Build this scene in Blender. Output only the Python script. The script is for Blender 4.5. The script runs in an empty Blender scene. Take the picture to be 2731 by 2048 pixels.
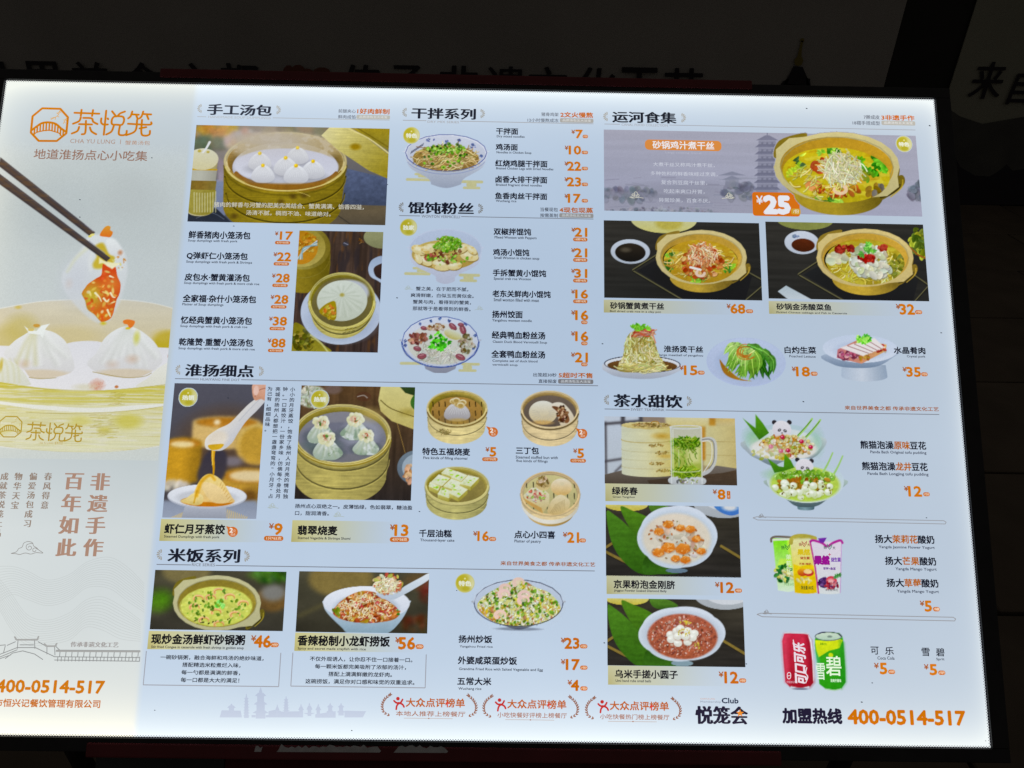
import bpy, math, random
import numpy as np
from mathutils import Matrix, Vector

S = bpy.context.scene
COL = S.collection
# ------------------------------------------------------------------ camera
F, CX, CY = 1900.0, 1365.5, 1024.0          # focal length and centre, in pixels of the 2731 px wide photograph
def nrm(a):
    a = np.array(a, float)
    return a / np.linalg.norm(a)
# board axes and the world's vertical in camera space (x right, y down, z forward)
bU = nrm((180, -11620, 1900))
bH = nrm((1, .0169, .0086)); bH = nrm(bH - bU * bH.dot(bU))
bN = np.cross(bH, bU)
wZ = -nrm((-55, 3076, 1900))
wX = nrm(bH - wZ * bH.dot(wZ))
wY = np.cross(wZ, wX)
RW = np.array([wX, wY, wZ])                  # camera space -> world
CAM = np.array((0, 0, 1.5))
def ray(x, y):
    return RW @ np.array(((x - CX) / F, (y - CY) / F, 1.0))
cam_d = bpy.data.cameras.new('camera')
cam = bpy.data.objects.new('camera', cam_d); COL.objects.link(cam)
cam_d.sensor_width = 36; cam_d.lens = F / 2731 * 36
cam_d.clip_start = .02; cam_d.clip_end = 400
Rc = np.column_stack([RW @ (1, 0, 0), RW @ (0, -1, 0), RW @ (0, 0, -1)])
M4 = Matrix([list(Rc[i]) + [CAM[i]] for i in range(3)] + [[0, 0, 0, 1]])
cam.matrix_world = M4
S.camera = cam
# ------------------------------------------------------------------ night sky, faint ambient
w = bpy.data.worlds.new("World"); S.world = w; w.use_nodes = True
nt = w.node_tree
bgn = nt.nodes['Background']
sky = nt.nodes.new('ShaderNodeTexSky'); sky.sky_type = 'NISHITA'; sky.sun_disc = False
sky.sun_elevation = math.radians(-3.0); sky.sun_rotation = math.radians(200)
mixw = nt.nodes.new('ShaderNodeMix'); mixw.data_type = 'RGBA'
mixw.inputs['Factor'].default_value = .8
nt.links.new(sky.outputs['Color'], mixw.inputs['A'])
mixw.inputs['B'].default_value = (.33, .30, .27, 1)        # plain warm grey mixed into the sky colour for the ambient
nt.links.new(mixw.outputs['Result'], bgn.inputs['Color'])
bgn.inputs['Strength'].default_value = .145
S.view_settings.view_transform = 'Standard'; S.view_settings.look = 'None'
S.view_settings.exposure = 0; S.view_settings.gamma = 1
S.cycles.use_denoising = False
S.cycles.max_bounces = 4
S.render.filter_size = 1.6

# ------------------------------------------------------------------ board frame of reference
DB = 1.15
SC = DB / F
P0 = np.array((0, 0, DB))
def pb(x, y):
    """photo pixel -> board coordinates (unit: about one photo pixel; u right, v down)"""
    r = np.array(((x - CX) / F, (y - CY) / F, 1.0))
    P = r * (bN.dot(P0) / bN.dot(r)) - P0
    return P.dot(bH) / SC, -P.dot(bU) / SC
ZO = {0: (0, 0, 1), 1: (0, 180, 3.072), 2: (0, 720, 3.072), 3: (0, 1240, 2.054), 4: (460, 240, 3.626), 5: (460, 580, 3.607),
      6: (1050, 260, 3.073), 7: (1050, 740, 3.749), 8: (410, 960, 3.072), 9: (1080, 980, 2.9625), 10: (360, 1440, 2.765),
      11: (1120, 1480, 3.072), 12: (1580, 260, 2.257), 13: (1580, 560, 2.257), 14: (1580, 1020, 3.568), 15: (1580, 1440, 3.0726),
      16: (1940, 1040, 3.191), 17: (1960, 1540, 2.869), 18: (0, 0, 2.458), 19: (800, 0, 2.212), 20: (1700, 0, 2.1455),
      21: (1000, 1820, 5.53), 22: (0, 200, 7.373), 23: (0, 560, 4.88)}
def px(k, x, y):
    z = ZO[k]
    return z[0] + x / z[2], z[1] + y / z[2]
def M(k, x, y):
    return pb(*px(k, x, y))
PL = (M(0, 16.3, 216)[0] + 0, M(0, 16.3, 216)[1]); PR = M(0, 2642, 1997)
U0, V0 = PL; U1, V1 = PR
V0 = (M(0, 16, 216)[1] + M(0, 2491, 263)[1]) / 2; U1 = (M(0, 2491, 263)[0] + PR[0]) / 2
V1 = (M(0, 0, 1957)[1] + PR[1]) / 2
print('panel', U0, V0, U1, V1, 'TR', M(0, 2491, 263), 'BL', M(0, 0, 1957), 'BR', PR)
BW = {0: None}
bm = np.column_stack([RW @ bH, RW @ bU, RW @ bN])
bo = CAM + RW @ P0
BM = Matrix([list(bm[i]) + [bo[i]] for i in range(3)] + [[0, 0, 0, 1]])

def empty(name, label, cat, mw=None, group=None):
    o = bpy.data.objects.new(name, None); COL.objects.link(o)
    if mw is not None: o.matrix_world = mw
    o['label'] = label; o['category'] = cat
    if group: o['group'] = group
    return o
board = empty('menu_board', 'large glowing light box menu of Chinese dishes in a black frame', 'menu board', BM)

# ------------------------------------------------------------------ materials
def mat(name, col, rough=.6, **kw):
    m = bpy.data.materials.new(name); m.use_nodes = True
    b = m.node_tree.nodes['Principled BSDF']
    b.inputs['Base Color'].default_value = (*col, 1); b.inputs['Roughness'].default_value = rough
    return m
def noisy(m, scale, c1, c2, det=6, vec='Object', stretch=(1, 1, 1), bump=0):
    t = m.node_tree; N = t.nodes; L = t.links; b = N['Principled BSDF']
    tc = N.new('ShaderNodeTexCoord'); mp = N.new('ShaderNodeMapping'); mp.inputs['Scale'].default_value = stretch
    n = N.new('ShaderNodeTexNoise'); n.inputs['Scale'].default_value = scale; n.inputs['Detail'].default_value = det
    r = N.new('ShaderNodeValToRGB'); r.color_ramp.elements[0].color = (*c1, 1); r.color_ramp.elements[1].color = (*c2, 1)
    r.color_ramp.elements[0].position = .3; r.color_ramp.elements[1].position = .7
    L.new(tc.outputs[vec], mp.inputs[0]); L.new(mp.outputs[0], n.inputs['Vector']); L.new(n.outputs['Fac'], r.inputs[0])
    L.new(r.outputs[0], b.inputs['Base Color'])
    if bump:
        bp = N.new('ShaderNodeBump'); bp.inputs['Strength'].default_value = bump
        L.new(n.outputs['Fac'], bp.inputs['Height']); L.new(bp.outputs[0], b.inputs['Normal'])
    return m

def print_material():
    """ink on the diffuser: the ink's colour (attribute 'ink') times the light of the edge-lit panel behind it"""
    m = bpy.data.materials.new('backlit_print'); m.use_nodes = True
    t = m.node_tree; N = t.nodes; L = t.links; b = N['Principled BSDF']
    b.inputs['Base Color'].default_value = (.01, .01, .012, 1); b.inputs['Roughness'].default_value = .35
    b.inputs['Specular IOR Level'].default_value = .2
    a = N.new('ShaderNodeAttribute'); a.attribute_name = 'ink'
    tc = N.new('ShaderNodeTexCoord'); tc.object = board
    sx = N.new('ShaderNodeSeparateXYZ'); L.new(tc.outputs['Object'], sx.inputs[0])
    def mth(op, x, y=None, z=None):
        n = N.new('ShaderNodeMath'); n.operation = op
        for i, q in enumerate((x, y, z)):
            if q is None: continue
            if isinstance(q, (int, float)): n.inputs[i].default_value = q
            else: L.new(q, n.inputs[i])
        return n.outputs[0]
    X, Y = sx.outputs[0], sx.outputs[1]
    def fall(pos, edge, sign, length):       # exp(-distance / length)
        d = mth('MULTIPLY', mth('SUBTRACT', pos, edge), sign)
        d = mth('MAXIMUM', d, 0.0)
        return mth('POWER', math.e, mth('MULTIPLY', d, -1 / length))
    top, bot, lef, rig = -V0 * SC, -V1 * SC, U0 * SC, U1 * SC
    e = None
    for pos, edge, sign, lg, k in ((Y, top, -1, 34 * SC, .62), (Y, top, -1, 110 * SC, .30), (Y, bot, 1, 50 * SC, .66), (Y, bot, 1, 150 * SC, .27),
                                   (X, rig, -1, 16 * SC, .34), (X, rig, -1, 160 * SC, .06), (X, lef, 1, 50 * SC, .34), (X, lef, 1, 260 * SC, .10)):
        q = mth('MULTIPLY', fall(pos, edge, sign, lg), k)
        e = q if e is None else mth('ADD', e, q)
    e = mth('MINIMUM', e, .88)
    # the middle of an edge-lit panel is the dimmest
    gx = mth('POWER', mth('MULTIPLY', mth('ADD', X, -80 * SC), 1 / (900 * SC)), 2)
    gy = mth('POWER', mth('MULTIPLY', mth('ADD', Y, -260 * SC), 1 / (620 * SC)), 2)
    g = mth('POWER', math.e, mth('MULTIPLY', mth('ADD', gx, gy), -1))
    nz = N.new('ShaderNodeTexNoise'); nz.inputs['Scale'].default_value = 4.5; nz.inputs['Detail'].default_value = 3
    L.new(tc.outputs['Object'], nz.inputs['Vector'])
    un = mth('MULTIPLY_ADD', nz.outputs['Fac'], .09, -.045)
    cmb = N.new('ShaderNodeCombineXYZ')
    for i, (ke, kg) in enumerate(((1.0, -.12), (.78, -.10), (.46, -.08))):
        L.new(mth('ADD', un, mth('ADD', mth('ADD', mth('MULTIPLY', e, ke), 1.0), mth('MULTIPLY', g, kg))), cmb.inputs[i])
    v = N.new('ShaderNodeVectorMath'); v.operation = 'MULTIPLY'
    L.new(a.outputs['Color'], v.inputs[0]); L.new(cmb.outputs[0], v.inputs[1])
    L.new(v.outputs[0], b.inputs['Emission Color']); b.inputs['Emission Strength'].default_value = 1
    m.cycles.emission_sampling = 'NONE'
    return m
PRINT = print_material()
PANEL = PRINT.copy(); PANEL.name = 'backlit_sheet'; PANEL.cycles.emission_sampling = 'FRONT'

# ------------------------------------------------------------------ printed meshes
def lin(c):
    c = np.clip(np.asarray(c, float) / 255, 0, 1.2)
    return np.where(c <= .04045, c / 12.92, ((c + .055) / 1.055) ** 2.4)
def link(name, me, parent=board, label=None, m=PRINT, z=0):
    o = bpy.data.objects.new(name, me); COL.objects.link(o)
    if m is not None and not me.materials: me.materials.append(m)
    if parent is not None: o.parent = parent
    if label: o['label'] = label
    o.location.z = z
    return o
def ink(me, rgb):
    n = len(me.vertices)
    at = me.color_attributes.new('ink', 'FLOAT_COLOR', 'POINT')
    if np.ndim(rgb) == 1: rgb = np.tile(lin(rgb), (n, 1))
    a = np.ones((n, 4), np.float32); a[:, :3] = rgb
    at.data.foreach_set('color', a.ravel())
def ngons(name, polys, col, z, parent=board, label=None, m=PRINT):
    """flat shapes; each polygon is a list of board points (u, v); convex or a triangle strip pair list"""
    vs, fs = [], []
    for p in polys:
        b0 = len(vs); vs += [(u * SC, -v * SC, 0) for u, v in p]; fs.append(list(range(b0, len(vs))))
    me = bpy.data.meshes.new(name); me.from_pydata(vs, [], fs); me.update()
    ink(me, col)
    return link(name, me, parent, label, m, z=z)
def ribbon(pts, wd, w2=None, cap=True):
    """stroke outline pieces for ngons: quads along a polyline with round joints"""
    out = []; n = len(pts)
    w2 = wd if w2 is None else w2
    for i in range(n - 1):
        (x0, y0), (x1, y1) = pts[i], pts[i + 1]
        a, b = [(wd + (w2 - wd) * j / (n - 1)) / 2 for j in (i, i + 1)]
        d = math.hypot(x1 - x0, y1 - y0) or 1
        nx_, ny_ = -(y1 - y0) / d, (x1 - x0) / d
        out.append([(x0 + nx_ * a, y0 + ny_ * a), (x1 + nx_ * b, y1 + ny_ * b), (x1 - nx_ * b, y1 - ny_ * b), (x0 - nx_ * a, y0 - ny_ * a)])
    if cap:
        for i in range(n):
            r = (wd + (w2 - wd) * i / (n - 1)) / 2
            out.append([(pts[i][0] + r * math.cos(t * math.pi / 4), pts[i][1] + r * math.sin(t * math.pi / 4)) for t in range(8)])
    return out
def cat(P, n=6, closed=False):
    """Catmull-Rom through points"""
    P = [tuple(map(float, p)) for p in P]; out = []
    m = len(P); rng = m if closed else m - 1
    for i in range(rng):
        g = (lambda j: P[j % m]) if closed else (lambda j: P[min(max(j, 0), m - 1)])
        a, b, c, d = g(i - 1), g(i), g(i + 1), g(i + 2)
        for q in range(n):
            t = q / n
            out.append(tuple(.5 * (2 * b[e] + (c[e] - a[e]) * t + (2 * a[e] - 5 * b[e] + 4 * c[e] - d[e]) * t * t + (3 * b[e] - a[e] - 3 * c[e] + d[e]) * t ** 3) for e in (0, 1)))
    if not closed: out.append(P[-1])
    return out
def Mp(k, pts): return [M(k, *p) for p in pts]
def strokes(name, k, lines, wd, col, z, label=None, smooth=True, parent=board, cap=True):
    sc = 1 / ZO[k][2]; polys = []
    for l in lines:
        p = Mp(k, l); p = cat(p, 5) if smooth and len(p) > 2 else p
        polys += ribbon(p, wd * sc, cap=cap)
    return ngons(name, polys, col, z, parent, label)
def rrect(k, x0, y0, x1, y1, r):
    a = M(k, x0, y0); b = (M(k, x1, y1 + (x1 - x0) * 0)[0], M(k, x0, y1)[1]); r = r / ZO[k][2]
    r = min(r, (b[0] - a[0]) / 2, (b[1] - a[1]) / 2)
    out = []
    for cx_, cy_, t0 in ((b[0] - r, b[1] - r, 0), (a[0] + r, b[1] - r, 90), (a[0] + r, a[1] + r, 180), (b[0] - r, a[1] + r, 270)):
        for q in range(7):
            t = math.radians(t0 + q * 15); out.append((cx_ + r * math.cos(t), cy_ + r * math.sin(t)))
    return out

# ------------------------------------------------------------------ text (built-in font), collected and meshed in one go
TX = []
def T(k, xl, yt, yb, xr, s, col, w=0.0, name='caption', z=.0006, parent=board, label=None, stack=0, vert=False, box=None, sh=0, dup=0, m=None, rot=0):
    if box is None:
        u0, v1 = M(k, xl, yb); _, v0 = M(k, xl, yt)
        u1 = M(k, xr, yb + (xr - xl) * .017)[0]
        box = (u0, v0, u1, v1)
    TX.append(dict(box=box, s=s, col=col, w=w, name=name, z=z, parent=parent, label=label, vert=vert, sh=sh, dup=dup, m=m, rot=rot))
def VT(k, xt, yt, xb_, yb, cw, s, col, w=0.0, name='vertical_caption', z=.0006, dup=0, label=None, parent=board):
    """a column of characters: centre x at its top and bottom, top and bottom y, character width"""
    a = M(k, xt, yt); b = M(k, xb_, yb); u = (a[0] + b[0]) / 2; h = cw / ZO[k][2] / 2
    TX.append(dict(box=(u - h, a[1], u + h, b[1]), s='\n'.join(s), col=col, w=w, name=name, z=z, parent=parent, label=label, vert=True, sh=0, dup=dup))
def flush_text():
    global TX
    obs = []
    for t in TX:
        cu = bpy.data.curves.new('glyphs', 'FONT'); cu.body = t['s']; cu.size = 1; cu.resolution_u = 2 if t['box'][3] - t['box'][1] < 60 else 4
        cu.shear = t['sh']
        if t['vert']: cu.align_x = 'CENTER'; cu.space_line = 1.16
        o = bpy.data.objects.new('glyphs', cu); COL.objects.link(o); obs.append(o)
    bpy.context.view_layer.update()
    dg = bpy.context.evaluated_depsgraph_get()
    for t, o in zip(TX, obs):
        me = bpy.data.meshes.new_from_object(o.evaluated_get(dg)); me.name = t['name']
        n = len(me.vertices)
        if n:
            co = np.empty(n * 3, np.float32); me.vertices.foreach_get('co', co); co = co.reshape(-1, 3)
            if t.get('rot'): co[:, :2] = np.stack([-co[:, 1], co[:, 0]], 1)
            lo, hi = co.min(0), co.max(0); u0, v0, u1, v1 = t['box']
            co[:, 0] = (u0 + (co[:, 0] - lo[0]) / max(hi[0] - lo[0], 1e-6) * (u1 - u0)) * SC
            co[:, 1] = (-v1 + (co[:, 1] - lo[1]) / max(hi[1] - lo[1], 1e-6) * (v1 - v0)) * SC
            co[:, 2] = 0
            me.vertices.foreach_set('co', co.ravel())
            em = (t['box'][2] - t['box'][0]) if t['vert'] else (t['box'][3] - t['box'][1])
            if t.get('rot'): em = t['box'][2] - t['box'][0]
            rw = t['w'] * em * BOLD; sh = []
            if t['dup']: sh = [(-t['dup'], 0), (0, 0), (t['dup'], 0)]
            if rw > .12:
                nn = 4 if rw < .9 else 8
                ring = [(rw * math.cos(q * 2 * math.pi / nn + .785), rw * math.sin(q * 2 * math.pi / nn + .785)) for q in range(nn)]
                if rw > 1.6: ring += [(rw * .5 * math.cos(q * 1.571), rw * .5 * math.sin(q * 1.571)) for q in range(4)]
                sh = ring + [(a_, 0) for a_, _ in sh if a_] + [(a_ + (rw if a_ > 0 else -rw), 0) for a_, _ in sh if a_]
            if sh:                             # heavier strokes: the glyphs laid over themselves a hair apart
                fs = [list(p.vertices) for p in me.polygons]; c0 = co.copy(); vs = []; ff = []
                for q, (dx, dy) in enumerate(sh):
                    c = c0.copy(); c[:, 0] += dx * SC; c[:, 1] += dy * SC; c[:, 2] = q * 1.2e-5
                    ff += [[i + len(vs) for i in f] for f in fs]; vs += c.tolist()
                me = bpy.data.meshes.new(t['name']); me.from_pydata(vs, [], ff)
            me.materials.clear(); me.update(); ink(me, t['col'])
            link(t['name'], me, t['parent'], t['label'], t.get('m') or PRINT, z=t['z'])
        cu = o.data; bpy.data.objects.remove(o); bpy.data.curves.remove(cu)
    TX = []
BOLD = 2.0
INK = (18, 22, 40); ORA = (204, 118, 14); TAN = (165, 132, 118); GRY = (110, 112, 118)
# ------------------------------------------------------------------ painted food prints: a fine grid of ink samples per print
RES = .56; TEXK = 1.0
rs = np.random.RandomState(7)
def vnoise(ny, nx, cy_, cx_, seed=None):
    """smooth value noise, about -1..1, on cells cy_ x cx_ samples"""
    r = rs if seed is None else np.random.RandomState(seed)
    gy, gx = int(ny / cy_) + 3, int(nx / cx_) + 3
    g = r.rand(gy, gx) * 2 - 1
    y = np.arange(ny) / cy_; x = np.arange(nx) / cx_
    yi, xi = y.astype(int), x.astype(int); fy, fx = y - yi, x - xi
    fy = (fy * fy * (3 - 2 * fy))[:, None]; fx = (fx * fx * (3 - 2 * fx))[None]
    a = g[yi][:, xi]; b = g[yi][:, xi + 1]; c = g[yi + 1][:, xi]; d = g[yi + 1][:, xi + 1]
    return (a * (1 - fx) + b * fx) * (1 - fy) + (c * (1 - fx) + d * fx) * fy
def base_rgb(U, V):
    """ink of the sheet: white, and the beige left column, some panel light painted in (board coordinates)"""
    wt = np.array((187, 205, 226.)) + (np.array((184, 199, 216.)) - (187, 205, 226)) * np.clip((U - 250) / 700, 0, 1)[..., None]; be = np.array((188, 198, 201.)) + np.array((19, 17, 16.)) * np.clip((V - 150) / 250, 0, 1)[..., None] + np.array((-3, 0, 7.)) * np.clip((-560 - V) / 180, 0, 1)[..., None]  # greyer right side and bluer column top: panel light put into the ink
    t = np.clip((BEIGE_U - U) / 14 + .5, 0, 1)[..., None]
    lo = np.clip((V + 350) / 300, 0, 1) * np.clip((500 - V) / 300, 0, 1)
    return wt * (1 - t) + be * t
BEIGE_U = M(0, 440, 1100)[0]
class Pic:
    def __init__(s, k, x0, y0, x1, y1, bg=None, cut=False, res=RES, box=None):
        s.k = k
        if box is None:
            s.u0, s.v0 = M(k, x0, y0); s.u1 = M(k, x1, y1)[0]
            s.v1 = M(k, (x0 + x1) / 2, y1)[1] if cut else M(k, x1, y1)[1]
            if cut: s.v0 = M(k, (x0 + x1) / 2, y0)[1]; s.u0 = min(s.u0, M(k, x0, y1)[0]); s.u1 = max(s.u1, M(k, x1, y0)[0])
        else: s.u0, s.v0, s.u1, s.v1 = box
        s.nx = int((s.u1 - s.u0) * res) + 2; s.ny = int((s.v1 - s.v0) * res) + 2
        s.us = np.linspace(s.u0, s.u1, s.nx); s.vs = np.linspace(s.v0, s.v1, s.ny)
        s.U, s.V = np.meshgrid(s.us, s.vs)
        s.res = res; s.cut = cut; s.al = np.zeros((s.ny, s.nx)); s.clip = None
        s.im = base_rgb(s.U, s.V) if bg is None else np.ones((s.ny, s.nx, 3)) * np.array(bg, float)
    def sc(s, x, y):
        a = M(s.k, x, y); b = M(s.k, x + 1, y); c = M(s.k, x, y + 1)
        return b[0] - a[0], c[1] - a[1]
    def win(s, ua, va, ub, vb):
        x0 = max(0, int((ua - s.u0) * s.res) - 2); x1 = min(s.nx, int((ub - s.u0) * s.res) + 4)
        y0 = max(0, int((va - s.v0) * s.res) - 2); y1 = min(s.ny, int((vb - s.v0) * s.res) + 4)
        return (slice(y0, max(y1, y0)), slice(x0, max(x1, x0)))
    def put(s, sl, m, col, a=1.0):
        if s.clip is not None: m = m * s.clip[sl]
        m = m * a
        col = np.asarray(col, float)
        s.im[sl] = s.im[sl] * (1 - m[..., None]) + col * m[..., None]
        s.al[sl] = np.maximum(s.al[sl], m)
        return (sl, m)
    def ramp(s, t, col, col2):
        if col2 is None: return col
        t = np.clip(t, 0, 1)[..., None]
        return np.array(col, float) * (1 - t) + np.array(col2, float) * t
    def ell(s, x, y, rx, ry, col, col2=None, rot=0, soft=1.7, a=1, g=90, rad=False, mask=False, inv=False):
        u, v = M(s.k, x, y); sx, sy = s.sc(x, y); ru, rv = rx * sx, ry * sy; R = max(ru, rv) + soft
        sl = s.win(u - R, v - R, u + R, v + R)
        du, dv = s.U[sl] - u, s.V[sl] - v
        c, q = math.cos(math.radians(rot)), math.sin(math.radians(rot))
        p = (du * c + dv * q) / ru; r = (-du * q + dv * c) / rv
        d = np.sqrt(p * p + r * r) + 1e-9
        m = np.clip(.5 - (d - 1) * (ru + rv) / 2 * min(1, 1.0) / soft, 0, 1)
        if mask:
            full = np.zeros((s.ny, s.nx)); full[sl] = m; return full
        if rad: t = d ** 2
        else: t = (p * math.cos(math.radians(g)) + r * math.sin(math.radians(g)) + 1) / 2
        return s.put(sl, m, s.ramp(t, col, col2), a)
    def pmask(s, P, soft):
        A = np.array(P); sl = s.win(A[:, 0].min() - soft, A[:, 1].min() - soft, A[:, 0].max() + soft, A[:, 1].max() + soft)
        U, V = s.U[sl], s.V[sl]
        ins = np.zeros(U.shape, bool); dd = np.full(U.shape, 1e9); n = len(P)
        for i in range(n):
            (x0, y0), (x1, y1) = P[i], P[(i + 1) % n]
            dx, dy = x1 - x0, y1 - y0; L2 = dx * dx + dy * dy
            if L2 < 1e-9: continue
            t = np.clip(((U - x0) * dx + (V - y0) * dy) / L2, 0, 1)
            dd = np.minimum(dd, (U - x0 - t * dx) ** 2 + (V - y0 - t * dy) ** 2)
            if y0 != y1:
                ins ^= ((y0 > V) != (y1 > V)) & (U < (x1 - x0) * (V - y0) / (y1 - y0) + x0)
        d = np.sqrt(dd); d = np.where(ins, -d, d)
        return sl, np.clip(.5 - d / soft, 0, 1)
    def poly(s, pts, col, col2=None, soft=1.7, a=1, g=90, sm=False, mask=False):
        P = Mp(s.k, pts)
        if sm: P = cat(P, 5, True)
        sl, m = s.pmask(P, soft)
        if mask:
            full = np.zeros((s.ny, s.nx)); full[sl] = m; return full
        A = np.array(P); t = 0
        if col2 is not None:
            c, q = math.cos(math.radians(g)), math.sin(math.radians(g))
            pr = A[:, 0] * c + A[:, 1] * q
            t = (s.U[sl] * c + s.V[sl] * q - pr.min()) / (pr.max() - pr.min())
        return s.put(sl, m, s.ramp(t, col, col2), a)
    def line(s, pts, wd, col, w2=None, soft=1.5, a=1, sm=True, n=5):
        P = Mp(s.k, pts)
        if sm and len(P) > 2: P = cat(P, n)
        k = s.sc(*pts[0])[0]; wd = wd * k / 2; w2 = wd if w2 is None else w2 * k / 2
        A = np.array(P); R = max(wd, w2) + soft
        sl = s.win(A[:, 0].min() - R, A[:, 1].min() - R, A[:, 0].max() + R, A[:, 1].max() + R)
        U, V = s.U[sl], s.V[sl]; dd = np.full(U.shape, 1e9); N = len(P) - 1
        for i in range(N):
            (x0, y0), (x1, y1) = P[i], P[i + 1]
            dx, dy = x1 - x0, y1 - y0; L2 = dx * dx + dy * dy + 1e-9
            t = np.clip(((U - x0) * dx + (V - y0) * dy) / L2, 0, 1)
            h = wd + (w2 - wd) * (i + t) / N
            dd = np.minimum(dd, np.sqrt((U - x0 - t * dx) ** 2 + (V - y0 - t * dy) ** 2) - h)
        m = np.clip(.5 - dd / soft, 0, 1)
        if wd < soft / 2: m = m * min(1, .35 + wd / soft * 1.5)
        return s.put(sl, m, col, a)
    def tex(s, reg, amp, cu, cv, add=False, seed=None):
        sl, m = reg
        if m.size == 0: return
        k = 1 / ZO[s.k][2] * s.res
        n = vnoise(m.shape[0], m.shape[1], max(cv * k, 1.01), max(cu * k, 1.01), seed)
        n = n * .65 + .35 * vnoise(m.shape[0], m.shape[1], max(cv * k / 2, 1), max(cu * k / 2, 1), None if seed is None else seed + 1)
        s.im[sl] *= (1 + amp * n * m)[..., None]
    def mottle(s, reg, col, thr, cu, cv, a=1, soft=.25):
        """patches of another colour where smooth noise is high"""
        sl, m = reg
        k = 1 / ZO[s.k][2] * s.res
        n = vnoise(m.shape[0], m.shape[1], max(cv * k, 1.01), max(cu * k, 1.01))
        n = n * .6 + .4 * vnoise(m.shape[0], m.shape[1], max(cv * k / 2.3, 1), max(cu * k / 2.3, 1))
        q = np.clip((n - thr) / soft, 0, 1) * m * a
        s.im[sl] = s.im[sl] * (1 - q[..., None]) + np.array(col, float) * q[..., None]
    def full(s): return (slice(0, s.ny), slice(0, s.nx)), np.ones((s.ny, s.nx))
    def grad(s, c1, c2, g=90):
        a = math.radians(g); t = (s.U - s.u0) / (s.u1 - s.u0) * math.cos(a) + (s.V - s.v0) / (s.v1 - s.v0) * math.sin(a)
        s.im = s.ramp(t, c1, c2)
    def blur(s, sig, mask=None):
        """soft focus"""
        sg = sig / ZO[s.k][2] * s.res; r = int(sg * 2.5) + 1
        k = np.exp(-np.arange(-r, r + 1) ** 2 / (2 * sg * sg)); k /= k.sum()
        o = np.pad(s.im, ((r, r), (r, r), (0, 0)), 'edge')
        o = sum(k[i] * o[i:i + s.ny] for i in range(2 * r + 1))
        o = sum(k[i] * o[:, i:i + s.nx] for i in range(2 * r + 1))
        s.im = o if mask is None else s.im * (1 - mask[..., None]) + o * mask[..., None]
    def body(s, cx, cy, rx, ry, h, cl, cm, cr, taper=.0, pw=1.0, a=1, rb=None):
        """side wall of a round vessel below its rim ellipse, shaded round from left to right"""
        u, v = M(s.k, cx, cy); sx, sy = s.sc(cx, cy); ru, rv, hh = rx * sx, ry * sy, h * sy
        rvb = rv if rb is None else rb * sy
        sl = s.win(u - ru - 2, v - 2, u + ru + 2, v + hh + rvb + 2)
        d = np.clip((s.V[sl] - v) / hh, 0, 1.0)
        r = ru * (1 - taper * d ** pw); X = (s.U[sl] - u) / r; ax = np.clip(np.abs(X), 0, 1)
        m = np.clip(.5 + (1 - np.abs(X)) * r / 1.7, 0, 1) * np.clip(.5 + (hh + rvb * (r / ru) * np.sqrt(1 - ax ** 2) - (s.V[sl] - v)) / 1.7, 0, 1) * (s.V[sl] > v)
        t = np.clip((X + 1) / 2, 0, 1)[..., None]
        c = np.where(t < .45, np.array(cl) * (1 - t / .45) + np.array(cm) * t / .45, np.array(cm) * (1 - (t - .45) / .55) + np.array(cr) * (t - .45) / .55)
        return s.put(sl, m, c, a)
    def arc(s, cx, cy, rx, ry, off, wd, col, a=1, t0=0, t1=180, w2=None):
        pts = [(cx + rx * math.cos(math.radians(t)), cy + off + ry * math.sin(math.radians(t))) for t in np.linspace(t0, t1, 19)]
        return s.line(pts, wd, col, sm=False, a=a, w2=w2)
    def done(s, name, label, z=.0003, parent=board, grain=.012, m=None):
        if grain:
            k_ = s.al if s.cut else np.ones_like(s.al)
            if TEXK:
                mx_, mn_ = s.im.max(-1), s.im.min(-1); sat = np.clip((mx_ - mn_) / (mx_ + 1) * 1.7 - .12, 0, 1) * .8 + .2 * (mx_ < 150)
                t = .04 * vnoise(s.ny, s.nx, 1.8, 1.8) + .04 * vnoise(s.ny, s.nx, 4, 5) + .03 * vnoise(s.ny, s.nx, 12, 15)
                s.im = s.im * (1 + (t * k_ * sat * TEXK)[..., None])
                hi = np.clip((np.abs(s.im - s.im.mean(-1, keepdims=True)).sum(-1) + (170 - mx_)) / 60, 0, 1) * k_
                s.im = s.im + ((s.im.mean(-1) - 118) * .10 * hi)[..., None]
            s.im = s.im * (1 + grain * rs.randn(s.ny, s.nx, 1))
        nx, ny = s.nx, s.ny
        idx = np.arange(nx * ny).reshape(ny, nx)
        q = np.stack([idx[1:, :-1], idx[1:, 1:], idx[:-1, 1:], idx[:-1, :-1]], -1).reshape(-1, 4)
        keep = np.arange(nx * ny)
        if s.cut:
            k = s.al > .02
            kq = (k[1:, :-1] | k[1:, 1:] | k[:-1, 1:] | k[:-1, :-1]).ravel(); q = q[kq]
            keep, inv = np.unique(q, return_inverse=True); q = inv.reshape(-1, 4)
        co = np.zeros((len(keep), 3), np.float32)
        co[:, 0] = s.U.ravel()[keep] * SC; co[:, 1] = -s.V.ravel()[keep] * SC
        me = bpy.data.meshes.new(name)
        me.vertices.add(len(keep)); me.vertices.foreach_set('co', co.ravel())
        nq = len(q); me.loops.add(nq * 4); me.loops.foreach_set('vertex_index', q.ravel().astype(np.int32))
        me.polygons.add(nq); me.polygons.foreach_set('loop_start', np.arange(0, nq * 4, 4, dtype=np.int32))
        me.update(calc_edges=True)
        ink(me, lin(s.im.reshape(-1, 3)[keep]))
        return link(name, me, parent, label, m or PRINT, z=z)
R_ = random.Random(3)
def J(c, a):
    d = R_.uniform(-a, a); return tuple(max(0, q + d + R_.uniform(-a, a) * .4) for q in c)
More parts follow.
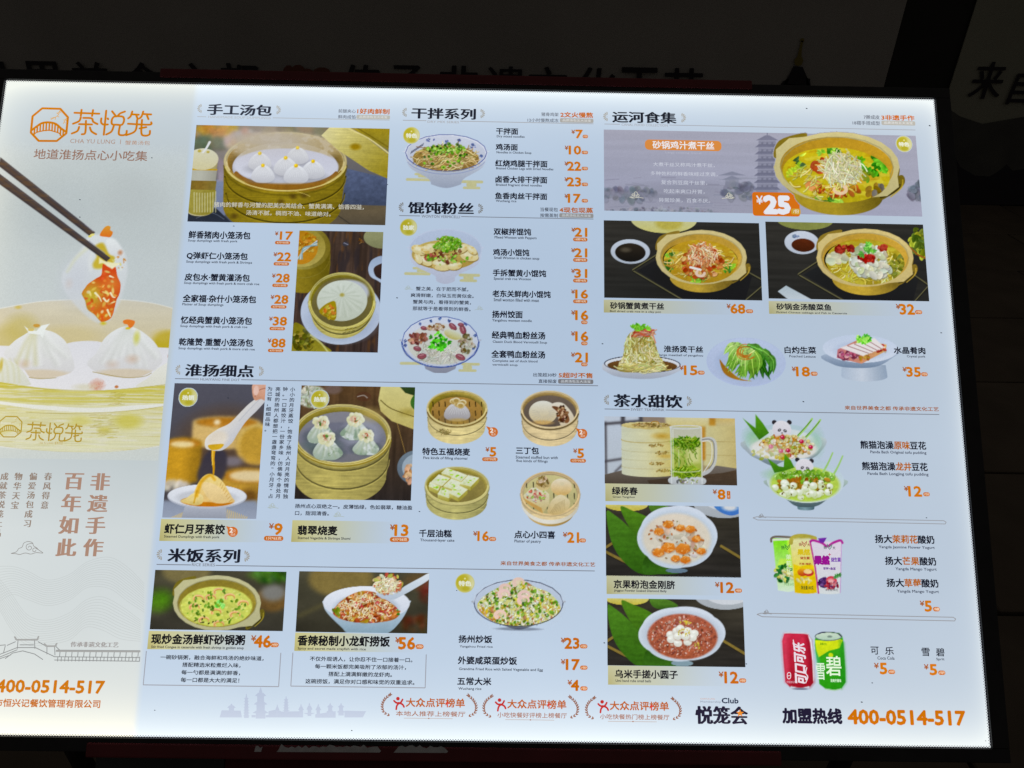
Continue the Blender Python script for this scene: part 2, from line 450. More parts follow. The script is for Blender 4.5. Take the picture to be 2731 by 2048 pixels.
def inell(cx, cy, rx, ry, pw=.5):
    t = R_.uniform(0, 2 * math.pi); r = R_.random() ** pw
    return cx + rx * r * math.cos(t), cy + ry * r * math.sin(t)
def bits(c, cx, cy, rx, ry, n, s0, s1, cols, el=1.6, a=1, hl=0, pw=.5):
    if n > 12: n = int(n * 1.45); s0 *= .8; s1 *= .82
    for _ in range(n):
        x, y = inell(cx, cy, rx, ry, pw); s = R_.uniform(s0, s1); cc = J(R_.choice(cols), 22)
        q = R_.uniform(0, 180)
        if n > 20 and s * c.sc(x, y)[0] > 1.6: c.ell(x + s * .25, y + s * .4, s * el, s, tuple(v * .55 for v in cc), rot=q, a=a * .45)
        c.ell(x, y, s * el, s, cc, tuple(v * .82 for v in cc), rot=q, a=a)
        if hl and R_.random() < hl: c.ell(x - s * .3, y - s * .3, s * .4, s * .3, (235, 240, 225), a=.7)
def noods(c, cx, cy, rx, ry, n, ln, wd, cols, ang=0, spread=60, curl=.5, pw=.5, shade=True):
    if n > 12: n = int(n * 1.4); wd *= .8
    for _ in range(n):
        x, y = inell(cx, cy, rx, ry, pw); t = math.radians(ang + R_.uniform(-spread, spread)); L = ln * R_.uniform(.5, 1.1)
        b = R_.uniform(-curl, curl) * L
        p = [(x - L / 2 * math.cos(t), y - L / 2 * math.sin(t)), (x - b * math.sin(t) * .5, y + b * math.cos(t) * .5), (x + L / 2 * math.cos(t), y + L / 2 * math.sin(t))]
        cc = J(R_.choice(cols), 26)
        if shade: c.line([(q[0] + wd * .35, q[1] + wd * .45) for q in p], wd, tuple(v * .6 for v in cc), a=.55, n=4)
        c.line(p, wd, cc, n=4)
def leaves(c, cx, cy, rx, ry, n, s, cols, rot=None):
    for _ in range(n):
        x, y = inell(cx, cy, rx, ry); q = s * R_.uniform(.5, 1.15); cc = J(R_.choice(cols), 16); r = R_.uniform(0, 360) if rot is None else rot + R_.uniform(-35, 35)
        for d in (-38, 0, 38):
            t = math.radians(r + d); c.ell(x + q * .5 * math.cos(t), y + q * .5 * math.sin(t), q * .55, q * .26, cc, tuple(min(255, v * 1.35 + 10) for v in cc), rot=r + d)
def steamer(c, cx, cy, rx, ry, h, wall=(178, 160, 84), rim=(206, 192, 130), inner=(160, 136, 48), inner2=(196, 178, 104), floor=(176, 160, 108),
            fd=None, fr=.9, lines=(.42,), dark=.62, slats=0, taper=.03):
    fd = ry * .34 if fd is None else fd
    wl = tuple(v * dark for v in wall); wr = tuple(v * (dark + .12) for v in wall)
    b = c.body(cx, cy, rx, ry, h, tuple(v * .95 for v in wall), tuple(min(255, v * 1.08) for v in wall), wr, taper)
    c.tex(b, .10, rx * .5, 7); c.tex(b, .07, rx * .2, 40)
    for l in lines:
        c.arc(cx, cy, rx * (1 - taper * l), ry, h * l, max(3, ry * .05), tuple(v * .45 for v in wall), a=.8)
        c.arc(cx, cy, rx * (1 - taper * l), ry, h * l + ry * .05, max(2, ry * .03), tuple(min(255, v * 1.2) for v in wall), a=.6)
    c.arc(cx, cy, rx, ry, h * .1, ry * .06, tuple(v * .7 for v in wall), a=.5)
    c.ell(cx, cy, rx, ry, rim)
    m = c.ell(cx, cy + ry * .02, rx * .945, ry * .925, inner, inner2, g=0)
    c.tex(m, .08, rx * .5, 8)
    c.clip = c.ell(cx, cy + ry * .02, rx * .93, ry * .91, None, mask=True)
    c.ell(cx, cy + fd * .6, rx * fr * 1.02, ry * fr, tuple(v * .55 for v in inner), soft=ry * .1, a=.7)
    m = c.ell(cx, cy + fd, rx * fr, ry * fr, floor, tuple(v * .85 for v in floor))
    for i in range(slats):
        x = cx - rx * .8 + i * rx * 1.6 / max(slats - 1, 1)
        for y0 in (-.45, .05, .5):
            c.line([(x, cy + fd + ry * (y0 - .12)), (x + rx * .015, cy + fd + ry * (y0 + .12))], rx * .035, tuple(v * .35 for v in floor), sm=False)
    c.clip = None
    c.arc(cx, cy, rx * .955, ry * .94, 0, ry * .05, tuple(min(255, v * 1.12) for v in rim), a=.8)
    c.arc(cx, cy, rx * .96, ry * .93, 0, ry * .03, tuple(v * .6 for v in rim), a=.5, t0=180, t1=360)
def bao(c, cx, cy, rx, ry, col=(214, 218, 222), top=None, n=9, dk=(170, 172, 178), pt=1.0):
    """pleated bun; (cx, cy) is the middle of its base"""
    P = [(cx - rx, cy - ry * .10), (cx - rx * .92, cy - ry * .5), (cx - rx * .55, cy - ry * .86), (cx - rx * .12, cy - ry * 1.04 * pt), (cx + rx * .12, cy - ry * 1.04 * pt),
         (cx + rx * .55, cy - ry * .86), (cx + rx * .92, cy - ry * .5), (cx + rx, cy - ry * .10), (cx + rx * .6, cy + ry * .15), (cx, cy + ry * .22), (cx - rx * .6, cy + ry * .15)]
    c.ell(cx, cy + ry * .1, rx * 1.06, ry * .28, tuple(v * .6 for v in dk), soft=ry * .2, a=.5)
    m = c.poly(P, tuple(min(255, v * 1.04) for v in col), dk, sm=True)
    for i in range(n):
        t = -1 + 2 * (i + .5) / n
        c.line([(cx + t * rx * .06, cy - ry * .98), (cx + t * rx * .48, cy - ry * .66), (cx + t * rx * .8, cy - ry * .22)], rx * .05, dk, w2=rx * .02, a=.55)
        c.line([(cx + t * rx * .06 + rx * .05, cy - ry * .98), (cx + t * rx * .48 + rx * .06, cy - ry * .66), (cx + t * rx * .8 + rx * .05, cy - ry * .25)], rx * .04, (232, 236, 238), w2=rx * .02, a=.5)
    if top: c.ell(cx, cy - ry * 1.0, rx * .17, ry * .13, top); c.ell(cx - rx * .04, cy - ry * 1.04, rx * .07, ry * .05, tuple(min(255, v * 1.25) for v in top))
def bowl(c, cx, cy, rx, ry, h, foot, c1, c2, rim, inn, rimw=.05, fh=.12, line=None):
    """round bowl seen from above: (cx, cy) centre of rim"""
    P = [(cx - rx * .9, cy - ry * .1), (cx - rx * .985, cy + ry * .06), (cx - rx * .88, cy + h * .38 + ry * .2), (cx - foot * 1.25, cy + h * .86), (cx - foot, cy + h * (1 - fh) + foot * ry / rx * .6), (cx - foot * .92, cy + h + foot * ry / rx * .4),
         (cx, cy + h + foot * ry / rx * .9), (cx + foot * .92, cy + h + foot * ry / rx * .4), (cx + foot, cy + h * (1 - fh) + foot * ry / rx * .6), (cx + foot * 1.25, cy + h * .86), (cx + rx * .88, cy + h * .38 + ry * .2), (cx + rx * .985, cy + ry * .06), (cx + rx * .9, cy - ry * .1)]
    c.poly(P, c1, c2, sm=True); c.ell(cx, cy, rx, ry, rim)
    if line: 
        c.arc(cx, cy, rx * .985, ry * .98, 0, rx * .018, line, t0=0, t1=360)
    return c.ell(cx, cy + ry * .02, rx * (1 - rimw), ry * (1 - rimw * 1.3), inn, tuple(v * .93 for v in inn))
def pot(c, cx, cy, rx, ry, h, soup, wall=(178, 150, 70), rim=(206, 194, 140), inner=(176, 146, 60), hr=True, hl=True, so=.8, sy=.2, rot=8):
    if not c.cut: c.ell(cx, cy + h * .8, rx * .95, ry * .6, (30, 30, 25), soft=ry * .3, a=.35)
    if hl:
        c.poly([(cx - rx * .98, cy - ry * .25), (cx - rx * .92, cy - ry * .75), (cx - rx * .5, cy - ry * .97), (cx - rx * .55, cy - ry * .7)], tuple(v * .8 for v in wall), sm=True)
    b = c.body(cx, cy, rx, ry, h, wall, tuple(min(255, v * 1.05) for v in wall), tuple(v * .66 for v in wall), .30, 1.9, rb=ry * .78)
    c.tex(b, .06, rx * .6, rx * .2)
    if hr:
        m = c.poly([(cx + rx * 1.04, cy + ry * .22), (cx + rx * 1.06, cy + ry * .52), (cx + rx * .7, cy + ry * .95), (cx + rx * .66, cy + ry * .74), (cx + rx * .84, cy + ry * .4)], tuple(v * .72 for v in wall), sm=True)
    if hr:
        c.line([(cx + rx * 1.0, cy + ry * .5), (cx + rx * .97, cy + ry * .62), (cx + rx * .84, cy + ry * .78), (cx + rx * .7, cy + ry * .86)], rx * .035, tuple(v * .45 for v in wall)); c.line([(cx + rx * 1.05, cy + ry * .36), (cx + rx * 1.03, cy + ry * .58), (cx + rx * .86, cy + ry * .84)], rx * .02, tuple(min(255, v * 1.15) for v in wall), a=.8)
    P = [(cx + rx * math.cos(t) * (1.0), cy + ry * math.sin(t)) for t in np.linspace(0, 2 * math.pi, 24, endpoint=False)]
    P[2] = (cx + rx * .99, cy + ry * .56); P[3] = (cx + rx * .8, cy + ry * .82)
    P[14] = (cx - rx * .97, cy - ry * .5); P[15] = (cx - rx * .76, cy - ry * .82)
    c.poly(P, rim, tuple(v * .93 for v in rim))
    m = c.ell(cx, cy + ry * .0, rx * .9, ry * .86, inner, tuple(min(255, v * 1.12) for v in inner), g=0)
    c.tex(m, .07, rx, rx * .3)
    c.arc(cx, cy, rx * .9, ry * .86, 0, ry * .04, tuple(v * .75 for v in rim), t0=0, t1=360, a=.6)
    s = c.ell(cx - rx * .02, cy + ry * sy, rx * so, ry * so * .86, soup, tuple(v * .9 for v in soup))
    return s
# ------------------------------------------------------------------ the printed sheet and its perforated rim
p = Pic(0, 0, 0, 0, 0, box=(U0, V0, U1, V1), res=.12)
p.done('light_panel', 'glowing white sheet with a beige left column', z=0, grain=0, m=PANEL)
def dots():
    """black dot screen along the edge of the sheet"""
    vs, fs = [], []
    def dot(u, v, r, z):
        b = len(vs)
        for q in range(6): vs.append(((u + r * math.cos(q * math.pi / 3)) * SC, -(v + r * math.sin(q * math.pi / 3)) * SC, z))
        fs.append(list(range(b, b + 6)))
    st = 6.6
    for row, r in ((0, 2.6), (3.6, 1.3)):
        n = int((U1 - U0) / st)
        for i in range(n):
            u = U0 + (i + (.5 if row == 3.6 else 0)) * (U1 - U0) / n
            dot(u, V0 + row - 1, r, 4e-5 + (i % 2) * 1e-5); dot(u, V1 - row + 1, r, 4e-5 + (i % 2) * 1e-5)
        n = int((V1 - V0) / st)
        for i in range(n):
            v = V0 + (i + (.5 if row == 3.6 else 0)) * (V1 - V0) / n
            dot(U0 + row - 1, v, r, 7e-5 + (i % 2) * 1e-5); dot(U1 - row + 1, v, r, 7e-5 + (i % 2) * 1e-5)
    me = bpy.data.meshes.new('perforated_edge'); me.from_pydata(vs, [], fs); ink(me, (14, 8, 30))
    o = link('perforated_edge', me); o['kind'] = 'stuff'
dots()

# ------------------------------------------------------------------ frame, housing, legs
BLK = noisy(mat('black_frame', (.012, .012, .013), .45), 40, (.008, .008, .01), (.02, .02, .022), bump=.05)
RED = noisy(mat('red_enamel', (.3, .02, .025), .5), 14, (.16, .018, .024), (.22, .026, .034), bump=.04)
REDC = noisy(mat('red_cloth', (.3, .02, .025), .9), 60, (.085, .012, .015), (.12, .017, .021), bump=.3)
GREYC = noisy(mat('grey_board', (.2, .2, .2), .8), 9, (.045, .05, .052), (.075, .08, .08))
PAPER = noisy(mat('torn_paper', (.6, .6, .6), .9), 80, (.7, .72, .74), (.9, .92, .95))
import bmesh
def box(name, m, u0, v0, u1, v1, z0, z1, parent=board, bev=.0015, label=None, mesh=None):
    bm_ = bmesh.new(); bmesh.ops.create_cube(bm_, size=1)
    for v in bm_.verts:
        v.co = Vector(((u0 + u1) / 2 * SC + v.co.x * (u1 - u0) * SC, -(v0 + v1) / 2 * SC + v.co.y * (v1 - v0) * SC, (z0 + z1) / 2 + v.co.z * (z1 - z0)))
    if bev: bmesh.ops.bevel(bm_, geom=bm_.edges[:], offset=bev, segments=2, affect='EDGES', profile=.6)
    me = bpy.data.meshes.new(name); bm_.to_mesh(me); bm_.free()
    o = link(name, me, parent, label, m)
    return o
W_ = 44
box('frame_rail', BLK, U0 - W_, V0 - 32, U1 + W_, V0 - 1, -.02, .004, label='top rail of the black frame')
box('frame_rail', BLK, U0 - W_, V1 + 1, U1 + W_, V1 + 34, -.02, .004, label='bottom rail of the black frame')
box('frame_rail', BLK, U0 - W_, V0 - 1, U0 - 1, V1 + 1, -.02, .004, label='left rail of the black frame')
box('frame_rail', BLK, U1 + 1, V0 - 1, U1 + W_, V1 + 1, -.02, .004, label='right rail of the black frame')
box('housing', BLK, U0 - 20, V0 - 10, U1 + 20, V1 + 10, -.05, -.022)
for nm, (xa, xb, ya, yb_) in (('top', (430, 2003, 0, 0)), ('bottom', (236, 2080, 0, 0))):
    ua, ub = (M(0, xa, 200)[0], M(0, xb, 215)[0]) if nm == 'top' else (M(0, xa, 1980)[0], M(0, xb, 1995)[0])
    if nm == 'top': box('clamp_bar', RED, ua, V0 - 42, ub, V0 - 14, -.012, .006, bev=.0025, label='red clamp bar along the top rail')
    else: box('clamp_bar', RED, ua, V1 + 12, ub, V1 + 46, -.014, .006, bev=.0025, label='red clamp bar along the bottom rail')

# ------------------------------------------------------------------ headings, rules, fans
RULE = (120, 124, 134)
def rule(k, x0, y0, x1, col=RULE, wd=2.0, x2=None, name='rule_line'):
    """thin level line"""
    a = M(k, x0, y0); b = M(k, x1, y0 + (x1 - x0) * .017)
    segs = [[(a[0], a[1] - wd / 2), (b[0], a[1] - wd / 2), (b[0], a[1] + wd / 2), (a[0], a[1] + wd / 2)]]
    return ngons(name, segs, col, .0004)
FANC = (132, 132, 130)
def fan(k, x, y, r, side, col=FANC):
    polys = []
    for i in range(7):
        t = math.radians(-78 + i * 26) ; c, s = math.cos(t) * side, math.sin(t)
        polys.append([M(k, x + (r * c * q - s * w_ * side), y + (r * s * q + c * w_ * side)) for q, w_ in ((.4, -r * .04), (.85, -r * .15), (1.08, -r * .1), (1.08, r * .1), (.85, r * .15), (.4, r * .04))])
    for q in (-.4, 0, .4):
        polys.append([M(k, x + side * r * .12 + r * .07 * math.cos(a), y + q * r + r * .07 * math.sin(a)) for a in (0, 1.05, 2.1, 3.14, 4.2, 5.2)])
    ngons('fan_ornament', polys, col, .0004)
def title(k, xl, yt, yb, xr, s, fl, fr_, fy, r, eng, ruley, rx, fc=FANC, tc=(26, 30, 44), lc=RULE):
    T(k, xl, yt, yb, xr, s, tc, .013, 'section_title', dup=1.0)
    fan(k, fl + r * .55, fy, r, -1, fc); fan(k, fr_ - r * .55, fy + (fr_ - fl) * .017, r, 1, fc)
    e, ex0, ey0, ey1, ex1 = eng
    T(k, ex0, ey0, ey1, ex1, e, tuple(min(255, v + 4) for v in lc), .012, 'section_subtitle')
    g = (ex1 - ex0) * .035
    rule(k, rx[0], ruley, ex0 - g, lc); rule(k, ex1 + g, ruley + (ex1 - rx[0]) * .017, rx[1], lc)
title(4, 338, 135, 240, 955, '手工汤包', 262, 1028, 180, 40, ('HANDMADE SOUP DUMPLINGS', 347, 250, 272, 950), 258, (240, 2100), (164, 166, 164), (44, 50, 66), (170, 176, 182))
title(6, 148, 85, 172, 668, '干拌系列', 88, 730, 122, 35, ('DRY MIX SERIES', 277, 190, 208, 535), 187, (75, 1637), (154, 156, 154), (32, 36, 50), (158, 160, 166))
title(6, 120, 857, 950, 652, '馄饨粉丝', 60, 714, 900, 38, ('WONTON VERMICELLI', 228, 963, 985, 542), 968, (45, 1637))
title(8, 258, 34, 132, 815, '淮扬细点', 198, 884, 80, 38, ('HUAIYANG FINE DOT', 382, 149, 168, 705), 153, (175, 3640), (165, 163, 155))
title(10, 243, 62, 160, 768, '米饭系列', 180, 828, 108, 38, ('RICE SERIES', 420, 171, 192, 590), 180, (160, 3390), (160, 158, 150))
title(12, 122, 84, 150, 503, '运河食集', 78, 549, 115, 26, ('CANAL FOOD COLLECTION', 175, 157, 171, 453), 160, (72, 1943), (160, 160, 156), (30, 34, 46), (158, 162, 172))
title(14, 205, 112, 232, 853, '茶水甜饮', 132, 922, 165, 45, ('SWEET TEA DRINK', 365, 245, 268, 685), 252, (115, 3299), (150, 148, 142))
# slogan tags at the right of the headings
def slogan(k, a, b, s, pill, ga=(96, 102, 116), pc=(150, 150, 152)):
    T(k, a[1], a[2], a[3], a[4], a[0], ga, .008, 'slogan_note'); T(k, b[1], b[2], b[3], b[4], b[0], ga, .008, 'slogan_note')
    T(k, s[1], s[2], s[3], s[4], s[0], (186, 98, 8), .022, 'slogan')
    x0, y0, x1, y1 = pill
    o = ngons('slogan_tag', [rrect(k, x0, y0, x1, y1, (y1 - y0) * .32)], pc, .0005)
    T(k, x0 + (x1 - x0) * .08, y0 + (y1 - y0) * .2, y1 - (y1 - y0) * .22, x1 - (x1 - x0) * .08, '品质汤包五大法宝', (206, 210, 214), .012, 'tag_lettering', z=.0003, parent=o)
slogan(4, ('前腿夹心', 1605, 186, 221, 1772), ('鲜肉成馅', 1602, 242, 277, 1770), ('1好肉鲜制', 1788, 180, 230, 2097), (1780, 241, 2103, 280), pc=(176, 178, 174))
slogan(6, ('猪骨鸡架', 1210, 123, 154, 1350), ('12小时慢熬成冻', 1097, 170, 201, 1350), ('2文火慢熬', 1367, 120, 163, 1632), (1362, 170, 1637, 205), pc=(164, 164, 162))
slogan(6, ('当餐现包', 1202, 901, 934, 1345), ('按需蒸制', 1200, 950, 982, 1345), ('4现包现蒸', 1360, 900, 943, 1632), (1357, 949, 1637, 984), (70, 76, 90), (150, 149, 148))
slogan(12, ('7擀成皮', 1633, 106, 131, 1728), ('18褶手捏成型', 1566, 141, 165, 1730), ('3非遗手作', 1740, 106, 136, 1937), (1738, 140, 1943, 166), pc=(172, 172, 168))
slogan(9, ('出笼超30秒', 1013, 42, 72, 1198), ('直接报废', 1055, 93, 123, 1198), ('5超时不售', 1215, 40, 81, 1482), (1210, 91, 1488, 127), (50, 56, 72), (126, 126, 130))
for k, a in ((16, (998, 133, 168, 1797)), (9, (755, 1529, 1562, 1502))):
    T(k, a[0], a[1], a[2], a[3], '来自世界美食之都 传承非遗文化工艺', (160, 88, 26), .016, 'slogan')

# ------------------------------------------------------------------ dishes
def dish(k, cn, xl, yt, yb, xr, en=None, col=INK, w=.021):
    T(k, xl, yt, yb, xr, cn, col, w, 'dish_name')
    for e in (en or []):
        T(k, e[1], e[2], e[3], e[4], e[0], (24, 28, 46), .010, 'dish_subtitle')
def pill(k, x0, y0, x1, y1, s, parent=board, vert=False):
    o = ngons('price_pill', [rrect(k, x0, y0, x1, y1, (y1 - y0) * .5 if not vert else 8)], (196, 108, 30), .0005)
    h, g = y1 - y0, x1 - x0
    if vert: T(k, x0 + g * .22, y0 + h * .1, y1 - h * .1, x1 - g * .22, '\n'.join(s), (236, 214, 196), .01, 'pill_lettering', z=.0003, parent=o, vert=True)
    else: T(k, x0 + g * .12, y0 + h * .17, y1 - h * .2, x1 - g * .1, s, (238, 212, 188), .012, 'pill_lettering', z=.0003, parent=o)
def price(k, xy, x0, yt, yb, x1, s, pl=None, ps='/份', col=ORA, vert=False):
    h = yb - yt
    T(k, x0, yt, yb, x1, s, col, .028, 'price', z=.0007)
    T(k, xy, yt - h * .02, yt + h * .47, xy + h * .42, '¥', (164, 88, 26), .02, 'yen_sign', z=.0007)
    if pl: pill(k, *pl, ps, vert=vert)
SD = 'Soup dumplings with fresh pork'
dish(5, '鲜香猪肉小笼汤包', 155, 130, 200, 748, [(SD, 150, 210, 238, 625)])
dish(5, 'Q弹虾仁小笼汤包', 137, 332, 402, 722, [(SD + ' & Shrimps', 133, 413, 442, 765)])
dish(5, '皮包水·蟹黄灌汤包', 118, 538, 606, 742, [(SD + ' & more crab roe', 112, 617, 646, 835)])
dish(5, '全家福·杂什小笼汤包', 100, 742, 812, 803, [('Platter of Soup dumplings', 95, 823, 852, 490)])
dish(5, '忆经典蟹黄小笼汤包', 80, 950, 1020, 763, [(SD + ' & crab roe', 76, 1032, 1061, 720)])
dish(5, '乾隆赞·重蟹小笼汤包', 62, 1160, 1230, 773, [(SD + ' & more crab roe', 58, 1245, 1274, 792)])
for a in ((987, 1035, 138, 213, 1153, '17', (988, 226, 1133, 258), '6只*30克'), (973, 1008, 338, 418, 1138, '22', (975, 430, 1122, 462), '6只*30克'),
          (958, 998, 543, 623, 1123, '28', (962, 637, 1110, 669), '1只*130克'), (945, 982, 748, 828, 1110, '28', (948, 843, 1097, 875), '6只*30克'),
          (930, 968, 957, 1037, 1097, '38', (935, 1052, 1083, 1084), '6只*30克'), (917, 953, 1167, 1248, 1083, '88', (920, 1263, 1068, 1295), '6只*30克')):
    price(5, *a)
dish(6, '干拌面', 840, 250, 302, 1018, [('Dry mixed noodles', 845, 309, 333, 1072)])
dish(6, '鸡汤面', 837, 380, 432, 1015, [('Noodles in Chicken Soup', 843, 440, 464, 1128)])
dish(6, '红烧鸡腿干拌面', 833, 512, 565, 1258, [('Braised Chicken Legs with Dried Noodles', 840, 571, 595, 1308)])
dish(6, '卤香大排干拌面', 835, 643, 697, 1256, [('Braised fragrant dried noodles', 838, 706, 730, 1213)])
dish(6, '鱼香肉丝干拌面', 832, 779, 832, 1256, [('Wuchang rice', 837, 838, 862, 1005)])
dish(6, '双椒拌馄饨', 820, 1071, 1125, 1125, [('Mixed Wonton with Peppers', 827, 1136, 1162, 1170)])
dish(6, '鸡汤小馄饨', 815, 1241, 1295, 1110, [('Small Wonton in chicken soup', 823, 1303, 1330, 1193)])
dish(6, '手拆蟹黄小馄饨', 813, 1409, 1464, 1248, [('Special crab roe Wonton', 820, 1474, 1500, 1125)])
dish(6, '老东关鲜肉小馄饨', 810, 1580, 1634, 1285)
dish(7, '扬州饺面', 985, 332, 402, 1287, [('Small wonton filled with meat', 1000, 207, 238, 1452), ('Yangzhou wonton noodle', 985, 415, 447, 1380)])
dish(7, '经典鸭血粉丝汤', 982, 538, 610, 1513, [('Classic Duck Blood Vermicelli Soup', 990, 630, 660, 1533)])
dish(7, '全套鸭血粉丝汤', 978, 729, 801, 1512, [('Complete set of duck blood', 987, 820, 850, 1437), ('vermicelli soup', 987, 860, 888, 1238)])
for a in ((1457, 1492, 268, 334, 1546, '7', (1548, 306, 1592, 334)), (1402, 1437, 398, 466, 1533, '10', (1540, 437, 1592, 465)), (1400, 1425, 528, 598, 1533, '22', (1540, 568, 1592, 597)),
          (1400, 1423, 657, 727, 1533, '23', (1540, 698, 1592, 727)), (1400, 1430, 793, 862, 1528, '17', (1540, 832, 1592, 861))):
    price(6, *a)
for a in ((1457, 1485, 1070, 1139, 1583, '21', (1470, 1148, 1588, 1179)), (1455, 1483, 1238, 1307, 1583, '21', (1470, 1316, 1588, 1347)),
          (1455, 1483, 1407, 1476, 1583, '31', (1470, 1485, 1588, 1516)), (1455, 1490, 1577, 1646, 1590, '16', (1470, 1655, 1588, 1686))):
    price(6, *a, '18颗*8克')
for a in ((1775, 1818, 332, 424, 1942, '16', (1873, 430, 1938, 467)), (1773, 1818, 542, 634, 1942, '16', (1873, 640, 1938, 678)), (1773, 1815, 753, 845, 1937, '21', (1873, 850, 1938, 888))):
    price(7, *a)
PO = (44, 50, 66)
for s, xl, yt, yb, xr in (('蟹之美，在于肥而不腻，', 222, 92, 132, 745), ('爽滑鲜嫩，白似玉而黄似金。', 170, 157, 197, 800), ('蟹黄与肉，看得到的蟹黄，', 192, 223, 263, 772), ('那就等于是看得到的鲜香。', 190, 289, 329, 768)):
    T(7, xl, yt, yb, xr, s, PO, .012, 'poem_line', )
dish(9, '特色五福烧麦', 138, 634, 690, 513, [('Five kinds of filling shaomai', 145, 703, 729, 492)])
dish(9, '三丁包', 877, 628, 682, 1057, [('Steamed stuffed bun with', 875, 696, 719, 1207), ('five kinds of fillings', 880, 727, 753, 1127)])
dish(9, '千层油糕', 112, 1280, 1338, 368, [('Thousand-layer cake', 120, 1352, 1379, 390)])
dish(9, '点心小四喜', 865, 1289, 1347, 1185, [('Platter of pastry', 865, 1360, 1388, 1073)])
price(9, 637, 672, 632, 702, 718, '5', (610, 709, 733, 740), '1只*70克')
price(9, 1330, 1365, 643, 713, 1412, '5', (1305, 720, 1430, 751), '1只*70克')
price(9, 540, 575, 1295, 1369, 660, '16', (665, 1338, 720, 1371)); price(9, 1248, 1285, 1303, 1381, 1372, '21', (1377, 1350, 1430, 1382))
def callout(k, x, y, r, tx, ty):
    a = math.atan2(ty - y, tx - x)
    tail = [M(k, tx, ty), M(k, x + r * .95 * math.cos(a + .45), y + r * .95 * math.sin(a + .45)), M(k, x + r * .95 * math.cos(a - .45), y + r * .95 * math.sin(a - .45))]
    o = ngons('portion_callout', [tail], (206, 112, 44), .00045)
    o2 = ngons('callout_disc', [[M(k, x + r * math.cos(t * .2618), y + r * math.sin(t * .2618)) for t in range(24)]], (206, 112, 44), .00005, o)
    T(k, x - r * .62, y - r * .72, y + r * .12, x - r * .02, '2', (240, 226, 214), .04, 'callout_lettering', z=.0002, parent=o)
    T(k, x + r * .1, y - r * .42, y + r * .08, x + r * .55, '只', (240, 226, 214), .006, 'callout_lettering', z=.0002, parent=o)
    T(k, x - r * .4, y + r * .25, y + r * .72, x + r * .5, '起点', (240, 226, 214), .006, 'callout_lettering', z=.0002, parent=o)
callout(9, 697, 510, 38, 642, 463); callout(9, 1403, 523, 38, 1348, 478); callout(8, 648, 1408, 42, 595, 1360)
def band(k, x0, y0, x1, y1, cl=(200, 196, 140), cr=(180, 197, 222), dark=True):
    """pale gold caption band fading out to the right"""
    c = Pic(k, x0, y0, x1, y1, res=.3); c.grad(cl, cr, 0)
    if dark: c.put(*[(slice(0, c.ny), slice(0, c.nx)), np.exp(-((c.U - c.u0) / 26) ** 2) * .35 * np.clip((c.V - c.v0) / (c.v1 - c.v0), 0, 1)], (140, 130, 60))
    c.im += (base_rgb(c.U, c.V) - c.im) * np.clip((c.U - c.u0) / (c.u1 - c.u0) * 1.6 - .55, 0, 1)[..., None] ** 1.3
    c.done('caption_band', None, z=.0003, grain=0)
band(8, 62, 1302, 1062, 1497); band(8, 1137, 1312, 2100, 1505)
dish(8, '虾仁月牙蒸饺', 88, 1342, 1420, 580, [('Steamed Dumplings with fresh pork', 85, 1434, 1460, 538)], (26, 26, 30))
dish(8, '翡翠烧麦', 1180, 1357, 1430, 1502, [('Stemed Vegetble & Shrimps Shomi', 1180, 1446, 1473, 1610)], (26, 26, 30))
price(8, 945, 987, 1340, 1430, 1050, '9', (905, 1440, 1062, 1480), '1只*65克'); price(8, 1937, 1975, 1350, 1439, 2082, '13', (1935, 1450, 2092, 1490), '4只*38克')
T(8, 1158, 1178, 1214, 2118, '扬州点心双绝之一。皮薄馅绿，色如翡翠，糖油盈', PO, .014, 'poem_line', )
T(8, 1158, 1236, 1272, 1435, '口，甜润清香。', PO, .014, 'poem_line', )
for s, xt, yt, xb_, yb_ in (('小小的月牙蒸饺，饱含了扬州人对月亮的情有独', 1140, 225, 1080, 1135), ('钟。一口蒸饺汁，一份家乡味，仿佛每个身处月', 1080, 222, 1018, 1133),
                           ('亮城的扬州人都想把一盏盏弯弯的“小月牙”占', 1020, 222, 957, 1132), ('为己有，细细品味。', 958, 220, 925, 585)):
    VT(8, xt, yt, xb_, yb_, 40, s, PO, .012, 'poem_column')
band(10, 103, 670, 1090, 818); band(10, 1183, 682, 2155, 831)
dish(10, '现炒金汤鲜虾砂锅粥', 120, 692, 764, 808, [('Stir fried Congee in casserole with fresh shrimp in golden soup', 120, 777, 801, 802)], (20, 20, 26))
dish(10, '香辣秘制小龙虾捞饭', 1200, 703, 776, 1877, [('Spicy and secret made crayfish with rice', 1200, 789, 812, 1702)], (20, 20, 26))
price(10, 857, 880, 705, 790, 998, '46', (1000, 755, 1060, 790), col=(196, 108, 12)); price(10, 1920, 1945, 718, 803, 2063, '56', (2070, 768, 2128, 803), col=(196, 108, 12))
for s, xl, yt, yb, xr in (('一碗砂锅粥，融合海鲜和鸡汤的绝妙味道，', 188, 846, 880, 948), ('搭配精选米粒煮烂入味，', 350, 902, 936, 778), ('每一勺都是满满的鲜香，', 343, 958, 992, 775), ('每一口都是大大的满足！', 338, 1013, 1047, 768),
                          ('不仅外观诱人，让你忍不住一口接着一口。', 1290, 858, 892, 2045), ('每一颗米饭都完美吸附了浓郁的汤汁，', 1328, 914, 948, 1998), ('搭配上满满鲜嫩的龙虾肉。', 1427, 970, 1004, 1895), ('这碗捞饭，满足你对口感和味觉的双重追求。', 1257, 1023, 1058, 2060)):
    T(10, xl, yt, yb, xr, s, (30, 34, 48), .014, 'poem_line', )
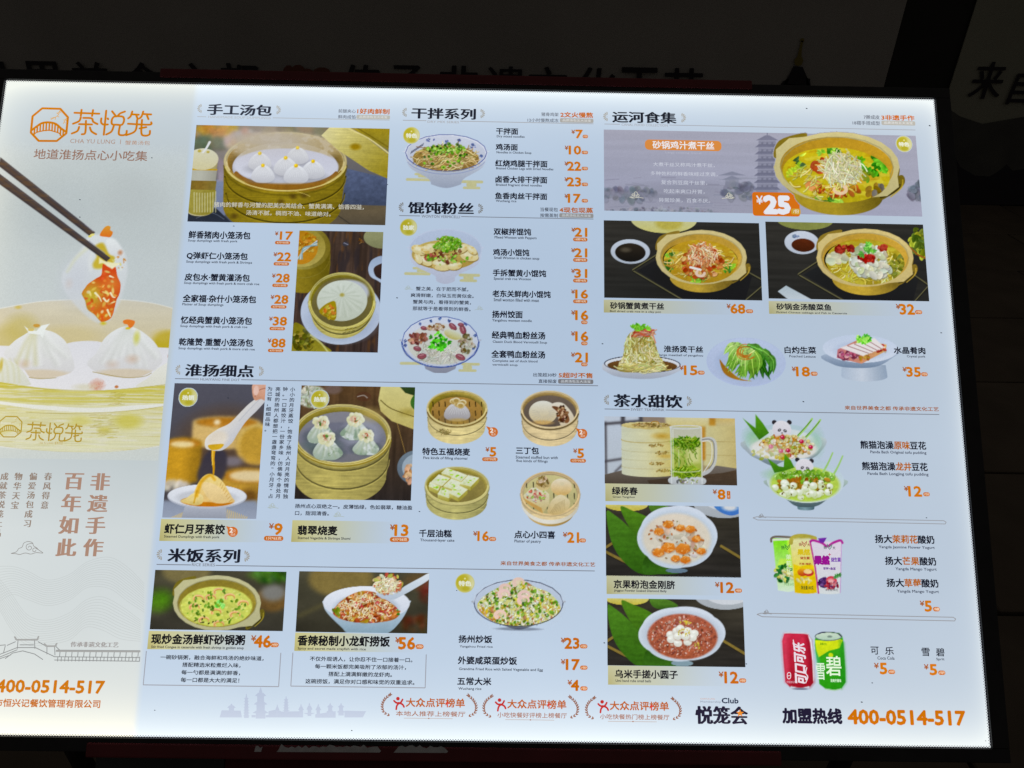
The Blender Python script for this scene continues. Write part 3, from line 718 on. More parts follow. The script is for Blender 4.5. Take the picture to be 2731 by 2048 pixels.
def wire(k, x0, y0, x1, y1, col=(150, 154, 166)):
    a = M(k, x0, y0); b = M(k, x1, y1)
    l = [((a[0], a[1]), (a[0], b[1])), ((a[0], b[1]), (b[0], b[1])), ((b[0], a[1]), (b[0], b[1]))]
    ngons('caption_outline', [q for s in l for q in ribbon(list(s), 2.2, cap=False)], col, .0004)
wire(10, 85, 818, 1060, 1081); wire(10, 1165, 830, 2140, 1090)
dish(11, '扬州炒饭', 317, 657, 717, 590, [('Yangzhou Fried rice', 325, 739, 762, 596)])
dish(11, '外婆咸菜蛋炒饭', 312, 830, 893, 793, [('Grandma Fried Rice with Salted Vegetable and Egg', 320, 921, 948, 1007)])
dish(11, '五常大米', 307, 1002, 1063, 583, [('Wuchang rice', 315, 1083, 1109, 503)])
price(11, 1155, 1187, 680, 765, 1303, '23', (1310, 730, 1372, 765), col=(192, 104, 10)); price(11, 1155, 1198, 855, 939, 1305, '17', (1312, 905, 1373, 939), col=(190, 103, 8)); price(11, 1210, 1240, 1025, 1108, 1300, '4', (1313, 1075, 1373, 1110), col=(186, 100, 6))
# canal banner lettering
o = ngons('dish_plaque', [rrect(12, 315, 253, 777, 315, 28)], (214, 138, 66), .0005)
T(12, 362, 262, 308, 732, '砂锅鸡汁煮干丝', (232, 232, 236), .014, 'plaque_lettering', z=.0003, parent=o)
T(12, 440, 325, 340, 655, 'Large cooking Gan-si', (182, 184, 200), .004, 'dish_subtitle')
for s, xl, yt, yb, xr in (('大煮干丝又称鸡汁煮干丝，', 365, 390, 415, 735), ('多种佐料的鲜香味经过烹调，', 350, 444, 469, 752), ('复合到豆腐干丝里，', 413, 497, 524, 690), ('吃起来爽口开胃，', 430, 551, 577, 675), ('异常珍美，百食不厌。', 400, 604, 630, 708)):
    T(12, xl, yt, yb, xr, s, (208, 212, 224), .004, 'poem_line')
band(13, 68, 540, 1022, 634, (196, 194, 158)); band(13, 1060, 548, 2027, 642, (196, 194, 158))
dish(13, '砂锅蟹黄煮干丝', 107, 555, 595, 430, [('Boil dried crab roe in a clay pot', 105, 603, 618, 412)], (28, 28, 36))
dish(13, '砂锅金汤酸菜鱼', 1108, 562, 600, 1438, [('Pickled Chinese cabbage and Fish in Casserole', 1108, 610, 624, 1532)], (28, 28, 36))
price(13, 808, 833, 567, 622, 918, '68', (923, 598, 967, 621)); price(13, 1827, 1852, 568, 628, 1938, '32', (1940, 603, 1985, 627))
dish(13, '淮扬烫干丝', 430, 817, 855, 665, [('large meatball of yangzhou', 403, 866, 882, 665)]); price(13, 525, 553, 938, 992, 630, '15', (633, 967, 675, 991))
dish(13, '白灼生菜', 1157, 822, 862, 1345, [('Poached Lettuce', 1185, 873, 887, 1343)]); price(13, 1200, 1228, 945, 1000, 1307, '18', (1312, 973, 1355, 998))
dish(13, '水晶肴肉', 1815, 824, 864, 2003, [('Crystal pork', 1892, 874, 891, 2003)]); price(13, 1867, 1892, 947, 1002, 1975, '35', (1977, 977, 2018, 1001))
band(14, 122, 960, 1377, 1148, (196, 194, 150)); dish(14, '绿杨春', 187, 994, 1066, 428, [('Green Yangchun', 193, 1078, 1102, 403)], (28, 28, 36))
price(14, 1145, 1195, 1020, 1110, 1262, '8', (1277, 1032, 1313, 1108), '1杯', vert=True)
band(15, 115, 290, 1222, 458, (192, 192, 156)); band(15, 127, 1028, 1255, 1200, (192, 192, 156))
dish(15, '京果粉泡金刚脐', 175, 327, 394, 675, [('jingguo Powder Soaked Diamond Belly', 178, 403, 427, 607)], (28, 28, 36)); price(15, 1005, 1052, 347, 430, 1157, '12', (1165, 397, 1225, 431), col=(192, 102, 14))
dish(15, '乌米手搓小圆子', 185, 1062, 1130, 698, [('Umi hand rubs small balls', 190, 1141, 1162, 480)], (28, 28, 36)); price(15, 1035, 1085, 1080, 1170, 1192, '12', (1200, 1133, 1260, 1169), col=(192, 102, 14))
OT = (178, 98, 12)
def tri(k, yt, h, parts_, en, ks=.017):
    x00 = parts_[0][1]
    for s, xl, xr, c in parts_:
        y = yt + (xl - x00) * ks
        T(k, xl, y, y + h, xr, s, c, .02, 'dish_name')
    if en: T(k, en[1], en[2], en[3], en[4], en[0], (34, 40, 66), .010, 'dish_subtitle')
tri(16, 432, 66, [('熊猫泡澡', 1133, 1413, INK), ('原味', 1419, 1552, OT), ('豆花', 1556, 1690, INK)], ('Panda Bath Original tofu pudding', 1216, 515, 545, 1692))
tri(16, 612, 68, [('熊猫泡澡', 1147, 1428, INK), ('龙井', 1434, 1565, OT), ('豆花', 1570, 1703, INK)], ('Panda Bath Longjing tofu pudding', 1192, 698, 729, 1710))
price(16, 1503, 1543, 820, 903, 1652, '12', (1663, 870, 1722, 904))
tri(16, 1232, 68, [('扬大', 1257, 1400, INK), ('茉莉花', 1405, 1618, OT), ('酸奶', 1622, 1760, INK)], ('Yangda Jasmine Flower Yogurt', 1287, 1323, 1352, 1763))
tri(16, 1418, 68, [('扬大', 1343, 1485, INK), ('芒果', 1491, 1632, OT), ('酸奶', 1637, 1775, INK)], ('Yangda Mango Yogurt', 1430, 1509, 1540, 1780))
tri(17, 8, 62, [('扬大', 1162, 1293, INK), ('草莓', 1297, 1425, OT), ('酸奶', 1429, 1556, INK)], ('Yangda Mango Yogurt', 1240, 93, 121, 1560))
price(17, 1415, 1455, 180, 258, 1505, '5', (1512, 225, 1568, 259), '/罐')
for s, a in (('可', (1040, 529, 588, 1100)), ('乐', (1150, 531, 590, 1215)), ('雪', (1430, 538, 600, 1490)), ('碧', (1540, 540, 602, 1603))): T(17, *a, s, INK, .01, 'dish_name')
T(17, 1090, 603, 627, 1220, 'Coca Cola', (30, 34, 52), .01, 'dish_subtitle'); T(17, 1540, 614, 638, 1602, 'Sprit', (30, 34, 52), .01, 'dish_subtitle')
price(17, 1065, 1112, 655, 737, 1163, '5', (1170, 704, 1226, 738), '/听'); price(17, 1447, 1493, 665, 744, 1545, '5', (1553, 711, 1610, 745), '/听')
T(17, 368, 1000, 1112, 818, '加盟热线', (30, 26, 50), .026, 'hotline_caption'); T(17, 868, 1012, 1118, 1763, '400-0514-517', (182, 102, 4), .03, 'phone_number')
T(15, 850, 1360, 1505, 1270, '悦笼会', (34, 30, 52), .01, 'club_name', dup=1.4)
T(15, 1060, 1294, 1336, 1195, 'Club', (40, 50, 76), .03, 'club_caption'); T(15, 883, 1294, 1306, 1003, 'CHAYULUNG', (196, 150, 130), .01, 'club_caption'); T(15, 885, 1316, 1336, 1052, 'Membership', (120, 130, 150), .006, 'club_caption')
st = [M(15, 1208 + (34 if i % 2 == 0 else 14) * math.sin(i * math.pi / 5), 1418 - (34 if i % 2 == 0 else 14) * math.cos(i * math.pi / 5)) for i in range(10)]
ngons('club_star', [[st[i], st[(i + 1) % 10], M(15, 1208, 1418)] for i in range(10)], (214, 132, 40), .0011)

# laurel emblems
def laurel(k, X, Y, sub, ss, s_=1.0):
    """X, Y: offset of the emblem in zoom 11 from the middle one"""
    def q(x, y): return (x + X, y + Y)
    c1, c2, c3 = (174, 92, 34), (150, 96, 70), (178, 44, 44)
    e = ngons('award_emblem', [q2 for q2 in ribbon(Mp(11, [q(700, 1348), q(905, 1350), q(1100, 1353)]), 1.3, cap=False)], (170, 160, 160), .0004)
    ngons('award_dot', [[M(11, *q(905 + 6 * math.cos(t), 1350 + 6 * math.sin(t))) for t in (0, 1, 2, 3, 4, 5)]], c2, .0001, e)
    T(11, q(717, 0)[0], q(0, 1183)[1], q(0, 1254)[1], q(1198, 0)[0], '大众点评榜单', c1, .018, 'award_title', z=.0002, parent=e)
    T(11, q(635, 0)[0], q(0, 1287)[1], q(0, 1330)[1], q(1203, 0)[0], sub, c2, .006, 'award_subtitle', z=.0002, parent=e)
    man = [[(620, 1205), (640, 1222), (672, 1222), (690, 1195)], [(655, 1222), (668, 1225)], [(638, 1275), (644, 1245), (664, 1226), (690, 1236), (702, 1256)]]
    strokes('award_figure', 11, [[q(*p) for p in l] for l in man], 13, c3, .0003, parent=e)
    ngons('award_figure', [[M(11, *q(652 + 15 * math.cos(t * .5236), 1188 + 15 * math.sin(t * .5236))) for t in range(12)]], c3, .0003, e)
    strokes('award_arrow', 11, [[q(1058, 1250), q(1056, 1220)], [q(1045, 1228), q(1056, 1215), q(1068, 1228)]], 8, (200, 60, 50), .0004, smooth=False, parent=e)
    for side in (0, 1):
        lf = []
        st_ = cat([(585, 1158), (543, 1195), (524, 1245), (540, 1300), (600, 1334)] if not side else [(1232, 1165), (1272, 1205), (1292, 1255), (1276, 1308), (1215, 1340)], 6)
        n = len(st_) - 1
        for i in range(0, n, 2):
            (x0, y0), (x1, y1) = st_[i], st_[i + 1]; a = math.atan2(y0 - y1, x0 - x1); L = 19
            for sd in (-.5, .5):
                b = a + sd; cx_, cy_ = x0 + L * .55 * math.cos(b), y0 + L * .55 * math.sin(b)
                lf.append([M(11, *q(cx_ + L * .62 * math.cos(t) * math.cos(b) - 5 * math.sin(t) * math.sin(b), cy_ + L * .62 * math.cos(t) * math.sin(b) + 5 * math.sin(t) * math.cos(b))) for t in np.linspace(0, 6.28, 9)[:-1]])
        ngons('laurel_branch', lf, (138, 94, 76), .0001, e)['kind'] = 'stuff'
laurel(11, 0, 0, '小吃快餐好评榜上榜餐厅', 0); laurel(11, 840, 14, '小吃快餐热门榜上榜餐厅', 0); laurel(11, -832, -12, '本地人推荐上榜餐厅', 0)

# cloud ornaments
def cloud(k, x, y, r, col, wd=4, flip=1, name='cloud_ornament'):
    L = []
    for cx_, cy_, q in ((-.35, .1, .42), (.1, -.2, .5), (.5, .15, .34)):
        L.append([(x + flip * (cx_ * r + q * r * (1 - t / 9.5) * math.cos(2.6 - t)), y + cy_ * r + q * r * (1 - t / 9.5) * math.sin(2.6 - t) * -1 * -1) for t in np.linspace(0, 7.2, 13)])
    L.append([(x - flip * .9 * r, y + .45 * r), (x - flip * .3 * r, y + .62 * r), (x + flip * .5 * r, y + .5 * r), (x + flip * 1.5 * r, y + .62 * r)])
    strokes(name, k, L, wd, col, .0006)
CG = (172, 184, 178)
cloud(7, 140, 100, 34, CG); cloud(7, 862, 303, 36, CG, flip=-1); cloud(8, 968, 1192, 36, CG); cloud(8, 1505, 1262, 36, CG)
cloud(12, 255, 585, 34, (206, 204, 190)); cloud(12, 825, 590, 30, (206, 204, 190), flip=-1)
for k, x, y, x1 in ((16, 285, 1068, 1860), (17, 237, 262, 1688)):
    cloud(k, x, y, 28, (140, 142, 146), 4)
    s_ = .0165; xa = x - 68
    strokes('scroll_line', k, [[(x1 - 8, y + 45 + (x1 - xa) * s_), (xa + 40, y + 38), (xa, y + 20), (xa + 30, y + 11), (x1 - 20, y + 17 + (x1 - xa) * s_), (x1, y + 30 + (x1 - xa) * s_), (x1 - 8, y + 45 + (x1 - xa) * s_)]], 6, (150, 152, 158), .0004, smooth=False)

# gold badges
def badge(k, x, y, r, s, z=.0009):
    r *= .95
    c = Pic(k, x - r * 1.15, y - r * 1.15, x + r * 1.15, y + r * 1.15, cut=True, res=.9)
    c.ell(x, y, r * 1.06, r * 1.06, (196, 194, 130)); c.ell(x, y, r * .98, r * .98, (182, 172, 36), (212, 212, 168), g=20)
    c.ell(x - r * .1, y - r * .45, r * .5, r * .4, (176, 164, 20), soft=r * .1, a=.6); c.ell(x + r * .1, y + r * .62, r * .5, r * .3, (170, 160, 16), soft=r * .1, a=.7)
    c.ell(x, y - r * .5, r * .1, r * .1, (226, 222, 160))
    o = c.done('gold_badge', 'round gold badge reading ' + s, z=z, grain=0)
    T(k, x - r * .68, y - r * .25, y + r * .3, x + r * .68, s, (226, 230, 214), .03, 'badge_lettering', z=.0002, parent=o)
badge(6, 146, 312, 68, '特色'); badge(6, 122, 1065, 70, '独家'); badge(8, 284, 306, 74, '热销'); badge(8, 1361, 321, 73, '热销'); badge(11, 369, 230, 78, '特色'); badge(12, 1874, 281, 47, '特色')

# ------------------------------------------------------------------ brand logo and left column lettering
LG = [  # 茶悦笼 in rounded single strokes, coordinates of zoom 1
    [(612, 372), (815, 380)], [(670, 348), (664, 395)], [(764, 350), (756, 398)], [(664, 408), (650, 440), (600, 462)], [(684, 414), (752, 418), (765, 445), (800, 465)],
    [(650, 465), (755, 468)], [(706, 438), (700, 535), (672, 548)], [(650, 488), (635, 522), (590, 542)], [(738, 492), (752, 525), (790, 548)],
    [(872, 355), (852, 552)], [(832, 418), (830, 450), (848, 468), (885, 468)], [(884, 418), (888, 425)], [(920, 360), (950, 398)], [(1025, 362), (985, 378), (962, 400), (935, 405), (918, 430), (920, 465), (960, 470), (1000, 470), (1018, 435), (1008, 405), (962, 400)],
    [(935, 475), (915, 525), (872, 550)], [(985, 475), (975, 545), (1010, 556), (1035, 545), (1040, 520)],
    [(1085, 362), (1072, 400), (1052, 418)], [(1082, 385), (1138, 388)], [(1118, 392), (1130, 425)], [(1175, 362), (1162, 400), (1145, 418)], [(1170, 382), (1240, 386)], [(1205, 392), (1218, 425)],
    [(1050, 462), (1225, 470), (1240, 450)], [(1125, 430), (1110, 520), (1035, 556)], [(1165, 430), (1160, 540), (1190, 560), (1225, 550), (1230, 520)], [(1145, 500), (1200, 490)]]
def arcp(cx_, cy_, rx, ry, a0, a1, n=12): return [(cx_ + rx * math.cos(math.radians(t)), cy_ + ry * math.sin(math.radians(t))) for t in np.linspace(a0, a1, n)]
def logo(name, f, wd, col, k, label, z=.0006):
    """f maps zoom-22 emblem coordinates; octagon with an arched bridge"""
    oc = [(835, 658), (1190, 668), (1340, 835), (1308, 1150), (1120, 1300), (765, 1298), (612, 1135), (645, 815), (835, 658)]
    o = strokes(name, k, [[f(*p) for p in oc]], wd, col, z, label, smooth=False)
    arch = [[f(*p) for p in [(625, 1090), (720, 1020), (830, 950), (965, 935), (1100, 965), (1200, 1050), (1300, 1120)]]]
    strokes('bridge_arch', k, arch, wd * 1.05, col, .00005, parent=o)
    low = [[f(*p) for p in [(660, 1200), (710, 1140), (830, 1105), (965, 1090), (1090, 1120), (1170, 1150), (1215, 1210)]]]
    strokes('bridge_arch', k, low, wd * .55, col, .00005, parent=o)
    tr = [(685, 1070, 1165), (740, 1030, 1130), (800, 990, 1112), (860, 965, 1100), (918, 950, 1098), (978, 945, 1092), (1035, 950, 1100), (1090, 975, 1115), (1145, 1010, 1135), (1198, 1060, 1185), (1250, 1110, 1190)]
    strokes('bridge_arch', k, [[f(x, a), f(x - 8, b)] for x, a, b in tr], wd * .7, col, .00006, parent=o)
    lv = [[(1185, 700), (1150, 790), (1080, 840), (1005, 880)], [(1150, 770), (1120, 750)], [(1130, 810), (1165, 830)], [(1090, 835), (1040, 840)], [(1100, 830), (1090, 880)], [(1050, 860), (1000, 850)], [(1180, 710), (1205, 750)], [(1175, 720), (1130, 760)],
          [(1320, 840), (1280, 900), (1250, 960)], [(1290, 880), (1250, 890)], [(1270, 920), (1290, 950)], [(1300, 870), (1310, 910)]]
    strokes('willow_sprig', k, [[f(*p) for p in l] for l in lv], wd * .3, tuple(min(255, v * .6 + 90) for v in col), .00005, parent=o)
LOR = (192, 118, 8)
logo('brand_emblem', lambda x, y: (x, y), 46, LOR, 22, 'orange octagon emblem with an arched bridge and willow')
strokes('brand_name', 1, LG, 18.5, LOR, .0006, 'orange rounded lettering 茶悦笼')
T(1, 575, 585, 620, 943, 'CHA YU LUNG', (166, 136, 120), .0, 'brand_caption'); T(1, 984, 592, 630, 989, 'I', (166, 136, 120), 0, 'brand_caption'); T(1, 1025, 598, 634, 1228, '蟹黄汤包', (176, 134, 106), 0, 'brand_caption')
T(1, 275, 668, 750, 1205, '地道淮扬点心小吃集', (146, 114, 100), .008, 'brand_slogan')
BT = (170, 136, 118)
VT(3, 553, 45, 508, 500, 98, '非遗手作', BT, .0, 'serif_slogan', dup=2.4); VT(3, 412, 45, 360, 500, 98, '百年如此', BT, .0, 'serif_slogan', dup=2.4)
for s, xt, xb_, yb_ in (('春风得意', 266, 245, 240), ('偏爱汤包成习', 184, 151, 340), ('物华天宝', 103, 83, 240), ('成就茶悦笼上品', 25, -12, 392)):
    VT(3, xt, 42, xb_, yb_, 40, s, (146, 130, 118), 0, 'serif_column', dup=.8)
strokes('cloud_ornament', 3, [[(62, 484), (90, 476), (104, 458), (122, 450), (132, 428), (155, 419), (178, 426), (186, 444), (200, 452), (214, 466), (236, 482), (200, 480), (170, 488), (140, 482), (110, 490), (88, 486), (62, 484)],
  [(178, 430), (160, 432), (146, 440), (146, 456), (158, 466), (172, 460), (172, 448), (162, 444), (156, 452)], [(206, 462), (194, 454), (182, 460), (182, 472), (194, 474), (198, 466)]], 2.6, (128, 122, 118), .0005)
T(3, 388, 967, 996, 648, '传承非遗文化工艺', (160, 158, 158), 0, 'serif_caption', dup=1)
T(3, -22, 1176, 1243, 568, '400-0514-517', (192, 114, 16), .026, 'phone_number', label='orange phone number at the foot of the left column')
T(3, -130, 1278, 1322, 547, '扬州市恒兴记餐饮管理有限公司', (178, 104, 36), .016, 'company_name')
# ink-line mountains and the gallery bridge
L = []
for j in range(13):
    d = j * 13
    L.append([(-60, 560 + d * 1.5), (60, 555 + d), (150, 580 + d), (260, 630 + d * .9), (380, 600 + d * .9), (480, 530 + d * .9), (600, 505 + d * 1.1), (700, 560 + d * 1.2), (790, 650 + d)])
for j in range(12):
    d = j * 15
    L.append([(-30, 590 + d * .9), (60, 700 + d * 1.2), (150, 820 + d), (260, 850 + d * .8), (380, 810 + d * .9), (470, 740 + d * .9), (560, 722 + d * 1.1), (660, 770 + d * 1.1), (770, 850 + d * .7)])
strokes('mountain_contours', 3, [l for l in L], 2.0, (190, 197, 198), .0003)
BR = []
for a, b in (((-20, 1045), (95, 1000)), ((-20, 1060), (95, 1012)), ((95, 1000), (195, 1000)), ((195, 1000), (300, 1050)), ((85, 955), (210, 955)), ((100, 958), (96, 1005)), ((190, 958), (192, 1005)), ((-20, 990), (30, 985)), ((250, 992), (310, 990)),
             ((258, 995), (258, 1035)), ((300, 995), (302, 1040)), ((30, 990), (20, 1030)), ((210, 968), (250, 990)), ((85, 968), (40, 988)), ((300, 1050), (765, 1055)), ((310, 1018), (768, 1021)), ((310, 1014), (768, 1017)), ((308, 995), (330, 1016)),
             ((300, 1068), (765, 1075)), ((110, 985), (185, 985)), ((-20, 1068), (60, 1040))):
    BR.append([a, b])
for i in range(14): x = 330 + i * 33; BR.append([(x, 1021), (x - 3, 1050)])
for i in range(24): x = 318 + i * 19.5; BR.append([(x, 1051), (x - 2, 1074)])
BR.append([(30, 1060), (70, 1030), (125, 1018), (190, 1035), (235, 1065)])
strokes('gallery_bridge', 3, [l for l in BR], 4, (138, 142, 144), .0004, smooth=False)
strokes('gallery_roof', 3, [[(82, 942), (92, 957), (205, 957), (212, 940)], [(245, 980), (256, 992), (302, 992), (312, 978)], [(310, 1019), (766, 1022)]], 8, (160, 162, 162), .00045, smooth=False)
# skyline silhouette at the foot of the sheet
def pag(x, y0, y1, w0, n):
    P = []
    for i in range(n):
        f = i / n; y = y1 + (y0 - y1) * f; h = (y0 - y1) / n; ww = w0 * (.5 + .5 * (1 - abs(f - .0)) ) * (1 - .25 * (1 - f)) if False else w0 * (.62 + .38 * f)
        P.append([(x - ww, y + h * .45), (x - ww * .45, y + h * .1), (x + ww * .45, y + h * .1), (x + ww, y + h * .45), (x + ww * .62, y + h * .5), (x - ww * .62, y + h * .5)])
        P.append([(x - ww * .6, y + h * .48), (x + ww * .6, y + h * .48), (x + ww * .6, y + h * 1.1), (x - ww * .6, y + h * 1.1)])
    P.append([(x - 2, y1 - (y0 - y1) * .18), (x + 2, y1 - (y0 - y1) * .18), (x + w0 * .2, y1 + 6), (x - w0 * .2, y1 + 6)])
    return P
SK = pag(822, 1310, 1160, 30, 7) + pag(927, 1310, 1120, 68, 3) + pag(1115, 1270, 1170, 30, 5) + pag(712, 1262, 1215, 52, 1) + pag(1440, 1290, 1215, 40, 2) + pag(1520, 1290, 1215, 40, 2) + pag(1225, 1290, 1222, 34, 1) + pag(1287, 1290, 1215, 36, 1) + pag(1352, 1290, 1222, 34, 1) + pag(1050, 1290, 1225, 26, 1)
SK += [[(640, 1255), (780, 1258), (790, 1308), (625, 1308)], [(985, 1262), (1040, 1250), (1080, 1262), (1080, 1308), (985, 1308)], [(1080, 1265), (1240, 1262), (1240, 1308), (1080, 1308)], [(1330, 1285), (1480, 1262), (1480, 1310), (1330, 1310)],
       [(1545, 1258), (1705, 1262), (1680, 1308), (1545, 1308)], [(860, 1290), (890, 1290), (890, 1308), (860, 1308)], [(965, 1290), (985, 1290), (985, 1308), (965, 1308)], [(1240, 1275), (1330, 1275), (1300, 1286), (1270, 1286)]]
ngons('skyline_print', [[M(10, *p) for p in q] for q in SK], (172, 186, 212), .0003, label='pale grey skyline of pagodas and halls')
# specks of dust
sp = []
for k, x, y in ((3, 850, 1342), (10, 1600, 1403), (15, 97, 842), (11, 1510, 717), (11, 302, 290), (12, 2028, 172), (8, 612, 312), (9, 116, 1138), (1, 658, 1085), (1, 1247, 742), (1, 658, 1228), (7, 35, 205), (7, 2085, 665), (14, 2005, 183), (13, 2097, 740), (13, 60, 806), (16, 1690, 1087), (17, 1048, 805), (17, 968, 952), (17, 1915, 1248), (12, 1288, 68), (12, 2027, 170), (17, 86, 660), (4, 2080, 917), (4, 595, 1318)):
    u, v = M(k, x, y); r = R_.uniform(1.1, 2.2); t0 = R_.uniform(0, 3)
    sp.append([(u + r * 1.5 * math.cos(t0 + t), v + r * .8 * math.sin(t0 + t * 1.1)) for t in (0, 1.2, 2.4, 3.6, 4.8)])
ngons('dust_specks', sp, (50, 54, 66), .0012)['kind'] = 'stuff'
# ================================================================== behind the board: stall banners, counter, paving
YB = (lambda r: 1.5 / -r[2] * r[1])(ray(2640, 548))
print('banner distance', YB)
def wp(x, y, Y=None):
    r = ray(x, y); t = (YB if Y is None else Y) / r[1]
    return CAM + r * t
def fl(x, y, z=0.0):
    r = ray(x, y); return CAM + r * ((z - CAM[2]) / r[2])
def wbox(name, m, lo, hi, parent=None, bev=.004):
    bm_ = bmesh.new(); bmesh.ops.create_cube(bm_, size=1)
    for v in bm_.verts: v.co = Vector([(lo[i] + hi[i]) / 2 + v.co[i] * (hi[i] - lo[i]) for i in range(3)])
    if bev: bmesh.ops.bevel(bm_, geom=bm_.edges[:], offset=bev, segments=2, affect='EDGES')
    me = bpy.data.meshes.new(name); bm_.to_mesh(me); bm_.free(); me.materials.append(m)
    o = bpy.data.objects.new(name, me); COL.objects.link(o)
    if parent: o.parent = parent; o.matrix_parent_inverse = parent.matrix_world.inverted()
    return o
def thing(name, label, cat, loc, group=None):
    return empty(name, label, cat, Matrix.Translation(Vector(loc)), group)
def weave(m, c1, c2, c3=None):
    t = m.node_tree; N = t.nodes; L = t.links; b = N['Principled BSDF']; b.inputs['Roughness'].default_value = .95
    tc = N.new('ShaderNodeTexCoord'); n1 = N.new('ShaderNodeTexNoise'); n1.inputs['Scale'].default_value = 260; n1.inputs['Detail'].default_value = 3
    mp = N.new('ShaderNodeMapping'); mp.inputs['Scale'].default_value = (.25, 1, 1)
    n2 = N.new('ShaderNodeTexNoise'); n2.inputs['Scale'].default_value = 1.6; n2.inputs['Detail'].default_value = 2
    mx = N.new('ShaderNodeMix'); mx.data_type = 'RGBA'; mx.inputs['A'].default_value = (*c1, 1); mx.inputs['B'].default_value = (*c2, 1)
    ad = N.new('ShaderNodeMath'); ad.operation = 'MULTIPLY_ADD'; ad.inputs[1].default_value = .9; ad.inputs[2].default_value = -.1
    m2 = N.new('ShaderNodeMath'); m2.operation = 'MULTIPLY_ADD'; m2.inputs[1].default_value = .8
    L.new(tc.outputs['Object'], mp.inputs[0]); L.new(mp.outputs[0], n1.inputs['Vector']); L.new(tc.outputs['Object'], n2.inputs['Vector'])
    L.new(n1.outputs['Fac'], ad.inputs[0]); L.new(n2.outputs['Fac'], m2.inputs[0]); L.new(ad.outputs[0], m2.inputs[2])
    s_ = N.new('ShaderNodeMath'); s_.operation = 'SUBTRACT'; s_.inputs[1].default_value = .35; s_.use_clamp = True
    L.new(m2.outputs[0], s_.inputs[0]); L.new(s_.outputs[0], mx.inputs['Factor']); L.new(mx.outputs['Result'], b.inputs['Base Color'])
    return m
BAN = weave(mat('banner_cloth', (.5, .45, .4), .95), (.36, .345, .32), (.55, .53, .49))
BAN2 = weave(mat('banner_cloth_olive', (.4, .4, .3), .95), (.34, .345, .27), (.50, .505, .40))
COUNTER = noisy(mat('dark_counter', (.05, .05, .05), .8), 3, (.02, .019, .018), (.035, .033, .03))
INKB = mat('black_ink', (.03, .026, .036), .8); INKR = mat('faded_red_ink', (.22, .07, .045), .8); INKG = mat('dull_gold_ink', (.30, .24, .05), .8)
INKM = noisy(mat('ink_wash', (.1, .1, .1), .9), 5, (.09, .09, .085), (.13, .132, .12))
# right edge of the left banner, left edge of the right banner
XL = wp(2390, 119)[0]; XR = wp(2565, 140)[0]; TOP = 1.75
cnt = thing('stall_counter', 'dark stall counter standing behind the two cloth banners', 'counter', (0, YB + .3, 0))
wbox('counter_body', COUNTER, (-5, YB + .03, .0), (6, YB + .8, TOP + .3), cnt)
def banner(name, label, x0, x1, z0, m):
    e = empty(name, label, 'banner', Matrix(((1, 0, 0, x0), (0, 0, -1, YB), (0, 1, 0, z0), (0, 0, 0, 1))))
    n = 40; vs = []; fs = []                    # cloth sheet with slight waves and a hem
    for i in range(n + 1):
        x = (x1 - x0) * i / n; d = .006 * math.sin(x * 5.3) + .004 * math.sin(x * 11 + 1)
        for z, zz in ((d - .012, 0), (d - .012, TOP - z0), (d - .02, 0), (d - .02, TOP - z0)): vs.append((x, zz, z))
    for i in range(n):
        a = i * 4; fs += [(a, a + 4, a + 5, a + 1), (a + 2, a + 3, a + 7, a + 6), (a, a + 2, a + 6, a + 4), (a + 1, a + 5, a + 7, a + 3)]
    fs += [(0, 1, 3, 2), (4 * n, 4 * n + 2, 4 * n + 3, 4 * n + 1)]
    me = bpy.data.meshes.new('cloth'); me.from_pydata(vs, [], fs); me.update(); link('cloth', me, e, None, m)
    def f(x, y):
        p = wp(x, y); return (p[0] - x0) / SC, -(p[2] - z0) / SC
    return e, f
bl, fL = banner('cloth_banner', 'long grey cloth banner with brush lettering and a pagoda, behind the board', -4.6, XL, .05, BAN)
br, fR = banner('cloth_banner', 'olive grey cloth banner with ink mountains, right of the board', XR, XR + 3.4, .012, BAN2)
def glyph(par, f, s, x, y, wd, h, name='brush_character'):
    a = f(x - wd / 2, y); b = f(x + wd / 2, y); c_ = f(x, y + h)
    T(0, 0, 0, 0, 0, s, (0, 0, 0), (.004 + .01 * R_.random()) / BOLD, name, z=.004, parent=par, box=(a[0], a[1], b[0], c_[1]), m=INKB, sh=R_.uniform(-.08, .08), dup=3)
for s, x in (('世', -30), ('界', 104), ('美', 238), ('食', 374), ('之', 513), ('都', 635), ('传', 962), ('承', 1090), ('非', 1220), ('遗', 1345), ('文', 1465), ('化', 1590), ('工', 1712), ('艺', 1828)):
    glyph(bl, fL, s, x, 162 + x * .0105, 104, 108)
glyph(br, fR, '来', 2652, 165, 84, 98); glyph(br, fR, '自', 2748, 182, 66, 96)
def fp(f, pts): return [f(*p) for p in pts]
lot = []
for cx_, cy_, rx, ry in ((770, 195, 16, 22), (795, 190, 20, 18), (820, 198, 18, 16), (858, 193, 24, 14), (745, 200, 26, 6), (880, 205, 20, 10)):
    lot.append(fp(fL, [(cx_ + rx * math.cos(t), cy_ + ry * math.sin(t)) for t in np.linspace(0, 6.28, 11)[:-1]]))
for i, q in enumerate(lot): ngons('lotus_print', [q], (0, 0, 0), .004 + i * 1e-4, bl, m=INKR)
ngons('pagoda_spire', [fp(fL, [(2136, 108), (2142, 108), (2138, 130), (2137, 150), (2142, 160), (2138, 172), (2128, 176), (2119, 172), (2118, 160), (2126, 150), (2131, 130)]), fp(fL, [(2134, 103), (2142, 101), (2145, 108), (2140, 113), (2134, 110)])], (0, 0, 0), .004, bl, m=INKG)['kind'] = 'stuff'
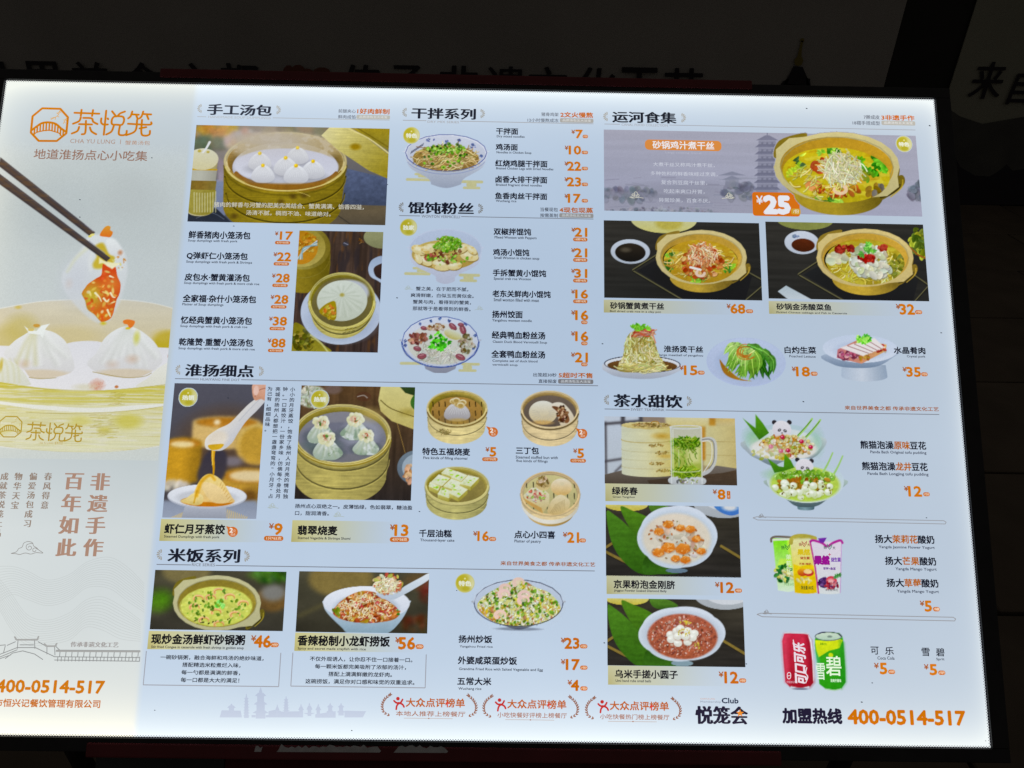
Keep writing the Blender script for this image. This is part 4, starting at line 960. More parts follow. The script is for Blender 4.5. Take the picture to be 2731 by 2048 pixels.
ngons('pagoda_print', [fp(fL, [(2116, 176), (2140, 178), (2152, 205), (2160, 232), (2088, 226), (2106, 196)]), fp(fL, [(2088, 216), (2106, 208), (2100, 222), (2080, 240), (2072, 240)]), fp(fL, [(2148, 206), (2160, 210), (2162, 236), (2152, 240)]), fp(fL, [(2090, 222), (2158, 228), (2160, 262), (2086, 262)])], (0, 0, 0), .0038, bl, m=INKB)['kind'] = 'stuff'
ngons('ink_mountains', [fp(fR, [(2500, 395), (2538, 400), (2560, 445), (2600, 468), (2640, 470), (2668, 452), (2684, 438), (2700, 455), (2740, 448), (2800, 420), (2900, 440), (2900, 546), (2500, 545)])], (0, 0, 0), .004, br, m=INKB)
ngons('ink_wash_hills', [fp(fR, [(2500, 300), (2530, 290), (2560, 310), (2620, 330), (2690, 318), (2800, 300), (2900, 310), (2900, 546), (2500, 545)])], (0, 0, 0), .0032, br, m=INKM)
# ------------------------------------------------------------------ paving, one object per tile where the photo shows it
g = bpy.data.meshes.new('ground'); g.from_pydata([(-80, -80, -.03), (80, -80, -.03), (80, 80, -.03), (-80, 80, -.03)], [], [(0, 1, 2, 3)])
GM = noisy(mat('grout', (.1, .1, .1), .95), 8, (.02, .018, .016), (.035, .03, .026)); o = link('ground', g, None, None, GM); o['kind'] = 'structure'
TM = noisy(mat('paving_stone', (.3, .2, .15), .75), 5, (.10, .075, .05), (.15, .115, .08), bump=.1)
tile = None
pav = bpy.data.objects.new('pavement', None); COL.objects.link(pav); pav['kind'] = 'structure'
for i in range(-4, 11):
    for j in range(-1, 9):
        x = .12 + i * .6 + (j % 2) * .3; y = -.2 + j * .6
        if tile is None:
            bm_ = bmesh.new(); bmesh.ops.create_cube(bm_, size=1)
            for v in bm_.verts: v.co = Vector((v.co.x * .588, v.co.y * .588, v.co.z * .03 - .015))
            bmesh.ops.bevel(bm_, geom=bm_.edges[:], offset=.004, segments=1, affect='EDGES')
            tile = bpy.data.meshes.new('paving_tile'); bm_.to_mesh(tile); bm_.free(); tile.materials.append(TM)
        o = bpy.data.objects.new('paving_tile', tile); COL.objects.link(o); o.parent = pav
        o.location = (x, y, R_.uniform(-.002, .002)); o.rotation_euler = (R_.uniform(-.003, .003), R_.uniform(-.003, .003), R_.choice((0, math.pi / 2, math.pi)))
# ------------------------------------------------------------------ the board's stand: apron and legs
ua, ub, uc = M(0, 236, 2010)[0], M(0, 585, 2010)[0], M(0, 1985, 2010)[0]
box('apron_panel', REDC, ub + 3, V1 + 36, uc, V1 + 330, -.030, -.021, label='dark red cloth apron under the bottom rail')
box('backing_panel', GREYC, ua, V1 + 36, ub, V1 + 330, -.031, -.022, label='dark grey panel beside the red apron')
tp = []
for x0, x1, s_ in ((686, 704, 0), (745, 1018, 1), (1055, 1196, 1)):
    n = max(3, int((x1 - x0) / 9)); up = [M(0, x0 + (x1 - x0) * i / n, 1999 - (R_.uniform(8, 19) if 0 < i < n or not s_ else 2) + (x0 + (x1 - x0) * i / n - 700) * .006) for i in range(n + 1)]
    lw = [M(0, x0 + (x1 - x0) * i / n - 4, 2001 + (x0 + (x1 - x0) * i / n - 700) * .006) for i in range(n + 1)]
    for i in range(n): tp.append([up[i], up[i + 1], lw[i + 1], lw[i]])
ngons('torn_paper', tp, (0, 0, 0), .0064, label='torn strips of white paper left on the red bar', m=PAPER)['kind'] = 'stuff'
for u in (U0 + 260, U1 - 260):
    p = BM @ Vector((u * SC, -(V1 - 60) * SC, -.06)); t_ = BM @ Vector((u * SC, -(V0 + 200) * SC, -.06))
    for nm, a, b_ in (('leg', p, Vector((p.x, p.y, 0))), ('leg', t_, Vector((t_.x, t_.y + .1, 0)))):
        bm_ = bmesh.new(); d = b_ - a; L_ = d.length
        bmesh.ops.create_cone(bm_, cap_ends=True, segments=12, radius1=.016, radius2=.016, depth=L_)
        q = Vector((0, 0, 1)).rotation_difference(d.normalized()).to_matrix().to_4x4()
        bm_.transform(BM.inverted() @ Matrix.Translation((a + b_) / 2) @ q)
        me = bpy.data.meshes.new('leg'); bm_.to_mesh(me); bm_.free(); link('leg', me, board, None, BLK)
# ================================================================== the printed dish pictures
GR = [(96, 150, 30), (60, 116, 24), (130, 178, 50), (44, 90, 26)]
LG_ = [(120, 190, 30), (150, 205, 50), (90, 160, 26), (176, 216, 90)]
# ---- large picture of the left column: a dumpling held by chopsticks over a steamer
def hero():
    c = Pic(0, 0, 0, 0, 0, box=(U0 + 14, M(0, 200, 380)[1], BEIGE_U - 6, M(0, 200, 1225)[1]))
    c.al[:] = 1
    bg = c.im.copy()
    # soft dark patches behind the dumpling, and steam
    c.k = 1
    for x, y, rx, ry, a in ((600, 1050, 620, 420, .5), (1100, 1150, 420, 340, .5), (250, 1300, 400, 420, .35)):
        c.ell(x, y, rx, ry, (176, 187, 190), soft=130, a=a)
    c.ell(450, 1160, 330, 260, (166, 178, 184), soft=70, a=.35); c.ell(1050, 1060, 230, 180, (168, 176, 178), soft=60, a=.3)
    c.k = 2
    # inside wall of the steamer
    m = c.poly([(-400, 330), (0, 320), (300, 262), (620, 245), (1000, 245), (1250, 272), (1460, 320), (1460, 700), (-400, 700)], (201, 196, 178), (200, 186, 140), g=90)
    c.tex(m, .03, 300, 60)
    c.ell(170, 480, 130, 110, (182, 166, 70), soft=34, a=.55); c.ell(60, 560, 140, 100, (184, 168, 80), soft=30, a=.5); c.ell(150, 305, 25, 14, (196, 170, 60), soft=8, a=.8)
    c.ell(560, 540, 260, 80, (198, 182, 120), soft=40, a=.5); c.ell(1380, 600, 130, 100, (180, 158, 10), soft=16, a=.95); c.ell(1340, 540, 90, 50, (190, 166, 60), soft=20, a=.5)
    c.line([(-100, 335), (300, 262), (620, 243), (1000, 243), (1250, 272), (1420, 315)], 7, (222, 222, 214), a=.8)
    q_ = .12; c.im = c.im * (1 - q_) + np.array((214, 216, 208.)) * q_
    # paper and the buns
    c.poly([(-400, 640), (0, 620), (400, 640), (600, 590), (800, 585), (1000, 640), (1460, 660), (1460, 950), (900, 1000), (-400, 960)], (214, 216, 222), (222, 222, 226), sm=True)
    def bun(pts, top, n, lo, bot):
        n = int(n * .7)
        m = c.poly(pts, (222, 226, 226), (204, 204, 206), sm=True)
        xs = [p[0] for p in pts]; ys = [p[1] for p in pts]; cx = sum(xs) / len(xs); w = max(xs) - min(xs); y0, y1 = min(ys), max(ys)
        c.clip = c.poly(pts, 0, sm=True, mask=True)
        for i in range(n):
            t = -1 + 2 * (i + .5) / n; f = R_.uniform(.7, 1)
            p = [(top[0] + t * w * .04, top[1] + 14), (top[0] + t * w * .2, y0 + (y1 - y0) * .3), (cx + t * w * .42, y0 + (y1 - y0) * .78 * f)]
            g_ = R_.uniform(14, 30); c.line(p, g_, (192, 197, 190), w2=g_ * 1.4, a=.5, soft=14); c.line([(a + g_, b) for a, b in p], g_ * .7, (232, 236, 235), w2=g_, a=.6, soft=12)
            if i < lo: c.line([(a - 6, b) for a, b in p], 20, (204, 198, 120), w2=30, a=.5, soft=14)
        c.ell(cx, y1 - 30, w * .42, 40, (206, 190, 160), soft=22, a=.7)
        c.clip = None
        c.line(bot, 5, (140, 120, 40), a=.75)
    bun([(30, 690), (110, 590), (200, 530), (290, 480), (370, 490), (460, 520), (540, 590), (590, 700), (610, 800), (560, 850), (400, 886), (260, 885), (200, 820), (120, 760)], (310, 470), 9, 3, [(240, 880), (330, 890), (460, 884)])
    c.poly([(200, 460), (240, 520), (330, 530), (350, 560), (375, 480), (410, 440), (340, 455), (300, 500), (240, 490)], (226, 232, 230)); c.ell(300, 455, 28, 14, (196, 150, 60)); c.ell(255, 490, 26, 12, (206, 188, 110))
    bun([(715, 770), (790, 680), (850, 570), (930, 500), (1030, 460), (1120, 480), (1200, 530), (1280, 610), (1330, 720), (1310, 780), (1230, 840), (1120, 880), (980, 880), (820, 850)], (1050, 460), 10, 0, [(760, 835), (900, 862), (1040, 882), (1180, 872), (1240, 845)])
    for x, y, a in ((920, 775, .35), (1085, 730, .5), (200, 770, .4)): c.ell(x, y, 40, 28, (196, 160, 130), soft=20, a=a)
    c.ell(1120, 555, 24, 50, (200, 200, 90), soft=14, a=.8); c.poly([(1010, 415), (1050, 405), (1105, 420), (1090, 460), (1060, 478), (1045, 448), (1015, 440)], (220, 120, 40), sm=True); c.ell(1048, 478, 20, 10, (210, 190, 50))
    c.poly([(-60, 700), (20, 720), (110, 760), (180, 820), (240, 910), (230, 945), (-60, 930)], (214, 218, 208), (206, 208, 196), sm=True)
    for x in (15, 60, 110, 150): c.line([(x - 30, 730), (x, 800), (x + 10, 920)], 12, (188, 186, 130), a=.5, soft=8)
    c.ell(10, 780, 14, 50, (190, 170, 60), soft=10, a=.8)
    m = c.ell(795, 945, 55, 45, (206, 160, 140), soft=14, a=.85); c.mottle(m, (200, 120, 100), .1, 14, 14, .8); c.ell(955, 957, 16, 12, (190, 120, 70)); c.ell(1388, 705, 14, 18, (180, 110, 80)); c.ell(700, 960, 90, 26, (206, 202, 170), soft=20, a=.6)
    c.poly([(1120, 960), (1220, 880), (1300, 800), (1460, 740), (1460, 940)], (222, 224, 218), (214, 214, 200), sm=True)
    # outer wall, two hoops with a white gap
    def hoop(t, b, col, col2):
        pts = t + b[::-1]
        m = c.poly(pts, col, col2, g=90)
        c.tex(m, .05, 500, 9); c.mottle(m, (214, 212, 190), .1, 260, 10, .8); c.mottle(m, (184, 172, 90), .3, 300, 8, .5)
        return m
    def cv(y0, y1, y2, y3): return cat([(-420, y0 - 60), (0, y0), (360, y1), (760, y2), (1100, y2 - 22), (1460, y3)], 5)
    c.poly(cv(920, 970, 990, 930) + cv(1450, 1480, 1495, 1420)[::-1], (224, 226, 222))
    m = hoop(cv(918, 968, 988, 925), cv(1075, 1110, 1130, 1090), (192, 182, 70), (208, 206, 160))
    c.mottle(m, (190, 178, 40), .1, 700, 14, .55)
    m = hoop(cv(1100, 1145, 1168, 1105), cv(1440, 1480, 1492, 1405), (202, 196, 130), (212, 212, 172))
    c.mottle(m, (190, 176, 40), .5, 180, 60, .7)
    c.ell(1050, 1240, 110, 60, (188, 176, 20), soft=24, a=.7); c.ell(860, 1310, 50, 24, (188, 174, 40), soft=14, a=.7); c.ell(660, 1240, 90, 40, (196, 186, 60), soft=20, a=.6)
    for _ in range(46):
        x = R_.uniform(730, 900); y = R_.uniform(1180, 1380); L = R_.uniform(20, 90); c.line([(x, y), (x + L, y - 3)], 5, J((176, 160, 60), 20), a=.7, sm=False)
    for _ in range(26):
        x = R_.uniform(880, 1010); y = R_.uniform(1000, 1110); c.line([(x, y), (x + R_.uniform(20, 60), y - 3)], 5, J((180, 168, 70), 20), a=.7, sm=False)
    c.line(cv(1140, 1172, 1172, 1100)[8:], 4, (150, 130, 20), a=.8, sm=False); c.line(cv(925, 972, 990, 925), 4, (170, 160, 60), a=.6, sm=False); c.line(cv(1440, 1480, 1492, 1410), 4, (170, 160, 110), a=.5, sm=False)
    q_ = .26 * np.clip((c.V - M(2, 700, 960)[1]) / 60, 0, 1)[..., None]; c.im = c.im * (1 - q_) + np.array((214, 215, 196.)) * q_
    # lower fade
    t = np.clip((c.V - M(2, 300, 1490)[1]) / 60, 0, 1)[..., None]; c.im = c.im * (1 - t) + bg * t
    # the lifted dumpling
    c.k = 23
    m = c.poly([(1160, 330), (1260, 320), (1400, 340), (1500, 380), (1580, 480), (1640, 600), (1660, 800), (1620, 1000), (1560, 1200), (1440, 1420), (1330, 1480), (1180, 1420), (1000, 1260), (850, 1060), (800, 900), (850, 760), (960, 620), (1080, 480)], (214, 220, 224), (200, 206, 210), sm=True, soft=8, a=.8)
    c.ell(1000, 900, 190, 260, (190, 196, 208), soft=60, a=.5); c.line([(1130, 500), (980, 640), (880, 800)], 30, (206, 208, 140), w2=10, a=.6, soft=14); c.line([(1240, 470), (1170, 650), (1180, 780)], 26, (226, 230, 226), a=.7, soft=12)
    c.ell(900, 960, 30, 40, (200, 180, 170), soft=20, a=.4)
    c.poly([(1230, 480), (1340, 430), (1420, 560), (1500, 600), (1460, 720), (1400, 700), (1330, 760), (1230, 760), (1210, 700), (1260, 600)], (186, 160, 20), (196, 170, 30), sm=True, soft=8, a=.85)
    c.poly([(1300, 330), (1350, 240), (1400, 205), (1440, 220), (1435, 260), (1470, 290), (1440, 350), (1380, 350)], (210, 150, 50), (214, 110, 30), sm=True)
    m = c.poly([(1380, 400), (1470, 380), (1540, 440), (1600, 560), (1560, 640), (1480, 600), (1420, 560)], (222, 228, 230), (206, 210, 214), sm=True, soft=6)
    c.ell(1565, 555, 28, 30, (190, 130, 90), soft=8, a=.85)
    for _ in range(16):
        x, y = inell(1560, 680, 90, 90); c.ell(x, y, R_.uniform(10, 30), R_.uniform(6, 16), J(R_.choice([(222, 228, 226), (206, 200, 120), (196, 140, 70)]), 10), rot=R_.uniform(0, 180), a=.8)
    P = [(1340, 700), (1420, 740), (1500, 730), (1530, 860), (1570, 960), (1560, 1080), (1520, 1170), (1500, 1250), (1450, 1400), (1340, 1460), (1300, 1440), (1230, 1360), (1140, 1290), (1110, 1180), (1065, 1090), (1110, 1010), (1150, 960), (1250, 890), (1320, 840)]
    c.clip = c.poly(P, 0, sm=True, mask=True)
    m = c.poly(P, (206, 70, 24), (200, 96, 30), sm=True)
    c.ell(1190, 1120, 130, 150, (190, 168, 50), soft=40); c.ell(1460, 960, 100, 90, (214, 116, 44), soft=30); c.ell(1340, 1380, 120, 60, (212, 110, 24), soft=24)
    for n_, cols, a in ((26, [(222, 196, 90), (206, 150, 60)], .7), (30, [(214, 80, 30), (196, 70, 20), (226, 130, 50)], .8), (18, [(230, 222, 180), (226, 206, 120)], .85)):
        for _ in range(n_):
            x, y = inell(1330, 1100, 230, 330); c.ell(x, y, R_.uniform(14, 44), R_.uniform(7, 22), J(R_.choice(cols), 16), rot=R_.uniform(0, 180), a=a, soft=4)
    for p in ([(1240, 1080), (1290, 1130), (1320, 1190)], [(1440, 1080), (1470, 1130), (1500, 1140)], [(1350, 1150), (1390, 1190), (1420, 1160)], [(1400, 1300), (1420, 1350), (1440, 1390)], [(1430, 860), (1480, 880)]): c.line(p, 26, (234, 228, 190), w2=10)
    c.clip = None
    c.line([(1065, 1090), (1110, 1180), (1140, 1290), (1230, 1360), (1300, 1440)], 8, (170, 150, 30), a=.6); c.ell(1345, 1475, 34, 20, (200, 186, 50), soft=8)
    c.poly([(1290, 620), (1350, 660), (1480, 690), (1560, 690), (1520, 730), (1500, 740), (1460, 770), (1400, 730), (1340, 690), (1290, 700)], (226, 222, 170), (232, 230, 200), soft=4)
    # chopsticks
    def stick(a0, a1, b1, b0, hi):
        P = [a0, a1, b1, b0]
        m = c.poly(P, (78, 66, 60), (60, 54, 58), g=0)
        c.mottle(m, (104, 78, 50), .1, 300, 30, .45); c.tex(m, .08, 200, 20)
        for f, w_, col in hi: c.line([(a0[0] + (b0[0] - a0[0]) * f, a0[1] + (b0[1] - a0[1]) * f), (a1[0] + (b1[0] - a1[0]) * f, a1[1] + (b1[1] - a1[1]) * f)], w_, col, a=.5, sm=False, soft=6)
    c.k = 1
    stick((-330, 470), (780, 1350), (740, 1385), (-330, 560), ((.12, 8, (110, 112, 120)), (.5, 14, (96, 70, 44)), (.9, 9, (44, 38, 40))))
    stick((-330, 620), (905, 1560), (872, 1590), (-330, 720), ((.15, 8, (104, 104, 112)), (.5, 12, (100, 74, 44)), (.9, 9, (44, 38, 40))))
    c.line([(700, 1285), (765, 1340)], 6, (170, 172, 186), a=.8); c.line([(730, 1420), (860, 1520)], 6, (140, 140, 156), a=.7)
    c.k = 23; c.ell(1200, 325, 34, 16, (222, 214, 130), rot=-20); c.ell(1170, 345, 22, 14, (214, 206, 100))
    # fade in at the top
    t = np.clip(1 - (c.V - c.v0) / 40, 0, 1)[..., None] * (np.abs(c.im - bg).sum(-1, keepdims=True) < 60); c.im = c.im * (1 - t) + bg * t
    global TEXK; TEXK = 0
    o = c.done('poster_picture', 'large printed picture of a dumpling held by chopsticks over a bamboo steamer', z=.0002); TEXK = 1.0
    # the house name burnt into the steamer
    f = lambda x, y: (215 + (x - 590) * .705, 1245 + (y - 345) * .72 + (x - 590) * .01)
    strokes('steamer_lettering', 2, [[f(*p) for p in l] for l in LG], 11, (176, 146, 44), .0005)
    g = lambda x, y: (-12 + (x - 600) * .262, 1195 + (y - 640) * .262)
    logo('steamer_emblem', g, 9, (176, 150, 44), 2, 'small emblem with an arched bridge on the printed steamer', z=.0005)
    T(2, 318, 1405, 1428, 515, 'CHA YU LUNG I 蟹黄汤包', (186, 160, 80), 0, 'steamer_caption')
hero()

# ---- soup dumplings in a tall steamer
c = Pic(4, 232, 338, 2058, 1308); c.grad((134, 122, 108), (78, 84, 100), 80)
bits(c, 400, 430, 260, 100, 60, 20, 55, [(200, 140, 60), (216, 160, 90), (190, 150, 40), (150, 150, 120)], a=.8); bits(c, 300, 520, 200, 60, 30, 20, 50, [(90, 100, 80), (110, 116, 96)], a=.7)
bits(c, 700, 470, 220, 60, 20, 20, 60, [(196, 170, 170), (180, 176, 178), (190, 150, 120)], a=.7); bits(c, 1200, 420, 300, 60, 20, 30, 70, [(130, 118, 90), (150, 134, 96)], a=.6); c.blur(16)
m = c.poly([(1690, 760), (2100, 860), (2100, 1150), (1640, 1110)], (86, 98, 130), (66, 76, 100)); c.tex(m, .1, 30, 30)
c.poly([(400, 880), (520, 840), (520, 1200), (400, 1300)], (120, 132, 160), (110, 120, 150), soft=6); c.poly([(430, 640), (520, 700), (520, 880), (440, 880)], (126, 112, 120), (150, 140, 156), soft=10)
c.poly([(150, 1200), (420, 1140), (600, 1310), (150, 1310)], (40, 46, 58), (50, 56, 70)); c.line([(230, 1240), (380, 1190), (500, 1250)], 5, (120, 130, 150), a=.7)
c.poly([(1100, 1200), (1660, 1110), (2100, 1120), (2100, 1320), (1080, 1320)], (104, 92, 70), (92, 82, 66)); c.poly([(1560, 1210), (2100, 1130), (2100, 1320), (1700, 1310)], (112, 98, 74), (84, 76, 62)); c.line([(1580, 1200), (1740, 1310)], 8, (60, 56, 50))
# porcelain cup, left
c.body(310, 670, 130, 50, 500, (196, 190, 150), (190, 184, 140), (150, 140, 90), .12)
c.body(290, 760, 145, 60, 20, (190, 160, 40), (184, 150, 30), (176, 146, 40), 0); c.body(290, 780, 140, 55, 110, (170, 172, 160), (176, 178, 166), (150, 150, 138), .02)
c.body(290, 880, 138, 55, 80, (120, 100, 36), (130, 104, 40), (126, 112, 50), .03); c.body(290, 965, 132, 50, 200, (156, 146, 60), (150, 140, 60), (140, 130, 40), .08)
for x in range(210, 420, 26): c.line([(x, 1000 - (x - 300) ** 2 / 900), (x, 1180)], 10, (196, 194, 150), a=.75)
c.ell(290, 670, 155, 105, (206, 206, 180), (196, 190, 150)); c.line([(360, 505), (330, 560), (295, 605)], 24, (216, 220, 226), w2=16); c.ell(262, 590, 18, 14, (176, 160, 60)); c.ell(345, 600, 16, 12, (176, 160, 60))
steamer(c, 1092, 690, 595, 285, 430, wall=(134, 116, 22), rim=(186, 172, 120), inner=(140, 104, 30), inner2=(150, 128, 70), floor=(196, 198, 214), fd=60, fr=.86, lines=(.34, .72), dark=.8, taper=.05)
m = c.ell(1100, 560, 520, 150, (176, 158, 116), soft=26, a=.85); c.mottle(m, (200, 190, 170), 0, 70, 60, .6); c.ell(900, 470, 360, 60, (168, 154, 130), soft=30, a=.6)
c.ell(1100, 735, 505, 170, (194, 196, 212), (206, 210, 224), soft=6)
c.arc(1100, 740, 500, 175, 20, 40, (140, 92, 24), a=.9, t0=15, t1=165); c.arc(1095, 700, 585, 270, 4, 16, (196, 178, 100), t0=8, t1=172); c.arc(1095, 710, 570, 268, -18, 12, (150, 116, 34), t0=20, t1=160)
for x, y, r in ((1210, 690, 105), (845, 750, 110), (1095, 800, 115), (1360, 830, 112), (875, 870, 112), (1195, 880, 118)):
    bao(c, x, y, r, r * 1.25, (218, 222, 228), (218, 180, 20), 9, (186, 188, 196))
c.clip = c.ell(1095, 690, 560, 262, 0, mask=True); c.arc(1095, 735, 560, 200, 30, 70, (146, 98, 30), a=.0); c.clip = None
m = c.poly([(700, 895), (880, 905), (1300, 905), (1480, 880), (1400, 960), (1095, 975), (800, 950)], (150, 104, 30), (140, 96, 26), sm=True, soft=8)
c.arc(1095, 700, 590, 275, 0, 12, (204, 188, 110), t0=10, t1=170)
for x, y in ((1165, 1030), (1275, 1020), (1050, 1080), (600, 1220)): c.ell(x, y, 30, 22, (70, 50, 20), soft=10, a=.6)
c.line([(1180, 975), (1290, 1010), (1330, 1030)], 5, (196, 176, 90))
m = c.poly([(1440, 440), (1520, 360), (1680, 340), (1900, 480), (2110, 640), (2110, 870), (1900, 780), (1600, 580)], (206, 200, 140), (150, 132, 20), g=40); c.tex(m, .07, 200, 12)
c.poly([(1670, 330), (2110, 330), (2110, 600), (1900, 470)], (160, 140, 26), (130, 120, 40)); c.line([(1680, 365), (1900, 470), (2100, 620)], 14, (206, 196, 130)); c.line([(1760, 350), (2100, 560)], 12, (120, 104, 20)); c.ell(1770, 550, 50, 30, (150, 122, 10), soft=10)
c.ell(800, 520, 420, 170, (190, 188, 190), soft=110, a=.35); c.ell(1150, 480, 300, 120, (190, 190, 190), soft=80, a=.25)
c.done('dish_picture', 'printed picture of six soup dumplings in a steaming bamboo basket')
T(4, 400, 1082, 1132, 1850, '猪肉的鲜香与河蟹的肥美完美结合、蟹黄满满、馅香四溢，', (206, 204, 190), .006, 'poem_line'); T(4, 712, 1163, 1210, 1530, '汤清不腻，稠而不油、味道绝对。', (206, 204, 190), .006, 'poem_line')

# ---- one large dumpling in a basket on dark wood
c = Pic(5, 1222, 125, 1975, 1300); c.grad((74, 58, 48), (66, 52, 48), 90); m = c.full(); c.tex(m, .25, 24, 400); c.mottle(m, (108, 70, 34), .3, 40, 220, .5); c.mottle(m, (46, 42, 48), .3, 60, 300, .6)
c.poly([(1160, 1030), (1250, 1040), (1330, 1130), (1430, 1210), (1520, 1300), (1140, 1310)], (128, 120, 20), (150, 140, 40), sm=True); bits(c, 1260, 1180, 110, 90, 40, 10, 26, [(110, 104, 10), (160, 150, 50), (90, 92, 20)]); c.line([(1330, 1130), (1430, 1210), (1500, 1300)], 16, (186, 184, 110))
for y, ry in ((500, 170), (430, 180), (350, 190)):
    c.body(1270, y - 60, 250, 200, 90, (150, 134, 40), (140, 122, 30), (104, 92, 16), .02); c.ell(1270, y - 60, 250, 210, (176, 168, 96), (120, 106, 30), g=0)
c.ell(1250, 290, 222, 185, (150, 136, 50), (176, 160, 80)); c.ell(1240, 290, 160, 160, (176, 124, 20), (190, 130, 26)); bits(c, 1280, 240, 110, 90, 40, 8, 20, [(206, 160, 40), (190, 120, 20), (220, 180, 70)])
for i in range(4): c.line([(1200 + i * 16, 400), (1260, 330 - i * 12), (1390, 225 + i * 14)], 12, (120, 160, 170) if i % 2 else (196, 206, 210))
c.ell(2030, 190, 190, 110, (150, 152, 110), (126, 128, 90)); c.ell(1665, 255, 30, 22, (60, 60, 70)); c.line([(1650, 245), (1690, 262)], 6, (150, 150, 170)); noods(c, 1810, 232, 26, 20, 8, 40, 6, [(130, 92, 40)], spread=90)
c.poly([(1885, 480), (1930, 400), (2040, 385), (2040, 620), (1960, 600), (1900, 560)], (150, 168, 196), (180, 196, 220), sm=True); c.poly([(1935, 500), (1970, 460), (2040, 450), (2040, 590), (1960, 570)], (70, 50, 44), (50, 36, 36), sm=True)
c.ell(1622, 905, 388, 315, (176, 190, 214), (190, 202, 222)); c.ell(1622, 1000, 330, 200, (150, 164, 190), soft=30, a=.6)
steamer(c, 1630, 800, 322, 275, 120, wall=(176, 166, 90), rim=(190, 182, 104), inner=(150, 138, 30), inner2=(140, 126, 40), floor=(120, 110, 60), fd=30, fr=.9, lines=(.4,), dark=.75, taper=.12)
c.ell(1650, 640, 230, 60, (100, 92, 60), soft=30, a=.5); c.ell(1700, 720, 190, 120, (180, 186, 196), soft=8)
c.ell(1632, 800, 242, 196, (206, 214, 204), (186, 194, 178))
for i in range(30):
    t = i * .2094 + R_.uniform(-.06, .06); r = R_.uniform(.6, .95)
    c.line([(1632 + 20 * math.cos(t), 750 + 16 * math.sin(t)), (1632 + 240 * r * math.cos(t), 785 + 190 * r * math.sin(t))], 5, (150, 162, 140) if i % 2 else (222, 228, 220), w2=14, a=.45, soft=5)
c.ell(1632, 745, 22, 18, (170, 160, 80), soft=5)
c.poly([(1420, 880), (1500, 820), (1570, 815), (1570, 980), (1480, 960), (1420, 920)], (160, 140, 10), (150, 126, 10), sm=True); bits(c, 1510, 905, 60, 60, 26, 8, 20, [(216, 130, 40), (220, 190, 70), (190, 170, 40)])
c.arc(1630, 805, 318, 270, 4, 18, (160, 146, 40), t0=10, t1=170); c.arc(1630, 800, 322, 275, 0, 7, (206, 198, 130), t0=5, t1=175)
for x, y in ((1660, 1080), (1700, 1072), (1740, 1064), (1640, 1112), (1680, 1106), (1720, 1098)): c.line([(x, y), (x + 30, y - 10)], 6, (80, 74, 30)); 
c.done('dish_picture', 'printed picture of one big soup dumpling in a small basket on a plate')

# ---- gold cloud bars behind the bowls
def bars(c, pts):
    for a, b, w_ in pts: c.line([a, b], w_, (190, 188, 140), sm=False)
c = Pic(6, 70, 285, 780, 775, cut=True)
bars(c, [((112, 672), (300, 676), 24), ((180, 628), (260, 630), 20), ((210, 645), (300, 650), 22), ((560, 690), (722, 693), 24), ((578, 740), (700, 742), 22), ((615, 715), (660, 716), 40)])
bowl(c, 430, 452, 338, 152, 240, 125, (206, 214, 228), (150, 160, 180), (216, 222, 236), (196, 204, 222), line=(70, 84, 150))
for x, y, r in ((300, 345, 30), (440, 365, 26), (535, 352, 14), (650, 395, 30), (720, 480, 12)): bits(c, x, y, r, r * .6, 12, 3, 7, [(80, 96, 160), (110, 124, 180)])
for i in range(9): c.line([(140 + i * 12, 460 - i * 8), (148 + i * 12, 440 - i * 8)], 6, (70, 74, 100))
c.ell(428, 500, 272, 108, (150, 124, 60), (140, 110, 50)); noods(c, 428, 490, 240, 92, 150, 120, 7, [(206, 186, 120), (180, 150, 80), (220, 206, 150), (150, 120, 60)], ang=0, spread=50)
bits(c, 430, 420, 160, 46, 60, 8, 14, LG_ + GR, el=1.2, hl=.3); bits(c, 430, 500, 220, 70, 22, 8, 13, LG_ + GR, el=1.2); c.ell(408, 572, 20, 14, (150, 200, 60)); c.ell(408, 572, 9, 6, (60, 110, 20))
c.arc(430, 452, 330, 150, 2, 6, (80, 96, 160), t0=8, t1=172); c.arc(430, 470, 336, 150, 8, 5, (110, 124, 176), t0=20, t1=160, a=.7)
c.done('dish_picture', 'printed cut-out of dry noodles with scallions in a blue and white bowl')

c = Pic(6, 60, 1060, 750, 1530, cut=True)
bars(c, [((98, 1443), (290, 1446), 24), ((165, 1398), (240, 1400), 20), ((200, 1420), (290, 1424), 22), ((545, 1455), (696, 1458), 24), ((552, 1500), (672, 1503), 22), ((590, 1478), (635, 1480), 40)])
bowl(c, 425, 1240, 300, 165, 250, 78, (196, 206, 226), (180, 186, 206), (190, 202, 224), (182, 196, 220), rimw=.03)
c.ell(420, 1290, 272, 122, (190, 172, 96), (170, 140, 60))
for x, y, r, q in ((210, 1250, 70, 20), (290, 1240, 70, -20), (620, 1300, 75, 10), (560, 1240, 60, -30), (400, 1370, 90, 0), (260, 1340, 60, 30), (500, 1380, 60, -10), (200, 1320, 50, 60), (640, 1250, 50, 40)):
    c.ell(x + 4, y + 8, r, r * .55, (130, 100, 40), rot=q, a=.7); m = c.ell(x, y, r, r * .55, (222, 214, 170), (206, 190, 130), rot=q); c.mottle(m, (196, 160, 70), .1, 40, 25, .7); c.ell(x - r * .2, y - r * .15, r * .5, r * .2, (232, 230, 206), rot=q, soft=6, a=.7)
bits(c, 440, 1250, 110, 110, 60, 6, 16, [(150, 90, 50), (190, 170, 90), (120, 60, 40), (210, 200, 140)]); bits(c, 440, 1200, 120, 60, 90, 8, 15, LG_, el=1.2, hl=.4); bits(c, 300, 1310, 50, 26, 20, 6, 14, [(190, 90, 70), (120, 140, 40)]); bits(c, 420, 1320, 200, 60, 16, 7, 12, LG_)
